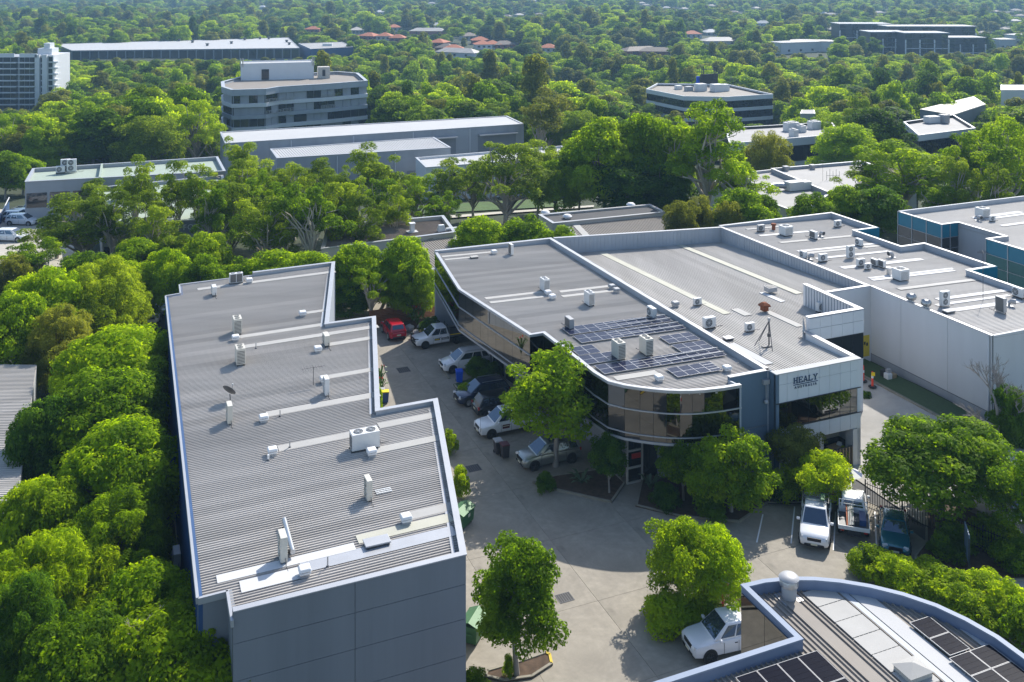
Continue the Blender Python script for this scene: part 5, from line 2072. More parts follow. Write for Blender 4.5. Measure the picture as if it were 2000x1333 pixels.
grate(788, 723, 'rear drain grate in the shaded yard near the red hatchback', 1.05, 1.1)
grate(925, 915, 'drain grate in the shaded yard beside the sunlit corner', .95, .9)
grate(1103, 1168, 'drain grate in the sunlit concrete beside the near yard tree', .85, .75)
# wheel stop
p, q = at(869, 728, 0), at(877, 741, 0)
MB().slab(p.xy, q.xy, .2, .01, .14).build('wheel_stop', 'kerb', None, label='pale concrete wheel stop in front of the blue bin', cat='wheel stop', bevel=.02, loc=(p.x, p.y, 0))
# red standpipe in the near bed
p = at(1412, 1188, 0)
o = thing('fire_hydrant', 'red bent standpipe hydrant in the bed behind the mirror corner', 'hydrant', p)
MB().tube([p, p + Vector((-.02, 0, .9)), p + Vector((.05, .02, 1.25))], .07, 10).build('riser', 'red_paint', o, smooth_angle=40)
MB().tube([p + Vector((-.28, 0, 1.25)), p + Vector((.42, .05, 1.25))], .07, 10).build('cross_pipe', 'red_paint', o, smooth_angle=40)
for dx in (-.32, .45):
    MB().lathe(p + Vector((dx, .02, 1.25)), [(.11, -.04), (.11, .04)], 12, 'x').build('flange', 'red_paint', o)

# timber screen fence behind the red car
a, b = at(722, 640, 0).xy, at(858, 618, 0).xy
d = b - a
L = d.length
d.normalize()
fe = thing('timber_fence', 'brown horizontal slat timber fence behind the red hatchback', 'fence', (a.x, a.y, 0))
n_ = int(L / 2.0)
for k in range(n_ + 1):
    c = a + d * (L * k / n_)
    MB().box((c.x, c.y, 0), (.1, .1, 1.75), math.atan2(d.y, d.x)).build('post', 'timber', fe)
for k in range(n_):
    c = a + d * (L * (k + .5) / n_) - Vector((-d.y, d.x)) * .07
    for j in range(11):
        MB().box((c.x, c.y, .12 + j * .148), (L / n_ - .02, .03, .11), math.atan2(d.y, d.x)).build('slat', 'timber', fe)
# steel picket fence along the street
a, b = at(1700, 1012, 0).xy, at(1815, 1060, 0).xy
a, b = at(1690, 985, 0).xy, at(2060, 1118, .6).xy
d = b - a
L = d.length
d.normalize()
pf_ = thing('picket_fence', 'black steel picket fence along the street beyond the parked cars', 'fence', (a.x, a.y, 0))
n_ = int(L / .17)
pk = MB().box((0, 0, 0), (.03, .03, 1.55)).mesh('picket', 'black_paint')
for k in range(n_):
    c = a + d * (L * k / n_)
    z = terrain(c.x, c.y)
    if k % 15 == 0:
        MB().box((c.x, c.y, z - .1), (.07, .07, 1.8), math.atan2(d.y, d.x)).build('post', 'black_paint', pf_)
    else:
        piece('picket', pk, pf_, (c.x, c.y, z + .05), math.atan2(d.y, d.x))
for zz in (.2, 1.4):
    for k in range(8):
        p0, p1 = a + d * L * k / 8, a + d * L * (k + 1) / 8
        z = terrain(p0.x, p0.y)
        MB().slab(p0, p1, .035, z + zz, z + zz + .05).build('rail', 'black_paint', pf_)
# dark gate and fence at the end of the tall wall
ga = W_ - V * .15 + U * .1
gt_ = thing('steel_gate', 'black steel gate with white number plate at the corner of the tall wall', 'gate', (ga.x, ga.y, 1.1))
for k in range(5):
    c = ga - V * (k * 1.35 + .1) + U * (.02 * k)
    z = terrain(c.x, c.y)
    MB().box((c.x, c.y, z - .1), (.12, .12, 2.1), TH).build('post', 'black_paint', gt_)
for k in range(30):
    c = ga - V * (k * .19 + .2)
    z = terrain(c.x, c.y)
    MB().box((c.x, c.y, z + .05), (.04, .09, 1.85), TH).build('bar', 'black_paint', gt_)
c = ga - V * 4.0 - U * .12
z = terrain(c.x, c.y)
MB().box((c.x, c.y, z + 1.25), (.02, .62, .32), TH).build('number_plate', 'plastic_white', gt_)
for k in range(3):
    cc = c - U * .012 + V * (k * .17 - .17)
    MB().box((cc.x, cc.y, z + 1.30), (.012, .06, .22), TH).build('digit', 'navy_letter', gt_)
# estate name board
p0, p1 = at(1893, 1130, 0).xy, at(1927, 1100, 0).xy
p0 = at(1893, 1095, 1.0).xy
bd = thing('name_board', 'slate blue estate board with red 9-11 numbers by the street shrubs', 'sign', (p0.x, p0.y, 0))
dd = (U * .62 + V * .78).normalized()
for k in (0, 1):
    c = p0 + dd * 1.5 * k
    MB().box((c.x, c.y, 0), (.1, .1, 2.3), math.atan2(dd.y, dd.x)).build('post', 'steel_dark', bd)
c = p0 + dd * .75
MB().box((c.x, c.y, .75), (1.6, .07, 1.75), math.atan2(dd.y, dd.x)).build('board', 'wall_teal_grey', bd)
nb_ = Vector((dd.y, -dd.x))
cc = c + nb_ * .045 - dd * .15
MB().box((cc.x, cc.y, 2.02), (.95, .012, .40), math.atan2(dd.y, dd.x)).build('number_patch', 'red_paint', bd)
cc += nb_ * .012
letters('9-11', (cc.x, cc.y, 2.22), dd, 1, .40, .012, 'plastic_white', bd, weight=.008)
for k in range(5):
    cc = c + nb_ * .038 - dd * (.1 + .06 * (k % 2))
    MB().box((cc.x, cc.y, 1.72 - k * .17), (1.0 - .12 * (k % 3), .012, .05), math.atan2(dd.y, dd.x)).build('text_line', 'ac_grey', bd)
# pallets with goods at the end of the driveway, yellow notice on the wall above
pq = at(1702, 694, 1.1)
pq = R3 - V * 4.0 - U * 1.7
o = thing('pallet_load', 'pallet stacked with wrapped goods at the end of the driveway', 'pallet', (pq.x, pq.y, terrain(pq.x, pq.y) + .02))
zq = terrain(pq.x, pq.y) + .02
for k in range(5):
    c = pq + V * (k * .24 - .48)
    MB().box((c.x, c.y, zq + .1), (1.15, .13, .03), TH).build('board', 'cardboard', o)
for k in (-1, 0, 1):
    c = pq + U * (k * .5)
    MB().box((c.x, c.y, zq), (.1, 1.15, .1), TH).build('bearer', 'cardboard', o)
for dx, dy, sx, sy, h, m_ in ((-.25, -.2, .5, .5, .45, 'plastic_white'), (.28, -.15, .45, .6, .35, 'cardboard'), (-.1, .32, .7, .4, .55, 'grille_dark'), (-.1, -.1, .4, .3, .75, 'ac_grey')):
    c = pq + U * dx + V * dy
    MB().box((c.x, c.y, zq + .135), (sx, sy, h), TH + .2 * dx).build('carton', m_, o, bevel=.02)
yp = J_ + U * ((R3 - J_).length - .75) - V * .09
o = thing('safety_sign', 'faded yellow safety sign on the wall at the end of the driveway', 'sign', (yp.x, yp.y, 1.6))
MB().box((yp.x, yp.y, 1.5), (1.1, .02, 1.9), TH).build('sign_board', 'plate_yellow', o)
for k in range(3):
    c = yp + U * (k * .27 - .27) - V * .015
    MB().box((c.x, c.y, 2.45 + .12 * (k % 2)), (.2, .012, .28), TH).build('symbol', 'black_paint', o)
# low blue umbrella / folded awning beside the skip
p = at(1660, 932, 1.5)
o = thing('blue_umbrella', 'blue and white parasol showing between the shrubs beside the skip', 'parasol', (p.x, p.y, 0))
MB().tube([(p.x, p.y, 0), (p.x, p.y, 2.1)], .03, 6).build('pole', 'steel', o)
for k in range(8):
    t0_, t1_ = 2 * math.pi * k / 8, 2 * math.pi * (k + 1) / 8
    MB().add([(p.x, p.y, 2.15), (p.x + .85 * math.cos(t0_), p.y + .85 * math.sin(t0_), 1.75), (p.x + .85 * math.cos(t1_), p.y + .85 * math.sin(t1_), 1.75)], [(0, 1, 2)]).build('canopy_panel', 'blue_dark_plastic' if k % 2 else 'plastic_white', o)
# boulders beside the flower bed
rng0 = random.Random(3)
for i, (x, y, r_, lb_) in enumerate(((800, 644, .5, 'largest pale boulder in the flower bed beside the red hatchback'), (812, 652, .38, 'pale boulder in front of the tray back ute'),
                                     (822, 640, .42, 'boulder behind the tray back ute in the flower bed'), (806, 660, .3, 'small boulder at the kerb between hatchback and tray back ute'),
                                     (838, 632, .4, 'boulder at the rear of the flower bed under the glass office'))):
    p = at(x, y, .1)
    mb_ = MB()
    vs, fs = [], []
    prof = []
    n1, n2 = 8, 5
    for j in range(n2 + 1):
        ph_ = math.pi * j / n2
        for k in range(n1):
            th = 2 * math.pi * k / n1
            rr = r_ * rng0.uniform(.8, 1.15)
            vs.append((p.x + rr * math.sin(ph_) * math.cos(th), p.y + rr * math.sin(ph_) * math.sin(th), .12 + r_ * .3 + rr * .65 * math.cos(ph_)))
    for j in range(n2):
        for k in range(n1):
            fs.append((j * n1 + k, j * n1 + (k + 1) % n1, (j + 1) * n1 + (k + 1) % n1, (j + 1) * n1 + k))
    mb_.add(vs, fs)
    mb_.build('boulder', 'stone', None, label=lb_, cat='boulder', group='boulders in the flower bed', loc=(p.x, p.y, 0))
# ================================================================== TREES
rng = np.random.default_rng(7)


def leaves_mesh(name, cen, nrm, length, tint, mat, aspect=.5, fold=.0):
    N = len(cen)
    t = rng.normal(size=(N, 3))
    t -= nrm * np.sum(t * nrm, 1)[:, None]
    t /= np.linalg.norm(t, axis=1)[:, None] + 1e-9
    b = np.cross(nrm, t)
    L = length[:, None] * .5
    W = L * aspect
    v = np.empty((N, 4, 3))
    v[:, 0] = cen - t * L
    v[:, 1] = cen + b * W + nrm * L * .12
    v[:, 2] = cen + t * L
    v[:, 3] = cen - b * W + nrm * L * .12
    me = bpy.data.meshes.new(name)
    me.vertices.add(4 * N)
    me.vertices.foreach_set('co', v.astype(np.float32).ravel())
    me.loops.add(4 * N)
    me.loops.foreach_set('vertex_index', np.arange(4 * N, dtype=np.int32))
    me.polygons.add(N)
    me.polygons.foreach_set('loop_start', np.arange(0, 4 * N, 4, dtype=np.int32))
    me.update(calc_edges=True)
    at_ = me.attributes.new('tint', 'FLOAT', 'POINT')
    at_.data.foreach_set('value', np.repeat(np.clip(tint, 0, 1), 4).astype(np.float32))
    me.materials.append(MATS[mat])
    return me


def lobe_cloud(lobes, per, l0, shell=(.8, 1.06), up=.35, flat=.75, droop=0.0, rnd=.34):
    """leaf positions, facings and tints over a set of foliage clumps (centre, radius, tint)"""
    cs, ns, ts, ls = [], [], [], []
    mr = np.mean([q[1] for q in lobes])
    for c, r, ti in lobes:
        n = max(6, int(per * (r / mr) ** 2))
        d = rng.normal(size=(n, 3))
        d /= np.linalg.norm(d, axis=1)[:, None]
        d[:, 2] = d[:, 2] * .75 + .32
        d /= np.linalg.norm(d, axis=1)[:, None]
        # small tufts roughen the clump
        tuft = 1 + .13 * np.sin(d[:, 0] * 7 + c[1] * 3) * np.cos(d[:, 1] * 8 + c[0] * 2) + .10 * np.sin(d[:, 2] * 11 + c[0])
        rad = r * rng.uniform(shell[0], shell[1], n) * tuft
        p = np.array(c) + d * rad[:, None] * np.array([1, 1, flat])
        p[:, 2] -= droop * (1 - d[:, 2]) * r * .4
        nn = d * .9 + rng.normal(size=(n, 3)) * rnd + np.array([0, 0, up])
        nn /= np.linalg.norm(nn, axis=1)[:, None]
        cs.append(p)
        ns.append(nn)
        ts.append(ti + rng.normal(size=n) * .12)
        ls.append(l0 * rng.uniform(.6, 1.35, n))
    return np.concatenate(cs), np.concatenate(ns), np.concatenate(ls), np.concatenate(ts)


def make_lobes(n, rx, z0, z1, r0, r1, fill=.3, spread=1.0, core=.0):
    """clump centres over an uneven dome between heights z0 and z1"""
    out = []
    ph = rng.uniform(0, 6.28, 4)
    tries = 0
    while len(out) < n and tries < n * 60:
        tries += 1
        a = rng.uniform(0, 2 * math.pi)
        e = rng.uniform(-.45, 1.0)
        k = 1 - abs(rng.normal()) * fill
        if k < core:
            continue
        rr = rx * (1 + .16 * math.sin(2 * a + ph[0]) + .10 * math.sin(3 * a + ph[1]) + .08 * math.sin(5 * a + ph[2]))
        ce = math.sqrt(max(0, 1 - e * e)) if e > 0 else math.sqrt(max(0, 1 - (e * 1.1) ** 2))
        r = rng.uniform(r0, r1)
        x, y = (rr - r * .6) * ce * k * math.cos(a), (rr - r * .6) * ce * k * math.sin(a)
        z = z0 + (z1 - z0 - r) * (.36 + .64 * e * k) + rng.normal() * .12 * r
        c = (x, y, max(z, z0))
        if any((c[0] - q[0][0]) ** 2 + (c[1] - q[0][1]) ** 2 + (c[2] - q[0][2]) ** 2 < (.62 * (r + q[1]) / 2 * spread) ** 2 for q in out):
            continue
        out.append((c, r, rng.uniform(.12, .9)))
    return out


def trunk_mesh(name, lobes, h0, r0, mat, lean=.3, limbs=14, fork=.35, wig=.25, thin=.16):
    """tapered stem with limbs reaching into the foliage clumps"""
    mb = MB()
    top = max(l[0][2] for l in lobes)
    zc = h0 + (top - h0) * .55
    lx, ly = rng.normal() * lean, rng.normal() * lean
    pts = [(0, 0, -.3)]
    for k in range(1, 6):
        f = k / 5
        pts.append((lx * f + rng.normal() * wig * .3 * f, ly * f + rng.normal() * wig * .3 * f, zc * f))
    rad = [r0 * (1.35, 1, .86, .72, .55, .34)[k] for k in range(6)]
    mb.tube(pts, rad, 7)
    idx = rng.permutation(len(lobes))[:limbs]
    for i in idx:
        c, r, _ = lobes[i]
        f = rng.uniform(fork, .95)
        k = min(4, int(f * 5))
        w = f * 5 - k
        a = Vector(pts[k]) * (1 - w) + Vector(pts[k + 1]) * w
        if a.z > c[2] - .1:
            a = Vector(pts[2]) * .5 + Vector(pts[3]) * .5
        e = Vector(c)
        m1 = a.lerp(e, .4) + Vector((rng.normal() * wig, rng.normal() * wig, .12 * (e - a).length))
        m2 = a.lerp(e, .75) + Vector((rng.normal() * wig, rng.normal() * wig, .08 * (e - a).length))
        q0 = rad[k] * .66
        mb.tube([a, m1, m2, e], [q0, q0 * .7, q0 * .42, q0 * thin], 5, cap=False)
    return mb.mesh(name, mat, smooth_angle=70)


PROTO = {}


def proto(key, n, rx, z0, z1, r0, r1, per, l0, leaf, bark, tr, aspect=.5, limbs=14, fill=.3, flat=.75, droop=0., up=.45, shell=(.78, 1.06), rnd=.36,
          fork=.35, spread=1.0, lean=.3, wig=.25):
    lobes = make_lobes(n, rx, z0, z1, r0, r1, fill, spread)
    c, nn, ls, ts = lobe_cloud(lobes, per, l0, shell, up, flat, droop, rnd)
    PROTO[key] = (leaves_mesh('crown', c, nn, ls, ts, leaf, aspect), trunk_mesh('trunk', lobes, z0 * .5, tr, bark, lean, limbs, fork, wig), rx, z1)


# near trees: leaf sprays of a hand's width to a forearm's length
for k in range(3):
    proto(f'dome{k}', 190, 4.2, 2.6, 8.6, .50, 1.05, 250, .25, 'leaf_bright', 'bark', .2, .55, 18, fill=.16, spread=.80)
proto('dome_high', 165, 4.2, 2.9, 8.6, .50, 1.05, 250, .25, 'leaf_bright', 'bark', .2, .55, 26, fill=.24, spread=.82)
for k in range(2):
    proto(f'feather{k}', 150, 4.4, 1.0, 9.2, .45, 1.0, 330, .36, 'leaf_mid', 'bark', .2, .16, 24, fill=.25, droop=.5, up=.5, spread=.85, rnd=.6)
proto('yard', 125, 2.5, 1.9, 7.4, .34, .72, 250, .17, 'leaf_mid', 'bark_grey', .14, .6, 34, fill=.34, flat=.85, spread=.9, rnd=.5)
proto('yard_open', 84, 2.5, 2.5, 7.4, .34, .75, 230, .18, 'leaf_mid', 'bark_grey', .13, .6, 40, fill=.45, flat=.8, spread=1.05, rnd=.5)
proto('yard_b', 80, 2.5, 1.9, 5.6, .40, .80, 250, .19, 'leaf_bright', 'bark_grey', .12, .6, 22, fill=.35, spread=.95, rnd=.45)
proto('lime', 85, 2.6, 1.3, 5.4, .36, .78, 270, .19, 'leaf_lime', 'bark_grey', .09, .45, 22, fill=.3, spread=.95, rnd=.5)
proto('deep', 100, 2.5, .7, 5.2, .42, .82, 260, .19, 'leaf_mid', 'bark_grey', .12, .6, 20, fill=.25, spread=.85, rnd=.42)
for k in range(2):
    proto(f'shrub{k}', 44, 1.25, .1, 2.3, .26, .52, 210, .15, 'leaf_lime', 'bark', .04, .5, 8, fill=.25, spread=.9, rnd=.45)
proto('shrub_deep', 34, 1.0, .1, 1.7, .26, .46, 210, .13, 'leaf_bright', 'bark', .04, .5, 6, fill=.25, spread=.9)
# middle distance
for k in range(4):
    proto(f'euc{k}', 50, 5.0, 4.6, 15.5, .5, 1.25, 300, .32, 'leaf_euc', 'bark_pale', .27, .42, 46, fill=.42, flat=.80, spread=1.22, fork=.26, lean=.9, wig=.5, rnd=.42)
for k in range(3):
    proto(f'bushy{k}', 120, 5.0, 2.2, 12.5, .75, 1.55, 230, .38, 'leaf_bright', 'bark_grey', .24, .5, 16, fill=.2, flat=.66, spread=.85)
for k in range(3):
    proto(f'thin{k}', 34, 3.6, 6.0, 15.5, .55, 1.15, 260, .34, 'leaf_euc', 'bark_pale', .18, .4, 28, fill=.5, flat=.8, spread=1.15, fork=.38, lean=.6, wig=.4, rnd=.45)
proto('olive', 80, 4.0, 2.5, 11, .65, 1.3, 300, .42, 'leaf_olive', 'bark_grey', .2, .18, 22, fill=.35, droop=.6, rnd=.6)
proto('grey', 64, 3.0, 2.0, 8.5, .5, 1.0, 280, .36, 'leaf_grey', 'bark_grey', .15, .2, 18, fill=.35, droop=.5, rnd=.6)
proto('darkmid', 100, 4.6, 2.0, 12, .75, 1.5, 240, .38, 'leaf_deep', 'bark', .22, .5, 14, fill=.25, spread=.85)
# far trees
for k in range(6):
    lf = ('leaf_forest', 'leaf_mid', 'leaf_forest', 'leaf_euc', 'leaf_bright', 'leaf_olive')[k]
    proto(f'far{k}', 44, 5.2, 2.0, 13.5 + (k % 3), 1.2, 2.5, 190, .60, lf, 'bark_pale' if k % 2 else 'bark_grey', .26, .6, 8, fill=.18, flat=.62, spread=.85, rnd=.26)
proto('far6', 40, 3.4, 1.5, 17.5, 1.0, 1.9, 180, .60, 'leaf_deep', 'bark_grey', .26, .6, 8, fill=.2, flat=.7, spread=.85, rnd=.3)
proto('far7', 44, 6.4, 5.0, 14.0, 1.2, 2.3, 190, .60, 'leaf_euc', 'bark_pale', .28, .6, 10, fill=.25, flat=.5, spread=.95, rnd=.3)


def tree(key, pos, label, group=None, rad=None, height=None, rz=None, name='tree', cat='tree', leaf=None):
    cr, tk, rx, zt = PROTO[key]
    o = thing(name, label, cat, pos, group)
    sx = (rad / rx) if rad else 1
    sz = (height / zt) if height else sx
    o.scale = (sx, sx, sz)
    o.rotation_euler = (0, 0, rng.uniform(0, 6.28) if rz is None else rz)
    a = bpy.data.objects.new('crown', cr)
    b = bpy.data.objects.new('trunk', tk)
    for q in (a, b):
        C.objects.link(q)
        q.parent = o
    if leaf:
        a.material_slots[0].link = 'OBJECT'
        a.material_slots[0].material = MATS[leaf]
    return o


def tree_px(key, x, y, rpx, top_px, label, hc=5.0, ground=0.0, group=None, name='tree', leaf=None, z_rel=.6, cat='tree'):
    """crown centre seen at (x, y) and lying hc above the ground; rpx = half width; top_px = y of its top"""
    p = at(x, y, ground + hc)
    r = rpx * p.y / FPX
    # the top of the crown lies at about the same distance
    top = CAM_H - (top_px - HORIZON) * p.y / FPX
    return tree(key, (p.x, p.y, ground), label, group, r, max(1.2, top - ground), name=name, leaf=leaf, cat=cat)
# ================================================================== BUILDINGS BEYOND THE ESTATE
FOOT = []         # footprints kept free of scattered trees
PROTECT = []      # (x0, y0, x1, y1, distance): parts of the view that stay open towards a far building


def flat_block(name, label, cat, px, z, wall_m='wall_white', roof_m='roof_white', par=.5, rib=None, base=None, eave=False):
    """block with parapet and deck; px = roof corners as surveyed at height z (counter clockwise)"""
    pl = [at(x, y, z).xy for x, y in px]
    zb = min(terrain(p.x, p.y) for p in pl) - .5 if base is None else base
    c = sum(pl, Vector((0, 0))) / len(pl)
    o = thing(name, label, cat, (c.x, c.y, zb + .5))
    MB().wall(pl, zb, z - .08, .3, closed=True).build('wall', wall_m, o)
    MB().wall(pl, z - .08, z, .42, closed=True, off=-.08 if not eave else -.4).build('coping', 'flashing', o)
    MB().sheet(pl, lambda p: z - par).build('roof_deck', roof_m, o)
    if rib:
        d, pitch = rib
        mb_ = MB()
        ribs(mb_, pl, d, pitch, .12, .06, lambda p: z - par)
        mb_.build('roof_rib', roof_m, o, kind='stuff')
    FOOT.append(pl)
    return o, pl, zb


def facade_windows(o, a, b, z0, z1, n, mat='office_glass', gap=.4, proud=.06, name='window', th=.08):
    a, b = Vector(a[:2]), Vector(b[:2])
    d = b - a
    L = d.length
    d.normalize()
    nm = Vector((d.y, -d.x))
    for j in range(n):
        p, q = a + d * (L * j / n + gap / 2), a + d * (L * (j + 1) / n - gap / 2)
        c = (p + q) / 2 + nm * (proud - th / 2)
        MB().box((c.x, c.y, z0), ((q - p).length, th, z1 - z0), math.atan2(d.y, d.x)).build(name, mat, o)


def wall_joints(o, a, b, z0, z1, n):
    """downpipes and panel joints that break up a long wall"""
    d = (b - a).normalized()
    nm = Vector((d.y, -d.x))
    for j in range(1, n):
        c = a.lerp(b, j / n) + nm * .03
        if j % 3 == 0:
            MB().tube([(c.x + nm.x * .1, c.y + nm.y * .1, z0), (c.x + nm.x * .1, c.y + nm.y * .1, z1)], .09, 6).build('downpipe', 'wall_white', o)
        else:
            MB().box((c.x, c.y, z0), (.06, .03, z1 - z0), math.atan2(d.y, d.x)).build('panel_joint', 'wall_grey', o)


# green roofed building by the far car park
o, pl, zb = flat_block('green_roof_unit', 'pale green flat roofed building behind tall gum trees at the far car park', 'warehouse',
                       [(49, 355), (440, 334), (425, 306), (64, 329)], 5.0, 'wall_grey', 'roof_green', .6)
MB().slab(pl[0].lerp(pl[1], .36), pl[3].lerp(pl[2], .36), .3, 4.3, 5.05).build('divider', 'roof_green', o)
facade_windows(o, pl[0], pl[1], 1.0, 3.2, 9)
o2, pl2, zb2 = flat_block('green_roof_annex', 'front wing of the pale green roofed building with dark fascia', 'warehouse',
                          [(200, 444), (442, 424), (436, 342), (190, 366)], 4.5, 'wall_grey', 'roof_green', .5)
d = (pl2[1] - pl2[0]).normalized()
nm = Vector((d.y, -d.x))
MB().slab(pl2[0] + nm * .1, pl2[1] + nm * .1, .12, 2.9, 4.35).build('fascia', 'wall_slate', o2)
for txt, x in (('FO', 367), ('LE', 390)):
    k = (at(x, 433, 3.9).xy - pl2[0]).dot(d)
    c = pl2[0] + d * k + nm * .19
    letters(txt, (c.x, c.y, 3.6), d, 1, 1.0, .05, 'plastic_white', o2, 1.1)
facade_windows(o2, pl2[0], pl2[1], -.4, 2.0, 8)
for x, y, k_ in ((118, 339, 'single'), (140, 337, 'double'), (128, 337, 'double')):
    ac(k_, x, y, 4.5, FA, dict([(118, 'white condenser at the left end of the green roof'), (140, 'rightmost tall condenser on the green roof'), (128, 'tall condenser in the middle of three on the green roof')])[x], s=1.5)

# three white roofed warehouses in the middle distance
o, pl, zb = flat_block('long_warehouse', 'long low warehouse with white roof in front of the banded office block', 'warehouse',
                       [(440, 280), (1023, 242), (990, 226.5), (430, 258)], 2.6, 'wall_grey', 'roof_white', .15)
for f0, f1 in ((.16, .33), (.38, .50), (.60, .75), (.83, .97)):
    a, b = pl[0].lerp(pl[1], f0), pl[0].lerp(pl[1], f1)
    d = (b - a).normalized()
    nm = Vector((d.y, -d.x))
    MB().slab(a + nm * .7, b + nm * .7, 1.4, .7, .95).build('awning', 'flashing', o)
    MB().slab(a + nm * .05, b + nm * .05, .1, -3.6, .6).build('roller_door', 'wall_slate', o)
wall_joints(o, pl[0], pl[1], zb, 2.3, 15)
o, pl, zb = flat_block('gabled_warehouse', 'white ribbed roof warehouse in front of the long warehouse', 'warehouse',
                       [(541, 309), (880, 288), (847, 268), (528, 291)], 2.2, 'wall_grey', 'roof_white', .12, (V, .5))
for j in range(7):
    c = pl[0].lerp(pl[1], (j + .5) / 7)
    d = (pl[1] - pl[0]).normalized()
    nm = Vector((d.y, -d.x))
    c += nm * .05
    MB().box((c.x, c.y, zb), (3.2, .1, 5.2), math.atan2(d.y, d.x)).build('roller_door', 'wall_slate', o)
wall_joints(o, pl[0], pl[1], zb, 1.9, 9)
o, pl, zb = flat_block('brown_glass_office', 'white boxy office with brown tinted windows behind the gum trees', 'office building',
                       [(832, 327), (1120, 305), (1098, 285), (812, 308)], 2.2, 'wall_white', 'roof_white', .4)
M('brown_glass', (.07, .035, .022), .1, .2, .1, 1)
facade_windows(o, pl[0].lerp(pl[1], .36), pl[0].lerp(pl[1], .98), -2.6, .9, 7, 'brown_glass', .5)
facade_windows(o, pl[0].lerp(pl[1], .06), pl[0].lerp(pl[1], .30), -2.6, .9, 3, 'dark_glass', .5)

# weathered roofs just behind the estate
o, pl, zb = flat_block('rusty_roof_unit', 'low unit with dappled rusty brown ribbed roof behind the trees', 'warehouse',
                       [(628, 486), (890, 453), (866, 421), (640, 440)], 4.8, 'wall_beige', 'roof_brown', .5, (U, .3))
p = at(805, 453, 4.4)
q = thing('roof_vent', 'white chimney vent with flashing on the rusty brown roof', 'roof vent', p)
MB().box(p, (.5, .5, .95), TH).build('vent_base', 'plastic_white', q)
MB().box((p.x, p.y, p.z + .97), (.7, .7, .12), TH).build('vent_cap', 'plastic_white', q)
MB().box(p, (1.3, 1.1, .05), TH).build('base_flashing', 'roof_white', q)
p = at(862, 452, 4.4)
q = thing('roof_unit', 'white rounded fan unit on the rusty brown roof', 'roof vent', p)
MB().box(p, (1.0, .7, .8), TH, top=(.7, .7)).build('unit_case', 'plastic_white', q, bevel=.08)
MB().tube([p + Vector((.6, -.1, .25)), p + Vector((1.9, .4, .25))], .2, 10).build('duct', 'plastic_white', q)
o, pl, zb = flat_block('tan_roof_unit', 'tan ribbed roof partly seen through leaves beside the glass office', 'warehouse',
                       [(800, 535), (900, 515), (889, 458), (815, 466)], 4.2, 'wall_beige', 'roof_tan', .05, (V, .3))
o, pl, zb = flat_block('dark_roof_unit', 'dark flat roofed unit behind the sign warehouse with pale front edge', 'warehouse',
                       [(1080, 436), (1300, 414), (1270, 399), (1052, 419)], 4.9, 'wall_beige', 'asphalt', .25)
for x, y, lb_ in ((1065, 419, 'white cap vent at the left of the dark flat roof'), (1108, 427, 'white cap vent in the middle of the dark flat roof'), (1232, 404, 'white cap vent at the far end of the dark flat roof')):
    p = at(x, y, 4.66)
    q = thing('roof_vent', lb_, 'roof vent', p)
    MB().lathe(p, [(.35, 0), (.3, .2)], 12).build('vent_base', 'plastic_white', q)
    MB().lathe(p + Vector((0, 0, .2)), [(.6, 0), (.62, .1), (.4, .3), (.05, .36)], 14).build('vent_cap', 'plastic_white', q)
o, pl, zb = flat_block('corrugated_unit', 'tan corrugated roof with dappled shade directly behind the sign warehouse', 'warehouse',
                       [(1150, 490), (1350, 468), (1304, 419), (1104, 440)], 4.4, 'wall_beige', 'roof_tan', .05, (V, .34))
s_ = MB()
a, b = at(1123, 438, 4.4), at(1152, 468, 4.4)
strip(s_, a, b, .9, lambda p: 4.35, .07)
s_.build('roof_sheet', 'skylight', o)

# office strip at right middle distance
o, pl, zb = flat_block('flat_roof_unit', 'pale flat roofed unit with antennas among the gums behind the teal office', 'warehouse',
                       [(1615, 374), (1790, 352), (1684, 314), (1506, 329)], 4.0, 'wall_grey', 'roof_flat', .5)
tv_antenna(1607, 354, 3.5, 3.2, R(100), 'tall television antenna on the pale flat roof among the gums', 7, 1.2)
p = at(1627, 352, 3.5)
q = thing('antenna_rack', 'rack of thin antenna masts on the pale flat roof among the gums', 'antenna', p)
for k in range(5):
    MB().tube([(p.x + k * .5 - 1, p.y, 3.5), (p.x + k * .5 - 1, p.y, 4.9 + .3 * (k % 2))], .03, 5).build('mast', 'steel_dark', q)
MB().tube([(p.x - 1, p.y, 4.2), (p.x + 1, p.y, 4.2)], .025, 5).build('cross_bar', 'steel_dark', q)
for x, y, lb_ in ((1535, 334, 'small grey vent at the left rear of the pale flat roof'), (1587, 331, 'small grey vent in the middle rear of the pale flat roof')):
    p = at(x, y, 3.5)
    q = thing('roof_vent', lb_, 'roof vent', p)
    MB().box(p, (.6, .6, .5), TH).build('vent_base', 'ac_grey', q)
    MB().box((p.x, p.y, 4.02), (.85, .85, .25), TH).build('vent_cap', 'ac_grey', q)
o, pl, zb = flat_block('low_roof_unit', 'grey roofed unit with silver ducts between the gums and the pale flat roof', 'warehouse',
                       [(1560, 416), (1622, 378), (1508, 331), (1372, 346)], 3.6, 'wall_concrete', 'roof_flat', .4)
p = at(1535, 371, 3.3)
q = thing('rooftop_plant', 'white box plant with silver curved duct on the grey roof between the gums', 'rooftop plant', p)
MB().box((p.x + 1.2, p.y, p.z), (2.6, 1.6, 1.3), TH).build('plant_case', 'ac_white', q, bevel=.05)
MB().box((p.x + 3.0, p.y + .6, p.z), (1.6, 1.4, 1.2), TH).build('plant_case', 'ac_white', q, bevel=.05)
MB().tube([p + Vector((.2, 0, .6)), p + Vector((-1.5, -.2, .7)), p + Vector((-2.6, -.6, .6)), p + Vector((-2.8, -1.4, .2))], .45, 12).build('duct', 'steel', q, smooth_angle=50)
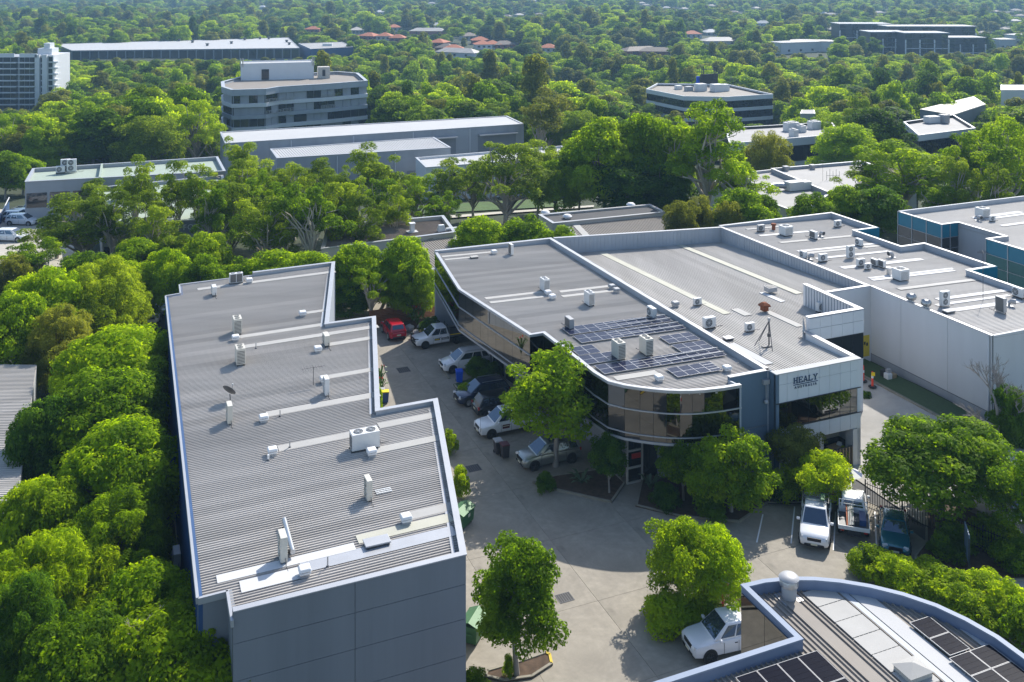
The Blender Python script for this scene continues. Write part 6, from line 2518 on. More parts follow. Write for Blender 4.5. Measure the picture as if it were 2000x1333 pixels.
o, pl, zb = flat_block('plant_roof_office', 'office with white fascia and rows of rooftop plant right of the tall gum', 'office building',
                       [(1425, 280), (1640, 262), (1625, 238), (1415, 250)], .8, 'mullion_dark', 'roof_flat', .6)
MB().wall([pl[0], pl[1]], -.9, .75, .12, off=-.14).build('fascia', 'wall_white', o)
MB().wall([pl[0], pl[1]], -5.2, -4.2, .12, off=-.6).build('fascia', 'wall_white', o)
facade_windows(o, pl[0], pl[1], -4.0, -1.2, 14, 'office_glass', .25)
for x, y, w_, h_, lb_ in ((1545, 256, 3.2, 2.0, 'larger white plant box on the white fascia office roof'), (1590, 252, 2.6, 1.8, 'right hand white plant box on the white fascia office roof'),
                          (1565, 258, 1.5, 1.5, 'small plant box between two larger ones on the white fascia office roof'), (1550, 268, 1.3, 1.7, 'plant box nearest the fascia on the white fascia office roof')):
    p = at(x, y, .2)
    q = thing('rooftop_plant', lb_, 'rooftop plant', p)
    MB().box(p, (w_, 1.8, h_), TH).build('plant_case', 'ac_white', q, bevel=.05)
    MB().box((p.x, p.y, p.z + h_), (w_ * .6, 1.0, .2), TH).build('fan_deck', 'ac_grey', q)
o, pl, zb = flat_block('fascia_office', 'white fascia office with dark glass between the spreading trees at right', 'office building',
                       [(1795, 264), (1905, 250), (1862, 224), (1765, 238)], .4, 'mullion_dark', 'roof_flat', .7)
MB().wall([pl[3], pl[0], pl[1]], -1.0, .35, .12, off=-.14).build('fascia', 'wall_white', o)
MB().wall([pl[3], pl[0], pl[1]], -5.0, -4.3, .12, off=-.5).build('fascia', 'wall_white', o)
facade_windows(o, pl[0], pl[1], -4.2, -1.2, 9, 'dark_glass', .2)
p = at(1820, 240, -.2)
q = thing('rooftop_plant', 'white plant box on the white fascia office between the spreading trees', 'rooftop plant', p)
MB().box(p, (3.5, 2, 1.6), TH).build('plant_case', 'ac_white', q, bevel=.05)
MB().box((p.x + 3, p.y, p.z), (1.6, 2, 2.0), TH).build('plant_case', 'ac_grey', q, bevel=.05)
o, pl, zb = flat_block('cream_roof_hall', 'hall with large cream pitched roof at the right edge of the forest', 'hall',
                       [(1797, 214), (1861, 225), (1925, 204), (1902, 189)], -.5, 'wall_slate', 'roof_tan', .05)
MATS['roof_tan_light'] = M('roof_cream', (.55, .52, .46), .6, 0, .06, .4)
MB().sheet(pl, lambda p: -.42).build('roof_sheet', 'roof_cream', o)
o, pl, zb = flat_block('grey_box_hall', 'grey windowless hall at the right edge above the trees', 'hall',
                       [(1955, 176), (2080, 176), (2080, 166), (1955, 166)], 1.0, 'wall_concrete', 'roof_white', .1)
o, pl, zb = flat_block('small_plant_room', 'small grey plant room beside the dark banded office', 'plant room',
                       [(1563, 222), (1592, 222), (1590, 215), (1566, 215)], -1.0, 'wall_grey', 'roof_flat', .05)


# ---- five storey office with pale bands
def banded_office():
    Yc = 280
    z_top = 4.3
    base = -16
    px = [(452, 176), (520, 174), (545, 170), (575, 168), (600, 166.5), (628, 165), (655, 163), (718, 158), (700, 143), (660, 140), (470, 150), (432, 160), (433, 170)]
    pl = [at(x, y, z_top).xy for x, y in px]
    c = sum(pl, Vector((0, 0))) / len(pl)
    o = thing('banded_office', 'five storey office with pale wavy bands and white rooftop plant room', 'office building', (c.x, c.y, -14))
    front = [pl[-1]] + pl[:8]
    MB().wall(pl, base, z_top - .5, .3, closed=True, off=.7).build('wall', 'wall_grey', o)
    MB().wall(pl, z_top - 1.7, z_top, .35, closed=True).build('parapet_wall', 'parapet', o)
    MB().wall(pl, z_top, z_top + .05, 1.0, closed=True, off=-.1).build('coping', 'parapet', o)
    MB().sheet(pl, lambda p: z_top - .9).build('roof_deck', 'roof_tan', o)
    for k in range(5):
        z = z_top - 1.7 - 3.25 * (k + 1)
        MB().wall(pl, z, z + 1.05, .5, closed=True).build('band', 'wall_white' if k % 2 == 0 else 'parapet', o)
        # bays between the bands: shutters, glass and dark recesses in turn
        for i in range(len(front) - 1):
            a, b = front[i], front[i + 1]
            L = (b - a).length
            d = (b - a).normalized()
            nm = Vector((d.y, -d.x))
            n_ = max(1, round(L / 2.6))
            for j in range(n_):
                r_ = (i * 7 + j * 3 + k * 5) % 6
                p, q = a + d * (L * j / n_ + .08), a + d * (L * (j + 1) / n_ - .08)
                cc = (p + q) / 2 - nm * .55
                m_ = 'wall_grey' if r_ in (0, 3, 4) else 'office_glass' if r_ != 1 else 'dark_glass'
                zz0, zz1 = z + 1.07, z + 3.22
                MB().box((cc.x, cc.y, zz0), ((q - p).length, .14, zz1 - zz0), math.atan2(d.y, d.x)).build('shutter' if m_ == 'wall_grey' else 'window', m_, o)
        if k in (0, 1):
            for i0, i1 in ((2, 4), (6, 7)):
                a, b = front[i0], front[i1]
                d = (b - a).normalized()
                nm = Vector((d.y, -d.x)) * -.15
                for zz in (1.25, 1.6, 1.95):
                    MB().slab(a + nm, b + nm, .08, z + zz, z + zz + .1).build('balcony_rail', 'flashing', o)
                for j in range(9):
                    cc = a.lerp(b, j / 8) + nm
                    MB().box((cc.x, cc.y, z + 1.05), (.09, .09, 1.0)).build('baluster', 'flashing', o)
    # plant room on the roof
    A0, A1 = at(470, 158, 3.4).xy, at(613, 154, 3.4).xy
    dd = (A1 - A0).normalized()
    nn_ = Vector((-dd.y, dd.x))
    MB().wall([A0, A1, A1 + nn_ * 9, A0 + nn_ * 9], 3.4, 8.6, .3, closed=True).build('plant_room', 'wall_white', o)
    pr = [A0, A1, A1 + nn_ * 9, A0 + nn_ * 9]
    MB().sheet(pr, lambda p: 8.3).build('plant_roof', 'roof_white', o)
    e = at(632, 153, 3.4).xy
    MB().box((e.x, e.y, 3.4), (3.6, 3.2, 3.6), .3).build('cooling_tower', 'wall_beige', o, bevel=.05)
    MB().box((e.x + .4, e.y - 1.62, 4.2), (.9, .06, 2.0), .3).build('louvre', 'grille_dark', o)
    k = A0 + dd * 7.3 - nn_ * .06
    MB().box((k.x, k.y, 3.5), (2.2, .1, 3.2), math.atan2(dd.y, dd.x)).build('door', 'office_glass', o)
    for f in (.0, .03, .98, 1.0):
        b = A0.lerp(A1, f)
        MB().tube([(b.x, b.y, 7.5), (b.x, b.y, 10.2)], .18, 6).build('antenna', 'steel', o)
    FOOT.append(pl)


banded_office()


# ---- dark ribbon window office
def ribbon_office():
    z_top = -4.6
    px = [(1262, 174), (1335, 188), (1420, 189.5), (1510, 184), (1423, 165), (1283, 163)]
    pl = [at(x, y, z_top).xy for x, y in px]
    c = sum(pl, Vector((0, 0))) / len(pl)
    o = thing('ribbon_office', 'four storey office with black ribbon windows and white bands behind the tall gum', 'office building', (c.x, c.y, -20))
    MB().wall(pl, -24, z_top - .5, .3, closed=True, off=.25).build('wall', 'dark_glass', o)
    MB().wall(pl, z_top - 1.5, z_top, .4, closed=True).build('parapet_wall', 'wall_white', o)
    MB().sheet(pl, lambda p: z_top - .9).build('roof_deck', 'roof_tan', o)
    for k in range(4):
        z = z_top - 1.5 - 3.5 * (k + 1)
        MB().wall(pl, z, z + 1.1, .35, closed=True).build('band', 'wall_white', o)
        for a, b, n_ in ((pl[0], pl[1], 8), (pl[1], pl[2], 6), (pl[2], pl[3], 7)):
            facade_windows(o, a, b, z + 1.12, z + 3.46, n_, 'dark_glass', .12, -.16)
    for x, y, w_, d_, h_, m_ in ((1368, 178, 3.6, 3, 2.6, 'ac_white'), (1400, 179, 3.8, 3.2, 2.6, 'ac_white'), (1415, 178, 2.6, 2.6, 2.4, 'ac_white'), (1345, 178, 2.6, 2, 1.6, 'ac_grey'), (1325, 175, 2.2, 2, 1.4, 'ac_white')):
        p = at(x, y, z_top - .9)
        MB().box(p, (w_, d_, h_), TH).build('plant_case', m_, o, bevel=.05)
    p = at(1385, 168, z_top - .9)
    MB().box((p.x, p.y, p.z), (7.5, .4, 4.4), TH).build('roof_sign', 'black_paint', o)
    MB().box((p.x - 4.2, p.y - .3, p.z), (1.2, .6, 3.6), TH).build('sign_end', 'blue_plastic', o)
    for dx in (-2.6, -2.0, 2.0, 2.6):
        MB().box((p.x + dx, p.y + .4, p.z + 2.0), (.35, .3, 5.2)).build('antenna', 'grille_dark', o)
    MB().tube([(p.x - 2.4, p.y + .4, p.z + 6.0), (p.x + 2.4, p.y + .4, p.z + 6.0)], .1, 6).build('antenna_bar', 'steel_dark', o)
    FOOT.append(pl)


ribbon_office()


# ---- apartment tower at the left edge
def tower():
    Y = 400
    m_px = Y / FPX
    X = lambda x: (x - 1000) * m_px
    zf_ = lambda y: CAM_H - (y - HORIZON) * m_px
    o = thing('apartment_tower', 'pale apartment tower with stacked balconies at the left edge of the forest', 'apartment building', (X(50), Y + 6, -25))
    base = -28
    top = zf_(112)
    MB().box(((X(-70) + X(66)) / 2, Y + 8, base), (X(66) - X(-70), 14, top - base)).build('wall', 'wall_grey', o)
    MB().box(((X(65) + X(100)) / 2, Y + 9.5, base), (X(100) - X(65) - .05, 15, top + .6 - base)).build('wall', 'wall_white', o)
    MB().box(((X(66) + X(75)) / 2, Y + 1.5, base), (X(74.5) - X(66), 1.5, zf_(108) - base)).build('fin_wall', 'wall_white', o)
    MB().box(((X(80) + X(89)) / 2, Y + 1.6, base), (X(89) - X(80), 1.4, zf_(108) - base)).build('fin_wall', 'wall_white', o)
    MB().box(((X(62) + X(90)) / 2, Y + 8, top), (X(90) - X(62), 6, zf_(97) - top)).build('lift_house', 'wall_white', o)
    MB().box(((X(72) + X(84)) / 2, Y + 8, zf_(97)), (X(84) - X(72), 4, zf_(87) - zf_(97))).build('lift_house', 'wall_white', o)
    for s0, s1 in ((-70, 26), (36, 70)):
        MB().box(((X(s0) + X(s1)) / 2, Y + .9, top - .2), (X(s1) - X(s0), .3, 1.6)).build('roof_terrace', 'wall_white', o)
    for k in range(11):
        z = zf_(118.5 + k * 11.7)
        for s0, s1, dp in ((-70, 33, 0), (36, 65.5, .3)):
            # slab edge of each balcony
            MB().box(((X(s0) + X(s1)) / 2, Y + .2 + dp, z - 1.15), (X(s1) - X(s0), 2.0, .42)).build('balcony', 'wall_white', o)
            n_ = 7 if s0 < 0 else 3
            for j in range(n_):
                a, b = s0 + (s1 - s0) * j / n_ + .6, s0 + (s1 - s0) * (j + 1) / n_ - .6
                MB().box(((X(a) + X(b)) / 2, Y + .93, z - .7), (X(b) - X(a), .1, 1.95)).build('window', 'office_glass' if (j + k) % 3 else 'dark_glass', o)
        MB().box(((X(75.3) + X(79.3)) / 2, Y + 1.95, z - .9), (X(79.3) - X(75.3), .1, 1.9)).build('window', 'dark_glass', o)
        MB().box(((X(86) + X(109)) / 2, Y + 3.4, z - 1.1), (X(109) - X(86), 3.0, .5)).build('balcony', 'wall_white', o)
        MB().box(((X(90.5) + X(98)) / 2, Y + 1.92, z - .6), (X(98) - X(90.5), .1, 1.9)).build('window', 'office_glass', o)
    FOOT.append([Vector((X(-70), Y)), Vector((X(109), Y)), Vector((X(109), Y + 18)), Vector((X(-70), Y + 18))])


tower()

# ---- long flat factory roof and its neighbour
o, pl, zb = flat_block('long_factory', 'very long flat white roofed factory with dark glazed wall beyond the forest', 'factory',
                       [(140, 99), (585, 94), (563, 73.5), (108, 86)], -10.5, 'wall_slate', 'roof_white', .2)
facade_windows(o, pl[0], pl[1], -17.0, -11.2, 26, 'office_glass', .8, .1)
for i, (x, y) in enumerate(((350, 81), (376, 84), (405, 90), (452, 86), (478, 79), (508, 77), (525, 77), (560, 83), (565, 88))):
    p = at(x, y, -10.7)
    q = thing('roof_vent', 'small dark vent on the very long white factory roof', 'roof vent', p, 'vents on the long factory roof')
    MB().box(p, (1.3, 1.3, 1.2)).build('vent_base', 'steel_dark', q)
    MB().box((p.x, p.y, p.z + 1.2), (1.9, 1.9, .5)).build('vent_cap', 'steel_dark', q)
o, pl, zb = flat_block('blue_wall_unit', 'grey roofed unit with blue wall right of the long factory', 'warehouse',
                       [(607, 96), (690, 92), (668, 82), (583, 85)], -9.5, 'wall_blue', 'roof_flat', .2)
MB().box((*at(640, 90, -9.7).xy, -9.7), (6, 3, 1.6)).build('plant_case', 'ac_white', o)


# ---- apartment complex on the far right rise
def apartments():
    Y0 = 620
    o = thing('apartment_complex', 'dark stepped apartment complex with white frames on the far right rise', 'apartment building', (240, 625, -18))
    for (x0, x1, y0, y1, dy) in ((1700, 1772, 64, 106, 0), (1768, 1852, 66, 112, -14), (1850, 1924, 75, 106, -2), (1735, 1905, 53, 80, 22), (1640, 1740, 48, 66, 60)):
        Y = Y0 + dy
        m_ = Y / FPX
        X = lambda x: (x - 1000) * m_
        Z = lambda y: CAM_H - (y - HORIZON) * m_
        MB().box(((X(x0) + X(x1)) / 2, Y + 9, -24), (X(x1) - X(x0), 18, Z(y0) + 24)).build('wall', 'apartment_dark', o)
        MB().box(((X(x0) + X(x1)) / 2, Y + 9, Z(y0) + .02), (X(x1) - X(x0) + 1.4, 19.4, .5)).build('roof_slab', 'wall_grey', o)
        n_ = max(3, int((X(x1) - X(x0)) / 4.2))
        k = 0
        z = Z(y0) - 3.1
        while z > -21:
            for j in range(n_):
                a, b = X(x0) + (X(x1) - X(x0)) * j / n_ + .35, X(x0) + (X(x1) - X(x0)) * (j + 1) / n_ - .35
                MB().box(((a + b) / 2, Y - .06, z + .5), (b - a, .16, 2.1)).build('window', ('office_glass', 'dark_glass', 'apartment_dark')[(j * 5 + k * 3) % 3], o)
            MB().box(((X(x0) + X(x1)) / 2, Y - .4, z - .15), (X(x1) - X(x0), 1.2, .3)).build('balcony', 'wall_white' if k % 3 == 2 else 'apartment_dark', o)
            z -= 3.1
            k += 1
        for f in (0, .33, .67, 1):
            xx = X(x0) + (X(x1) - X(x0)) * f
            MB().box((xx, Y - .75, -22), (.7, .5, Z(y0 + 12) + 22)).build('frame', 'wall_white', o)
        FOOT.append([Vector((X(x0), Y)), Vector((X(x1), Y)), Vector((X(x1), Y + 18)), Vector((X(x0), Y + 18))])


apartments()


def hit(x, y):
    """where the line of sight through a surveyed point meets the terrain"""
    Y = 200.0
    while Y < 3000:
        p = far(x, y, Y)
        if p.z <= terrain(p.x, p.y):
            return Vector((p.x, p.y, terrain(p.x, p.y)))
        Y += 4
    return far(x, y, 3000)


# ---- houses on the ridge
HOUSES = [(612, 60, 'terracotta', 'brick_red', 'red roofed house left of the yellow tree beyond the factory'), (697, 62, 'roof_grey', 'wall_beige', 'grey roofed house behind the yellow tree'),
          (722, 74, 'terracotta', 'brick_red', 'orange roofed house above the dark conifer'), (752, 74, 'terracotta', 'wall_beige', 'orange roofed house right of the dark conifer'), (777, 78, 'terracotta', 'brick_red', 'pinkish hip roofed house right of the orange pair'),
          (770, 56, 'terracotta', 'wall_white', 'red roof half hidden behind trees on the upper ridge'), (836, 64, 'roof_grey', 'brick_red', 'wide grey roofed brick house on the ridge'), (852, 52, 'roof_white', 'wall_white', 'house with bright white roof on the ridge'),
          (858, 88, 'terracotta', 'brick_red', 'brown red hip roofed house at the centre of the ridge'), (872, 98, 'roof_brown', 'brick_red', 'low brown roofed house below the centre of the ridge'), (886, 101, 'terracotta', 'wall_white', 'white walled house with red roof above the grey flats'),
          (916, 74, 'roof_brown', 'wall_beige', 'brown roofed house near the round green tree on the ridge'), (938, 83, 'terracotta', 'brick_red', 'orange tile house right of the round green tree'), (943, 91, 'terracotta', 'wall_white', 'white house with orange tiles by the bright lawn'), (962, 91, 'terracotta', 'wall_white', 'orange tiled house right of the bright lawn'),
          (984, 92, 'roof_brown', 'brick_red', 'brown tiled house at the right end of the ridge street'), (1072, 98, 'terracotta', 'wall_white', 'pink roofed white house alone right of the tall gum'), (1250, 104, 'roof_brown', 'brick_red', 'long brown roof among the trees of the right rise'),
          (1285, 106, 'roof_brown', 'brick_red', 'brown roof beside the long brown one on the right rise'), (1352, 70, 'terracotta', 'wall_white', 'small pale house among far trees on the right'), (1388, 66, 'roof_white', 'wall_white', 'white roofed house among far trees on the right'),
          (1405, 84, 'roof_grey', 'wall_beige', 'long low grey roof in the far right trees'), (1490, 48, 'roof_white', 'wall_white', 'thin white roof far up on the right hillside'), (1553, 98, 'roof_white', 'wall_concrete', 'white walled block left of the apartment complex'),
          (1590, 96, 'roof_grey', 'wall_concrete', 'grey roofed block next to the white walled one'), (1640, 60, 'roof_grey', 'office_glass', 'dark glass block behind the right hand trees'), (512, 14, 'roof_white', 'wall_white', 'pale house far off in the forest at upper left'),
          (742, 25, 'roof_white', 'wall_white', 'flat white roof far away above the ridge'), (1960, 92, 'roof_white', 'wall_white', 'bright roof left of the right edge behind the apartments'), (1985, 82, 'roof_white', 'wall_white', 'bright roof at the right edge behind the apartments'),
          (895, 108, 'roof_grey', 'wall_white', 'row of grey roofed flats below the bright lawn')]
for i, (x, y, rm, wm, lb_) in enumerate(HOUSES):
    p = hit(x, y + 4)
    rr = random.Random(i)
    w_, d_, h_, rh = rr.uniform(11, 15), rr.uniform(9, 12), 3.2, 2.6
    if 'row of' in lb_ or 'long' in lb_ or 'block' in lb_ or 'wide' in lb_:
        w_ *= 2.2
    if x > 1500 and y > 80:
        h_ = 7
    rz = rr.uniform(-.5, .5)
    o = thing('house', lb_, 'house', p, 'houses beyond the forest')
    MB().box((p.x, p.y, p.z - 1), (w_, d_, h_ + 1), rz).build('wall', wm, o)
    ca, sa = math.cos(rz), math.sin(rz)
    T = lambda a, b, c: (p.x + a * ca - b * sa, p.y + a * sa + b * ca, p.z + c)
    hw, hd = w_ / 2 + .6, d_ / 2 + .6
    rl = max(.5, hw - hd)
    if rm in ('roof_white', 'roof_grey') and h_ > 5:
        rh = .8
    MB().add([T(-hw, -hd, h_), T(hw, -hd, h_), T(hw, hd, h_), T(-hw, hd, h_), T(-rl, 0, h_ + rh), T(rl, 0, h_ + rh)],
             [(0, 1, 5, 4), (1, 2, 5), (2, 3, 4, 5), (3, 0, 4), (3, 2, 1, 0)]).build('roof', rm, o)
    for k in range(3):
        a = (k - 1) * w_ * .3
        q = T(a, -d_ / 2 - .03, .9)
        MB().box(q, (1.8, .12, 1.4), rz).build('window', 'dark_glass', o)
    FOOT.append([Vector(T(-hw - 2, -hd - 2, 0)[:2]), Vector(T(hw + 2, -hd - 2, 0)[:2]), Vector(T(hw + 2, hd + 2, 0)[:2]), Vector(T(-hw - 2, hd + 2, 0)[:2])])
    PROTECT.append((x - w_ / 2 * FPX / p.y * .8, CAM_H and (CAM_H - p.z - h_ - rh) * FPX / p.y + HORIZON, x + w_ / 2 * FPX / p.y * .8, (CAM_H - p.z - 1) * FPX / p.y + HORIZON, p.y))
fr2 = random.Random(21)
tiny_w, tiny_r = None, None
for k in range(24):
    x, y = fr2.uniform(820, 1995), fr2.uniform(4, 48)
    if fr2.random() < .3:
        x, y = fr2.uniform(1860, 1998), fr2.uniform(60, 125)
    p = hit(x, y)
    if p.y < 520 or p.y > 2400:
        continue
    o = thing('far_house', 'tiny pale roof among the far hillside trees', 'house', p, 'tiny roofs on the far hillside')
    if tiny_w is None:
        tiny_w = MB().box((0, 0, -1), (13, 9, 5)).mesh('wall', 'wall_beige')
        tiny_r = [MB().add([(-7.2, -5.2, 4), (7.2, -5.2, 4), (7.2, 5.2, 4), (-7.2, 5.2, 4), (-3, 0, 6.4), (3, 0, 6.4)],
                           [(0, 1, 5, 4), (1, 2, 5), (2, 3, 4, 5), (3, 0, 4), (3, 2, 1, 0)]).mesh('roof', m_) for m_ in ('roof_tan', 'roof_grey', 'roof_brown')]
    for nm_, me_ in (('wall', tiny_w), ('roof', fr2.choice(tiny_r))):
        q = bpy.data.objects.new(nm_, me_)
        C.objects.link(q)
        q.parent = o
    o.rotation_euler = (0, 0, fr2.uniform(-.6, .6))
    o.scale = (.55 + p.y / 5000,) * 3
    FOOT.append([p.xy + Vector(d_) for d_ in ((-10, -8), (10, -8), (10, 8), (-10, 8))])
    PROTECT.append((x - 5 * FPX / p.y, (CAM_H - p.z - 5) * FPX / p.y + HORIZON, x + 9 * FPX / p.y, (CAM_H - p.z - 3) * FPX / p.y + HORIZON, p.y))
# open views kept towards the larger blocks
PROTECT += [(-20, 85, 66, 212, 402), (66, 85, 112, 180, 402), (428, 118, 722, 252, 292), (1236, 158, 1345, 222, 330), (1345, 118, 1518, 240, 330), (112, 70, 590, 114, 640), (588, 78, 694, 104, 600),
            (1690, 46, 1930, 102, 612), (1790, 185, 1910, 232, 268), (1950, 160, 2010, 197, 320), (425, 222, 1030, 300, 200), (1420, 232, 1645, 315, 214), (1762, 220, 1900, 290, 226), (1515, 86, 1605, 106, 690), (1555, 208, 1600, 234, 245)]

# lawns and the street behind the estate
drape('street_lawn', [at(800, 418, -2).xy, at(1130, 392, -2).xy, at(1120, 372, -2.5).xy, at(820, 398, -2.5).xy], 'grass', .05, 4)
drape('footpath', [at(700, 436, -1).xy, at(1160, 391, -1.5).xy, at(1160, 386, -1.5).xy, at(700, 428, -1).xy], 'concrete_pale', .09, 4)
drape('far_car_park', [at(-60, 560, 0).xy, at(95, 545, 0).xy, at(150, 500, -.3).xy, at(125, 420, -1).xy, at(110, 396, -1.5).xy, at(-60, 398, -1.5).xy], 'concrete_pale', .05, 4)
drape('lane', [at(150, 680, 0).xy, at(330, 640, 0).xy, at(330, 590, 0).xy, at(150, 590, 0).xy], 'asphalt', .06, 4)
a, b = at(-20, 470, -.6).xy, at(18, 400, -1.2).xy
wl = thing('blue_hoarding', 'blue sheet fence with white rail beside the far car park', 'fence', (a.x, a.y, -1))
d = (b - a)
n_ = 10
for k in range(n_):
    p, q = a + d * k / n_, a + d * (k + .97) / n_
    MB().slab(p, q, .06, terrain(p.x, p.y) - .1, terrain(p.x, p.y) + 1.5).build('sheet', 'wall_blue', wl)
MB().slab(a, b, .12, -.1, .0).build('rail', 'plastic_white', wl)
# ---- hand placed trees ------------------------------------------------------------------
# near: (kind, crown centre px, half width px, top px, height of the crown centre, label, leaf)
NEAR = [
    ('dome0', 232, 695, 122, 630, 6.4, 'broad bright green tree just below the lane cars beside the stepped block', None),
    ('dome1', 205, 792, 132, 720, 6.4, 'broad bright green tree second in the row along the blue wall', None),
    ('dome2', 235, 898, 136, 820, 6.4, 'broad bright green tree third in the row along the blue wall', None),
    ('dome0', 75, 1000, 95, 925, 5.4, 'yellow green tree in front of the neighbour shed', 'leaf_lime'),
    ('dome1', 95, 850, 75, 765, 5.5, 'dark green tree overhanging the neighbour shed roof', 'leaf_deep'),
    ('feather0', 235, 1030, 125, 950, 5.5, 'feathery green tree touching the blue wall near the foreground', None),
    ('feather1', 105, 1110, 125, 1010, 5.5, 'feathery green tree at the lower left edge', None),
    ('feather0', 40, 1220, 110, 1110, 5.5, 'feathery dark tree with bare twigs in the lower left corner', 'leaf_deep'),
    ('dome2', 290, 1180, 130, 1105, 5.6, 'bright leafy tree below the near corner of the blue wall', 'leaf_bright'),
    ('dome0', 340, 1285, 160, 1195, 5.6, 'bright leafy tree with pale bare twigs at the bottom edge', 'leaf_lime'),
    ('dome1', 165, 1290, 135, 1200, 5.2, 'mid green tree at the bottom edge left of the twiggy one', 'leaf_mid'),
    ('yard_b', 435, 1265, 48, 1205, 4.0, 'small bright tree against the near slate wall corner', None),
    ('feather1', 205, 555, 90, 480, 7.0, 'wide olive green tree above the lane cars', 'leaf_euc'),
    ('dome2', 100, 600, 85, 515, 6.0, 'deep green tree left of the wide olive one', 'leaf_bright'),
    ('dome1', 30, 640, 75, 560, 6.0, 'green tree at the left edge above the shed', 'leaf_bright'),
    ('feather0', 120, 660, 80, 590, 5.5, 'brownish green feathery tree left of the lane', 'leaf_olive'),
    ('yard_open', 1085, 772, 108, 670, 5.2, 'largest yard tree in front of the curved glass', 'leaf_mid'),
    ('yard_b', 1190, 880, 40, 838, 3.0, 'dark small tree left of the entrance door', 'leaf_deep'),
    ('yard_b', 1335, 888, 52, 845, 3.2, 'small forked tree right of the entrance door', 'leaf_mid'),
    ('deep', 1428, 905, 78, 822, 3.3, 'dense round tree in front of the dark blue return wall', 'leaf_mid'),
    ('lime', 1560, 870, 52, 818, 3.2, 'slender yellow green tree under the sign warehouse window', 'leaf_olive'),
    ('lime', 1605, 915, 62, 870, 2.6, 'spreading yellow green shrub tree behind the rack ute', None),
    ('dome_high', 1838, 912, 140, 815, 3.5, 'biggest round tree overhanging the picket fence and street', 'leaf_mid'),
    ('yard_open', 2005, 960, 70, 880, 4.2, 'open branched tree at the right edge of the street', 'leaf_bright'),
    ('yard', 1010, 1145, 93, 1035, 4.6, 'oval yard tree standing in the yellow kerbed island', 'leaf_mid'),
    ('lime', 1330, 1085, 78, 1000, 3.2, 'light green tree in the near bed, the left of two', None),
    ('lime', 1400, 1090, 75, 1020, 3.2, 'light green tree in the near bed, the right of two', 'leaf_bright'),
    ('deep', 1975, 790, 38, 735, 4.0, 'dark conifer like tree behind the bare tree at the tall wall corner', 'leaf_deep'),
]
for key, x, y, rp, tp, hc, lb_, lf in NEAR:
    tree_px(key, x, y, rp, tp, lb_, hc, leaf=lf)

SHRUBS = [
    ('shrub0', 900, 945, 20, 905, 'upright shrub against the stepped block wall above the green dumpster', None), ('shrub1', 876, 862, 18, 835, 'shrub half hidden by the stepped roof corner', None),
    ('shrub_deep', 1310, 1195, 52, 1150, 'clipped dark green hedge bush at the left end of the near bed', 'leaf_bright'), ('shrub_deep', 1375, 1190, 40, 1150, 'leafy bush under the two light green trees', 'leaf_mid'),
    ('shrub0', 1700, 1095, 42, 1065, 'bright shrub nearest the tray ute below the angled bays', None), ('shrub1', 1755, 1120, 52, 1080, 'bright shrub below the teal car', None), ('shrub0', 1820, 1120, 45, 1095, 'bright shrub right of the teal car', None),
    ('shrub1', 1855, 1150, 58, 1110, 'bright shrub behind the middle of the curved parapet', None), ('shrub0', 1915, 1150, 50, 1105, 'bright shrub in front of the estate board', None), ('shrub1', 1965, 1190, 55, 1130, 'bright shrub right of the estate board', None),
    ('shrub0', 2000, 1240, 50, 1160, 'deep green shrub at the right edge behind the curved parapet', 'leaf_bright'), ('shrub1', 1890, 1190, 55, 1140, 'bright shrub touching the curved parapet', None), ('shrub_deep', 925, 1325, 30, 1300, 'small round shrub at the bottom edge beside the slate wall', None),
    ('shrub_deep', 993, 1290, 10, 1272, 'tiny shrub at the foot of the oval yard tree', None), ('shrub_deep', 935, 715, 28, 695, 'low dark shrub in front of the white four wheel drive', 'leaf_deep'), ('shrub_deep', 960, 722, 20, 705, 'low dark shrub beside the paved entry of the glass office', 'leaf_deep'),
    ('shrub_deep', 912, 758, 20, 745, 'clipped grass like bush beside the dark blue wagon', 'leaf_mid'), ('shrub_deep', 1065, 935, 18, 918, 'dark shrub at the kerb below the silver crossover', 'leaf_deep'),
    ('shrub_deep', 1390, 985, 30, 955, 'dark shrub under the dense round tree', 'leaf_deep'), ('shrub_deep', 1300, 965, 28, 940, 'dark shrub right of the entrance path', 'leaf_deep'), ('shrub_deep', 1500, 945, 35, 915, 'dark shrub behind the empty angled bay', 'leaf_deep'), ('shrub0', 1545, 950, 40, 905, 'yellow green shrub left of the rack ute', None),
    ('shrub_deep', 1648, 885, 12, 868, 'small plant at the foot of the sign warehouse column', 'leaf_bright'), ('shrub_deep', 1690, 775, 14, 760, 'dark bush at the driveway corner of the sign warehouse', 'leaf_deep'),
    ('shrub0', 1860, 1060, 45, 1020, 'undergrowth shrub along the picket fence left of the board', 'leaf_mid'), ('shrub1', 1940, 1040, 45, 1000, 'undergrowth shrub along the picket fence right of the board', 'leaf_mid'), ('shrub1', 1985, 1080, 45, 1040, 'undergrowth shrub at the right end of the picket fence', 'leaf_mid'),
    ('shrub_deep', 840, 635, 20, 615, 'dark shrub under the far corner of the glass office', 'leaf_deep'),
    ('shrub_deep', 738, 800, 10, 745, 'tropical flower shrub against the stepped block wall', 'leaf_bright'),
]
for key, x, y, rp, tp, lb_, lf in SHRUBS:
    tree_px(key, x, y, rp, tp, lb_, .9, name='shrub', leaf=lf, cat='shrub')


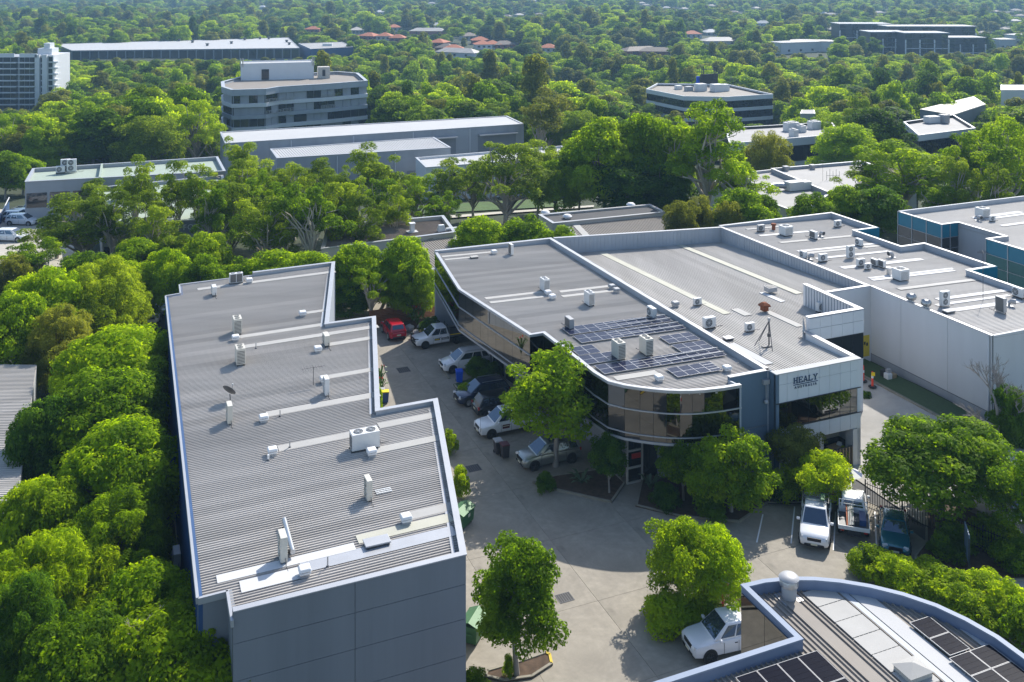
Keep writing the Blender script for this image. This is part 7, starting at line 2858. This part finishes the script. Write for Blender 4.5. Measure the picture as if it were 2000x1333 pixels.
# leafy clumps: bird of paradise and cycads built leaf by leaf
def strap_plant(x, y, h, n, label, mat='leaf_bright', spread=.8, flower=False, seed=0):
    rr = random.Random(seed)
    p = at(x, y, .1)
    o = thing('strap_leaf_plant', label, 'plant', (p.x, p.y, .08))
    for k in range(n):
        a = 2 * math.pi * k / n + rr.uniform(-.3, .3)
        d = Vector((math.cos(a), math.sin(a), 0))
        hh, sp = h * rr.uniform(.7, 1.1), spread * rr.uniform(.5, 1.1)
        sd = Vector((-d.y, d.x, 0))
        pts = [p, p + d * sp * .35 + Vector((0, 0, hh * .6)), p + d * sp * .75 + Vector((0, 0, hh * .95)), p + d * sp * 1.1 + Vector((0, 0, hh * .9))]
        ws = [.02, .07, .10, .01]
        vs = []
        for q, w in zip(pts, ws):
            vs += [q - sd * w, q + Vector((0, 0, .03)), q + sd * w]
        fs = []
        for i in range(3):
            fs += [(i * 3, i * 3 + 1, i * 3 + 4, i * 3 + 3), (i * 3 + 1, i * 3 + 2, i * 3 + 5, i * 3 + 4)]
        lf = MB()
        lf.add(vs, fs)
        lf.build('leaf', mat, o)
    if flower:
        for k in range(3):
            q = p + Vector((rr.uniform(-.4, .4), rr.uniform(-.4, .2), h * rr.uniform(.9, 1.1)))
            MB().box(q, (.16, .06, .14), rr.uniform(0, 3), top=(.3, .3)).build('flower', 'orange_plastic', o)


M('leaf_plain', (.075, .15, .02), .5, 0, .25, 3)
M('leaf_plain_grey', (.07, .11, .05), .55, 0, .2, 3)
strap_plant(806, 628, 1.5, 22, 'lush strap leaved clump with orange flower beside the red hatchback', 'leaf_plain', 1.2, True, 1)
strap_plant(826, 622, 1.5, 16, 'strap leaved clump nearer the glass office in the flower bed', 'leaf_plain', 1.0, False, 2)
strap_plant(815, 634, 1.1, 16, 'lower strap leaved clump in front in the flower bed', 'leaf_plain', 1.0, False, 3)
strap_plant(1137, 945, .7, 16, 'grey green cycad rosette in the bed under the largest yard tree', 'leaf_plain_grey', 1.0, False, 4)
strap_plant(1270, 958, .9, 14, 'strap leaved clump right of the entrance path', 'leaf_plain_grey', .9, False, 5)
strap_plant(743, 752, 1.6, 10, 'tall strap leaves against the stepped block wall', 'leaf_plain', .7, True, 6)
strap_plant(745, 768, 1.3, 10, 'flowering strap leaves beside the yellow lidded bin', 'leaf_plain', .7, True, 7)

# bare tree at the tall wall corner
p = at(1950, 872, 1.0)
o = thing('bare_tree', 'leafless pale branched tree in front of the tall wall corner', 'tree', p)
mb = MB()
rr = random.Random(5)


def limb(mb_, a, d, L, r, depth):
    m1 = a + d * L * .5 + Vector((rr.uniform(-1, 1), rr.uniform(-1, 1), rr.uniform(-.3, .6))) * L * .08
    e = a + d * L
    mb_.tube([a, m1, e], [r, r * .8, r * .55], 5, cap=False)
    if depth == 0:
        return
    for k in range(3 if depth > 1 else 4):
        dd = (d + Vector((rr.uniform(-1, 1), rr.uniform(-1, 1), rr.uniform(-.25, .7))) * .75).normalized()
        limb(mb_, a.lerp(e, rr.uniform(.45, 1.0)), dd, L * rr.uniform(.55, .8), max(.014, r * .6), depth - 1)


limb(mb, p, Vector((-.03, 0, 1)), 2.9, .17, 5)
limb(mb, p + Vector((0, 0, 1.4)), Vector((-.8, -.1, .4)).normalized(), 1.7, .10, 4)
limb(mb, p + Vector((0, 0, 1.8)), Vector((.8, -.2, .4)).normalized(), 1.6, .10, 4)
mb.build('trunk', 'bark_grey', o, smooth_angle=70)
# bare twigs in the foreground tree
for x, y, L, lb_ in ((300, 1275, .9, 'pale bare twigs rising from the leafy tree at the bottom edge'),):
    p = at(x, y, 5.2)
    base = Vector((p.x, p.y, 0))
    o = thing('bare_tree', lb_, 'tree', base)
    mb = MB()
    mb.tube([base, Vector((p.x + .1, p.y, 3.4)), p], [.12, .09, .07], 6)
    for k in range(9):
        limb(mb, p, Vector((rr.uniform(-1, 1), rr.uniform(-1, .6), rr.uniform(.4, 1))).normalized(), L, .045, 3)
    mb.build('trunk', 'bark_pale', o, smooth_angle=70)

# middle distance: (kind, x px, distance, half width px, top px, label, leaf)
MID = [
    ('euc0', 165, 119, 105, 365, 'large spreading olive tree in front of the far car park', 'leaf_euc'), ('euc1', 110, 124, 60, 410, 'lower olive tree left of the large spreading one', 'leaf_euc'),
    ('thin0', 268, 126, 42, 288, 'thin gum with pale stem in front of the green roof, the left one', None), ('thin1', 345, 127, 45, 300, 'thin gum with pale stem in front of the green roof, the right one', None), ('thin0', 305, 122, 36, 345, 'thin gum between the two taller ones before the green roof', None),
    ('euc2', 222, 117, 58, 350, 'loose gum hiding the left front of the pale green roof wing', 'leaf_euc'), ('euc0', 300, 113, 55, 385, 'loose gum before the dark fascia, left of its lettering', 'leaf_euc'), ('euc1', 418, 117, 52, 335, 'tall loose gum before the right end of the dark fascia', 'leaf_mid'), ('thin2', 385, 124, 40, 310, 'thin gum over the pale green roof wing at right', None), ('euc3', 500, 128, 55, 320, 'loose gum between the green roof and the ribbed white warehouse', 'leaf_mid'), ('euc2', 575, 135, 55, 305, 'tall loose gum before the left half of the ribbed white warehouse', 'leaf_euc'),
    ('bushy0', 112, 205, 46, 232, 'tall lime lit tree behind the left end of the green roof', 'leaf_lime'), ('bushy1', 45, 178, 48, 300, 'tall tree with pale trunk at the left edge before the green roof', 'leaf_bright'), ('bushy2', 10, 172, 40, 290, 'tall tree at the very left edge before the green roof', 'leaf_bright'),
    ('euc2', 190, 145, 55, 340, 'loose tree at the left front corner of the green roof', 'leaf_euc'),
    ('euc3', 60, 108, 70, 455, 'dark lower tree at the left edge below the far car park', 'leaf_mid'), ('olive', 25, 104, 45, 490, 'grey olive tree at the left edge below the far car park', None), ('bushy0', 165, 104, 60, 480, 'bright tree right of the grey olive one', 'leaf_bright'),
    ('bushy1', 270, 108, 60, 455, 'bright leafy tree below the thin gums', 'leaf_bright'), ('euc1', 345, 108, 60, 435, 'loose gum below the dark fascia', 'leaf_euc'), ('bushy2', 400, 106, 60, 445, 'yellow green leafy tree below the fascia lettering', 'leaf_lime'),
    ('euc0', 455, 121, 60, 340, 'loose gum at the right end of the green roof', 'leaf_euc'), ('thin1', 480, 135, 50, 300, 'tall thin gum before the gabled warehouse left end', None), ('euc2', 520, 112, 72, 365, 'large loose gum behind the stepped block, left of centre', 'leaf_euc'),
    ('euc3', 600, 113, 80, 330, 'largest loose gum behind the stepped block', 'leaf_mid'), ('euc1', 675, 118, 65, 330, 'loose gum before the gabled warehouse', 'leaf_euc'), ('thin0', 725, 140, 55, 265, 'thin gum rising past the long warehouse roof', None), ('euc0', 745, 128, 55, 335, 'gum with several pale stems before the gabled warehouse', 'leaf_mid'),
    ('euc2', 815, 140, 50, 330, 'gum left of the brown glass office', 'leaf_mid'), ('thin1', 880, 142, 48, 300, 'thin gum before the brown glass office', None), ('euc3', 860, 132, 45, 365, 'small gum behind the rusty roof', 'leaf_bright'),
    ('euc0', 990, 140, 95, 262, 'wide open crowned tree with thick pale trunk at the street lawn', 'leaf_euc'), ('bushy0', 1085, 146, 45, 300, 'leafy tree between the open crowned tree and the dark gums', 'leaf_mid'),
    ('euc1', 470, 152, 55, 255, 'gum rising before the left end of the long warehouse', 'leaf_euc'), ('euc2', 540, 150, 50, 318, 'gum before the gable end of the ribbed white warehouse', 'leaf_euc'), ('thin2', 620, 146, 48, 300, 'thin gum before the middle of the ribbed white warehouse', None), ('euc0', 660, 128, 60, 315, 'pale limbed gum screening the ribbed white warehouse', 'leaf_euc'),
    ('euc3', 790, 150, 50, 325, 'gum screening the corner of the brown glass office', 'leaf_euc'), ('euc1', 560, 122, 60, 350, 'gum with crooked pale limbs left of the largest loose gum', 'leaf_euc'), ('thin0', 640, 118, 40, 345, 'slim gum between two loose gums behind the stepped block', None), ('euc2', 705, 117, 55, 365, 'gum overhanging the rusty brown roof', 'leaf_euc'), ('thin1', 770, 122, 36, 350, 'slim pale gum behind the rusty brown roof', None),
    ('euc0', 925, 150, 48, 300, 'gum between the thin gum and the open crowned tree', 'leaf_euc'), ('thin2', 1050, 150, 55, 265, 'thin gum right of the open crowned tree', None), ('euc3', 1085, 158, 50, 262, 'pale gum before the right end of the long warehouse', 'leaf_euc'), ('thin0', 1060, 215, 50, 160, 'bare looking pale gum standing beyond the long warehouse end', 'leaf_olive'),
    ('euc1', 430, 128, 50, 330, 'gum at the right corner of the pale green roof', 'leaf_euc'), ('euc3', 250, 138, 45, 340, 'gum over the pale green roof front', 'leaf_euc'), ('bushy0', 330, 100, 50, 470, 'bright tree before the lane behind the stepped block', 'leaf_bright'), ('bushy1', 395, 99, 48, 485, 'bright tree left of the slim condenser behind the stepped block', 'leaf_bright'), ('bushy2', 250, 99, 55, 500, 'bright tree above the olive one at the lane', 'leaf_lime'),
    ('bushy1', 540, 103, 75, 478, 'low flat crowned bright tree behind the stepped roof', 'leaf_bright'), ('bushy2', 610, 102, 60, 482, 'low bright tree behind the rear right corner of the stepped roof', 'leaf_bright'), ('bushy0', 465, 103, 55, 495, 'low bright tree behind the wide condenser', 'leaf_bright'),
    ('bushy1', 697, 103, 62, 462, 'bright tree between the stepped block and the glass office, left one', 'leaf_bright'), ('bushy2', 792, 104, 58, 452, 'bright tree between the stepped block and the glass office, right one', 'leaf_bright'), ('euc3', 745, 105, 60, 500, 'darker tree low between the two bright ones', 'leaf_mid'), ('bushy0', 828, 107, 34, 500, 'tree at the far corner of the glass office', 'leaf_mid'), ('darkmid', 688, 101, 42, 540, 'shaded tree beside the rear wall of the stepped block', None),
    ('bushy0', 808, 101, 42, 492, 'leafy tree behind the flower bed at the far corner of the glass office', 'leaf_mid'), ('euc3', 728, 100, 46, 512, 'loose tree behind the timber fence left of the red hatchback', 'leaf_mid'), ('bushy1', 765, 104, 40, 505, 'leafy tree behind the timber fence above the red hatchback', 'leaf_bright'),
    ('bushy2', 938, 115, 56, 416, 'rounded bright tree behind the glass office, left one', 'leaf_bright'), ('bushy0', 1028, 116, 60, 410, 'rounded bright tree behind the glass office, right one', 'leaf_bright'), ('bushy1', 1098, 115, 42, 432, 'small bright tree at the corner of the glass office and sign warehouse', 'leaf_mid'), ('bushy2', 1205, 114, 26, 452, 'small green tree peeping over the sign warehouse rear parapet', 'leaf_bright'),
    ('bushy1', 1180, 145, 85, 212, 'tall dark gum right of the street lawn', 'leaf_mid'), ('bushy2', 1262, 146, 78, 208, 'tall gum next to the dark one, behind the dark flat roof', 'leaf_bright'), ('darkmid', 1225, 140, 70, 300, 'shaded brownish lower tree below the tall gums', 'leaf_deep'), ('darkmid', 1300, 139, 55, 310, 'shaded tree below the tall lit gum', 'leaf_deep'), ('bushy0', 1130, 150, 45, 245, 'gum at the left of the tall dark group', 'leaf_mid'),
    ('euc1', 1385, 138, 108, 168, 'tallest lit gum with straight pale trunk right of centre', 'leaf_bright'), ('euc3', 1440, 134, 70, 290, 'lower right limb of the lit gum group', 'leaf_bright'), ('euc0', 1320, 142, 60, 215, 'gum at the left shoulder of the tallest lit gum', 'leaf_bright'),
    ('grey', 1328, 118, 36, 372, 'grey feathery casuarina behind the sign warehouse', 'leaf_olive'), ('grey', 1362, 121, 34, 365, 'taller grey feathery tree right of the casuarina', 'leaf_olive'), ('bushy1', 1450, 122, 60, 356, 'round bright tree behind the sign warehouse corner', 'leaf_bright'), ('olive', 1425, 120, 34, 380, 'pale stemmed olive tree in front of the round bright one', None), ('bushy2', 1490, 124, 36, 372, 'green tree right of the round bright one', 'leaf_mid'),
    ('bushy0', 1588, 124, 50, 365, 'flat crowned bright tree behind the tall wall warehouse', 'leaf_bright'), ('bushy1', 1650, 127, 48, 352, 'bright tree right of the flat crowned one', 'leaf_bright'), ('darkmid', 1715, 126, 55, 350, 'dark tree left of the teal office', 'leaf_deep'), ('euc2', 1755, 138, 108, 258, 'broad umbrella shaped gum behind the teal office', 'leaf_mid'), ('euc0', 1700, 142, 62, 300, 'pale limbed gum left under the umbrella shaped one', 'leaf_euc'),
    ('bushy2', 1655, 190, 68, 234, 'dense round tree right of the white fascia office', 'leaf_bright'), ('bushy0', 1705, 205, 62, 212, 'dense tree behind the round one right of the white fascia office', 'leaf_mid'), ('olive', 1500, 172, 48, 245, 'grey green wispy tree in front of the white fascia office', 'leaf_olive'),
    ('euc1', 1830, 128, 55, 345, 'gum over the rear parapet of the teal office', 'leaf_mid'), ('euc3', 1905, 134, 80, 225, 'tall gum behind the teal office with clumped crown', 'leaf_mid'), ('euc2', 1965, 138, 75, 205, 'tall gum at the right edge behind the teal office', 'leaf_mid'), ('bushy0', 1985, 150, 65, 230, 'dense tall tree at the right edge', 'leaf_mid'), ('euc0', 1870, 130, 50, 290, 'pale stemmed gum in the middle behind the teal office', 'leaf_euc'), ('euc1', 1945, 124, 50, 300, 'pale stemmed gum over the teal office at right', 'leaf_euc'), ('bushy1', 1790, 160, 50, 290, 'leafy tree behind the umbrella shaped gum', 'leaf_mid'),
]
for key, x, Y, rp, tp, lb_, lf in MID:
    X = (x - 1000) * Y / FPX
    zg = terrain(X, Y)
    top = CAM_H - (tp - HORIZON) * Y / FPX
    tree(key, (X, Y, zg - .1), lb_, None, rp * Y / FPX, max(3, top - zg), leaf=lf)

# ---- the forest -------------------------------------------------------------------------
import bisect
fr = random.Random(11)


def blocked(x, y, m):
    for pl in FOOT:
        if inside(pl, (x, y)):
            return True
        for q in pl:
            if abs(q[0] - x) < m and abs(q[1] - y) < m:
                return True
    return False


def fit(x, y, r, h):
    """largest height up to h that keeps the open views open (0 = no tree here)"""
    zg = terrain(x, y)
    cx = 1000 + x * FPX / y
    rr_ = r * FPX / y
    for x0, y0, x1, y1, yb in PROTECT:
        if y < yb and cx + rr_ * .7 > x0 and cx - rr_ * .7 < x1:
            by = (CAM_H - zg) * FPX / y + HORIZON
            ty = (CAM_H - zg - h) * FPX / y + HORIZON
            if by > y0 and ty < y1:
                # lower the tree until its top shows at the foot of the view
                h2 = CAM_H - zg - (y1 - HORIZON) * y / FPX
                h = min(h, h2)
    return h


PTS = []
y = 205.0
while y < 2600:
    sp = 7.6 if y < 300 else 8.8 + (y - 300) * .0060
    x = -(y * .56 + 12)
    while x < y * .56 + 12:
        px_, py_ = x + fr.uniform(-.42, .42) * sp, y + fr.uniform(-.45, .45) * sp
        x += sp
        if py_ < 240 and abs(px_) < 60 and py_ < 232:
            continue
        r = fr.uniform(4.4, 7.6) * (1 + .65 * smooth(380, 1600, py_))
        h = fr.uniform(9.5, 18) * (1 + .30 * math.sin(px_ * .045 + 1.7 * math.sin(py_ * .021)) * math.sin(py_ * .038 + px_ * .012))
        r *= .72 + .5 * fr.random() + .10 * math.sin(px_ * .06) * math.sin(py_ * .05)
        if fr.random() < .08:
            h *= 1.25
        if py_ > 700 and fr.random() < .06:
            continue
        if blocked(px_, py_, 4 if py_ < 600 else 6):
            continue
        h = fit(px_, py_, r, h)
        if h < 5.0:
            continue
        PTS.append((px_, py_, terrain(px_, py_) - .3, min(r, h * .5), h))
    y += sp
PTS.sort(key=lambda q: q[1])
NI = 215
ZONES = [(lambda x, y: x < 400, 'forest tree of the left wood below the apartment tower'), (lambda x, y: x < 760, 'forest tree beside the banded office block'),
         (lambda x, y: x < 1250, 'forest tree behind the long warehouse roof'), (lambda x, y: x < 1560, 'forest tree around the black ribbon office'), (lambda x, y: True, 'forest tree of the right wood behind the fascia offices')]
for i, (x, y, z, r, h) in enumerate(PTS[:NI]):
    cx = 1000 + x * FPX / y
    lb_ = next(t for f_, t in ZONES if f_(cx, y))
    k = fr.choice(['bushy0', 'bushy1', 'bushy2', 'euc0', 'euc2', 'far0', 'far1', 'far3', 'euc1', 'far6', 'far7', 'euc3', 'olive'])
    lf = fr.choice(['leaf_mid', 'leaf_bright' if y < 235 else 'leaf_mid', 'leaf_forest', 'leaf_euc', 'leaf_forest', 'leaf_mid', 'leaf_deep', 'leaf_olive', 'leaf_lime' if y < 225 else 'leaf_forest'])
    shape = 'narrow' if k == 'far6' else 'umbrella shaped' if k == 'far7' else 'loose crowned' if k.startswith('euc') else 'feathery' if k == 'olive' else 'round crowned'
    hue = dict(leaf_mid='green', leaf_bright='bright green', leaf_forest='soft green', leaf_euc='grey green', leaf_deep='deep green', leaf_olive='olive', leaf_lime='yellow green')[lf]
    size = 'tall' if h > 15 else 'low' if h < 9.5 else 'mid sized'
    zone = lb_.replace('forest tree ', '')
    tree(k, (x, y, z), f'{size} {hue} {shape} forest tree {zone}', f'forest trees {zone}', r, h, rz=fr.uniform(0, 6.28), name='forest_tree', leaf=lf)

# the rest reads as one mass: a single object of instanced trees
rest = PTS[NI:]
me = bpy.data.meshes.new('forest')
me.vertices.add(len(rest))
me.vertices.foreach_set('co', np.array([(q[0], q[1], q[2]) for q in rest], dtype=np.float32).ravel())
for nm_, vals in (('rad', [q[3] / 5.2 for q in rest]), ('hgt', [q[4] / 14.5 for q in rest]), ('rot', [fr.uniform(0, 6.28) for q in rest])):
    a_ = me.attributes.new(nm_, 'FLOAT', 'POINT')
    a_.data.foreach_set('value', np.array(vals, dtype=np.float32))
a_ = me.attributes.new('pick', 'INT', 'POINT')
a_.data.foreach_set('value', np.array([fr.choice([0, 0, 1, 1, 2, 2, 3, 3, 4, 5, 6, 7, 7]) for q in rest], dtype=np.int32))
forest = bpy.data.objects.new('forest', me)
C.objects.link(forest)
tag(forest, 'dense green forest covering the valley and the far hills', 'forest', kind='stuff')
ng = bpy.data.node_groups.new('forest', 'GeometryNodeTree')
ng.interface.new_socket('Geometry', in_out='INPUT', socket_type='NodeSocketGeometry')
ng.interface.new_socket('Geometry', in_out='OUTPUT', socket_type='NodeSocketGeometry')
gi, go = ng.nodes.new('NodeGroupInput'), ng.nodes.new('NodeGroupOutput')
iop = ng.nodes.new('GeometryNodeInstanceOnPoints')
jn = ng.nodes.new('GeometryNodeJoinGeometry')
# the crowns instanced here are those of trees standing in the scene
first = {}
for ob in list(C.objects):
    if ob.name.startswith('crown') and ob.type == 'MESH':
        for k in range(8):
            if ob.data is PROTO[f'far{k}'][0] and k not in first:
                first[k] = ob
for k in range(8):
    if k not in first:
        x, y, z, r, h = rest.pop(0)
        t_ = tree(f'far{k}', (x, y, z), 'forest tree just beyond the near woods', 'forest trees just beyond the near woods', r, h, name='forest_tree')
        first[k] = t_.children[0]
for k in reversed(range(8)):
    oi = ng.nodes.new('GeometryNodeObjectInfo')
    oi.inputs['Object'].default_value = first[k]
    oi.inputs['As Instance'].default_value = True
    oi.transform_space = 'ORIGINAL'
    ng.links.new(oi.outputs['Geometry'], jn.inputs[0])


def attr(name, typ='FLOAT'):
    n_ = ng.nodes.new('GeometryNodeInputNamedAttribute')
    n_.data_type = typ
    n_.inputs['Name'].default_value = name
    return n_.outputs['Attribute']


cs = ng.nodes.new('ShaderNodeCombineXYZ')
ng.links.new(attr('rad'), cs.inputs[0])
ng.links.new(attr('rad'), cs.inputs[1])
ng.links.new(attr('hgt'), cs.inputs[2])
cr_ = ng.nodes.new('ShaderNodeCombineXYZ')
ng.links.new(attr('rot'), cr_.inputs[2])
ng.links.new(gi.outputs[0], iop.inputs['Points'])
ng.links.new(jn.outputs[0], iop.inputs['Instance'])
iop.inputs['Pick Instance'].default_value = True
ng.links.new(attr('pick', 'INT'), iop.inputs['Instance Index'])
ng.links.new(cr_.outputs[0], iop.inputs['Rotation'])
ng.links.new(cs.outputs[0], iop.inputs['Scale'])
ng.links.new(iop.outputs[0], go.inputs[0])
md = forest.modifiers.new('forest', 'NODES')
md.node_group = ng
print('forest points', len(rest), 'individual', NI)

# ================================================================== HAZE
M('haze_air')
m = MATS['haze_air']
t = m.node_tree
t.nodes.clear()
pv = t.nodes.new('ShaderNodeVolumePrincipled')
pv.inputs['Color'].default_value = (.40, .68, 1.0, 1)
pv.inputs['Density'].default_value = .00021
pv.inputs['Anisotropy'].default_value = .1
mo = t.nodes.new('ShaderNodeOutputMaterial')
t.links.new(pv.outputs[0], mo.inputs['Volume'])
hz = MB().box((0, 2950, -45), (9000, 6500, 195)).build('haze', 'haze_air', None, kind='stuff', label='pale blue air between the camera and the far hills', cat='haze')
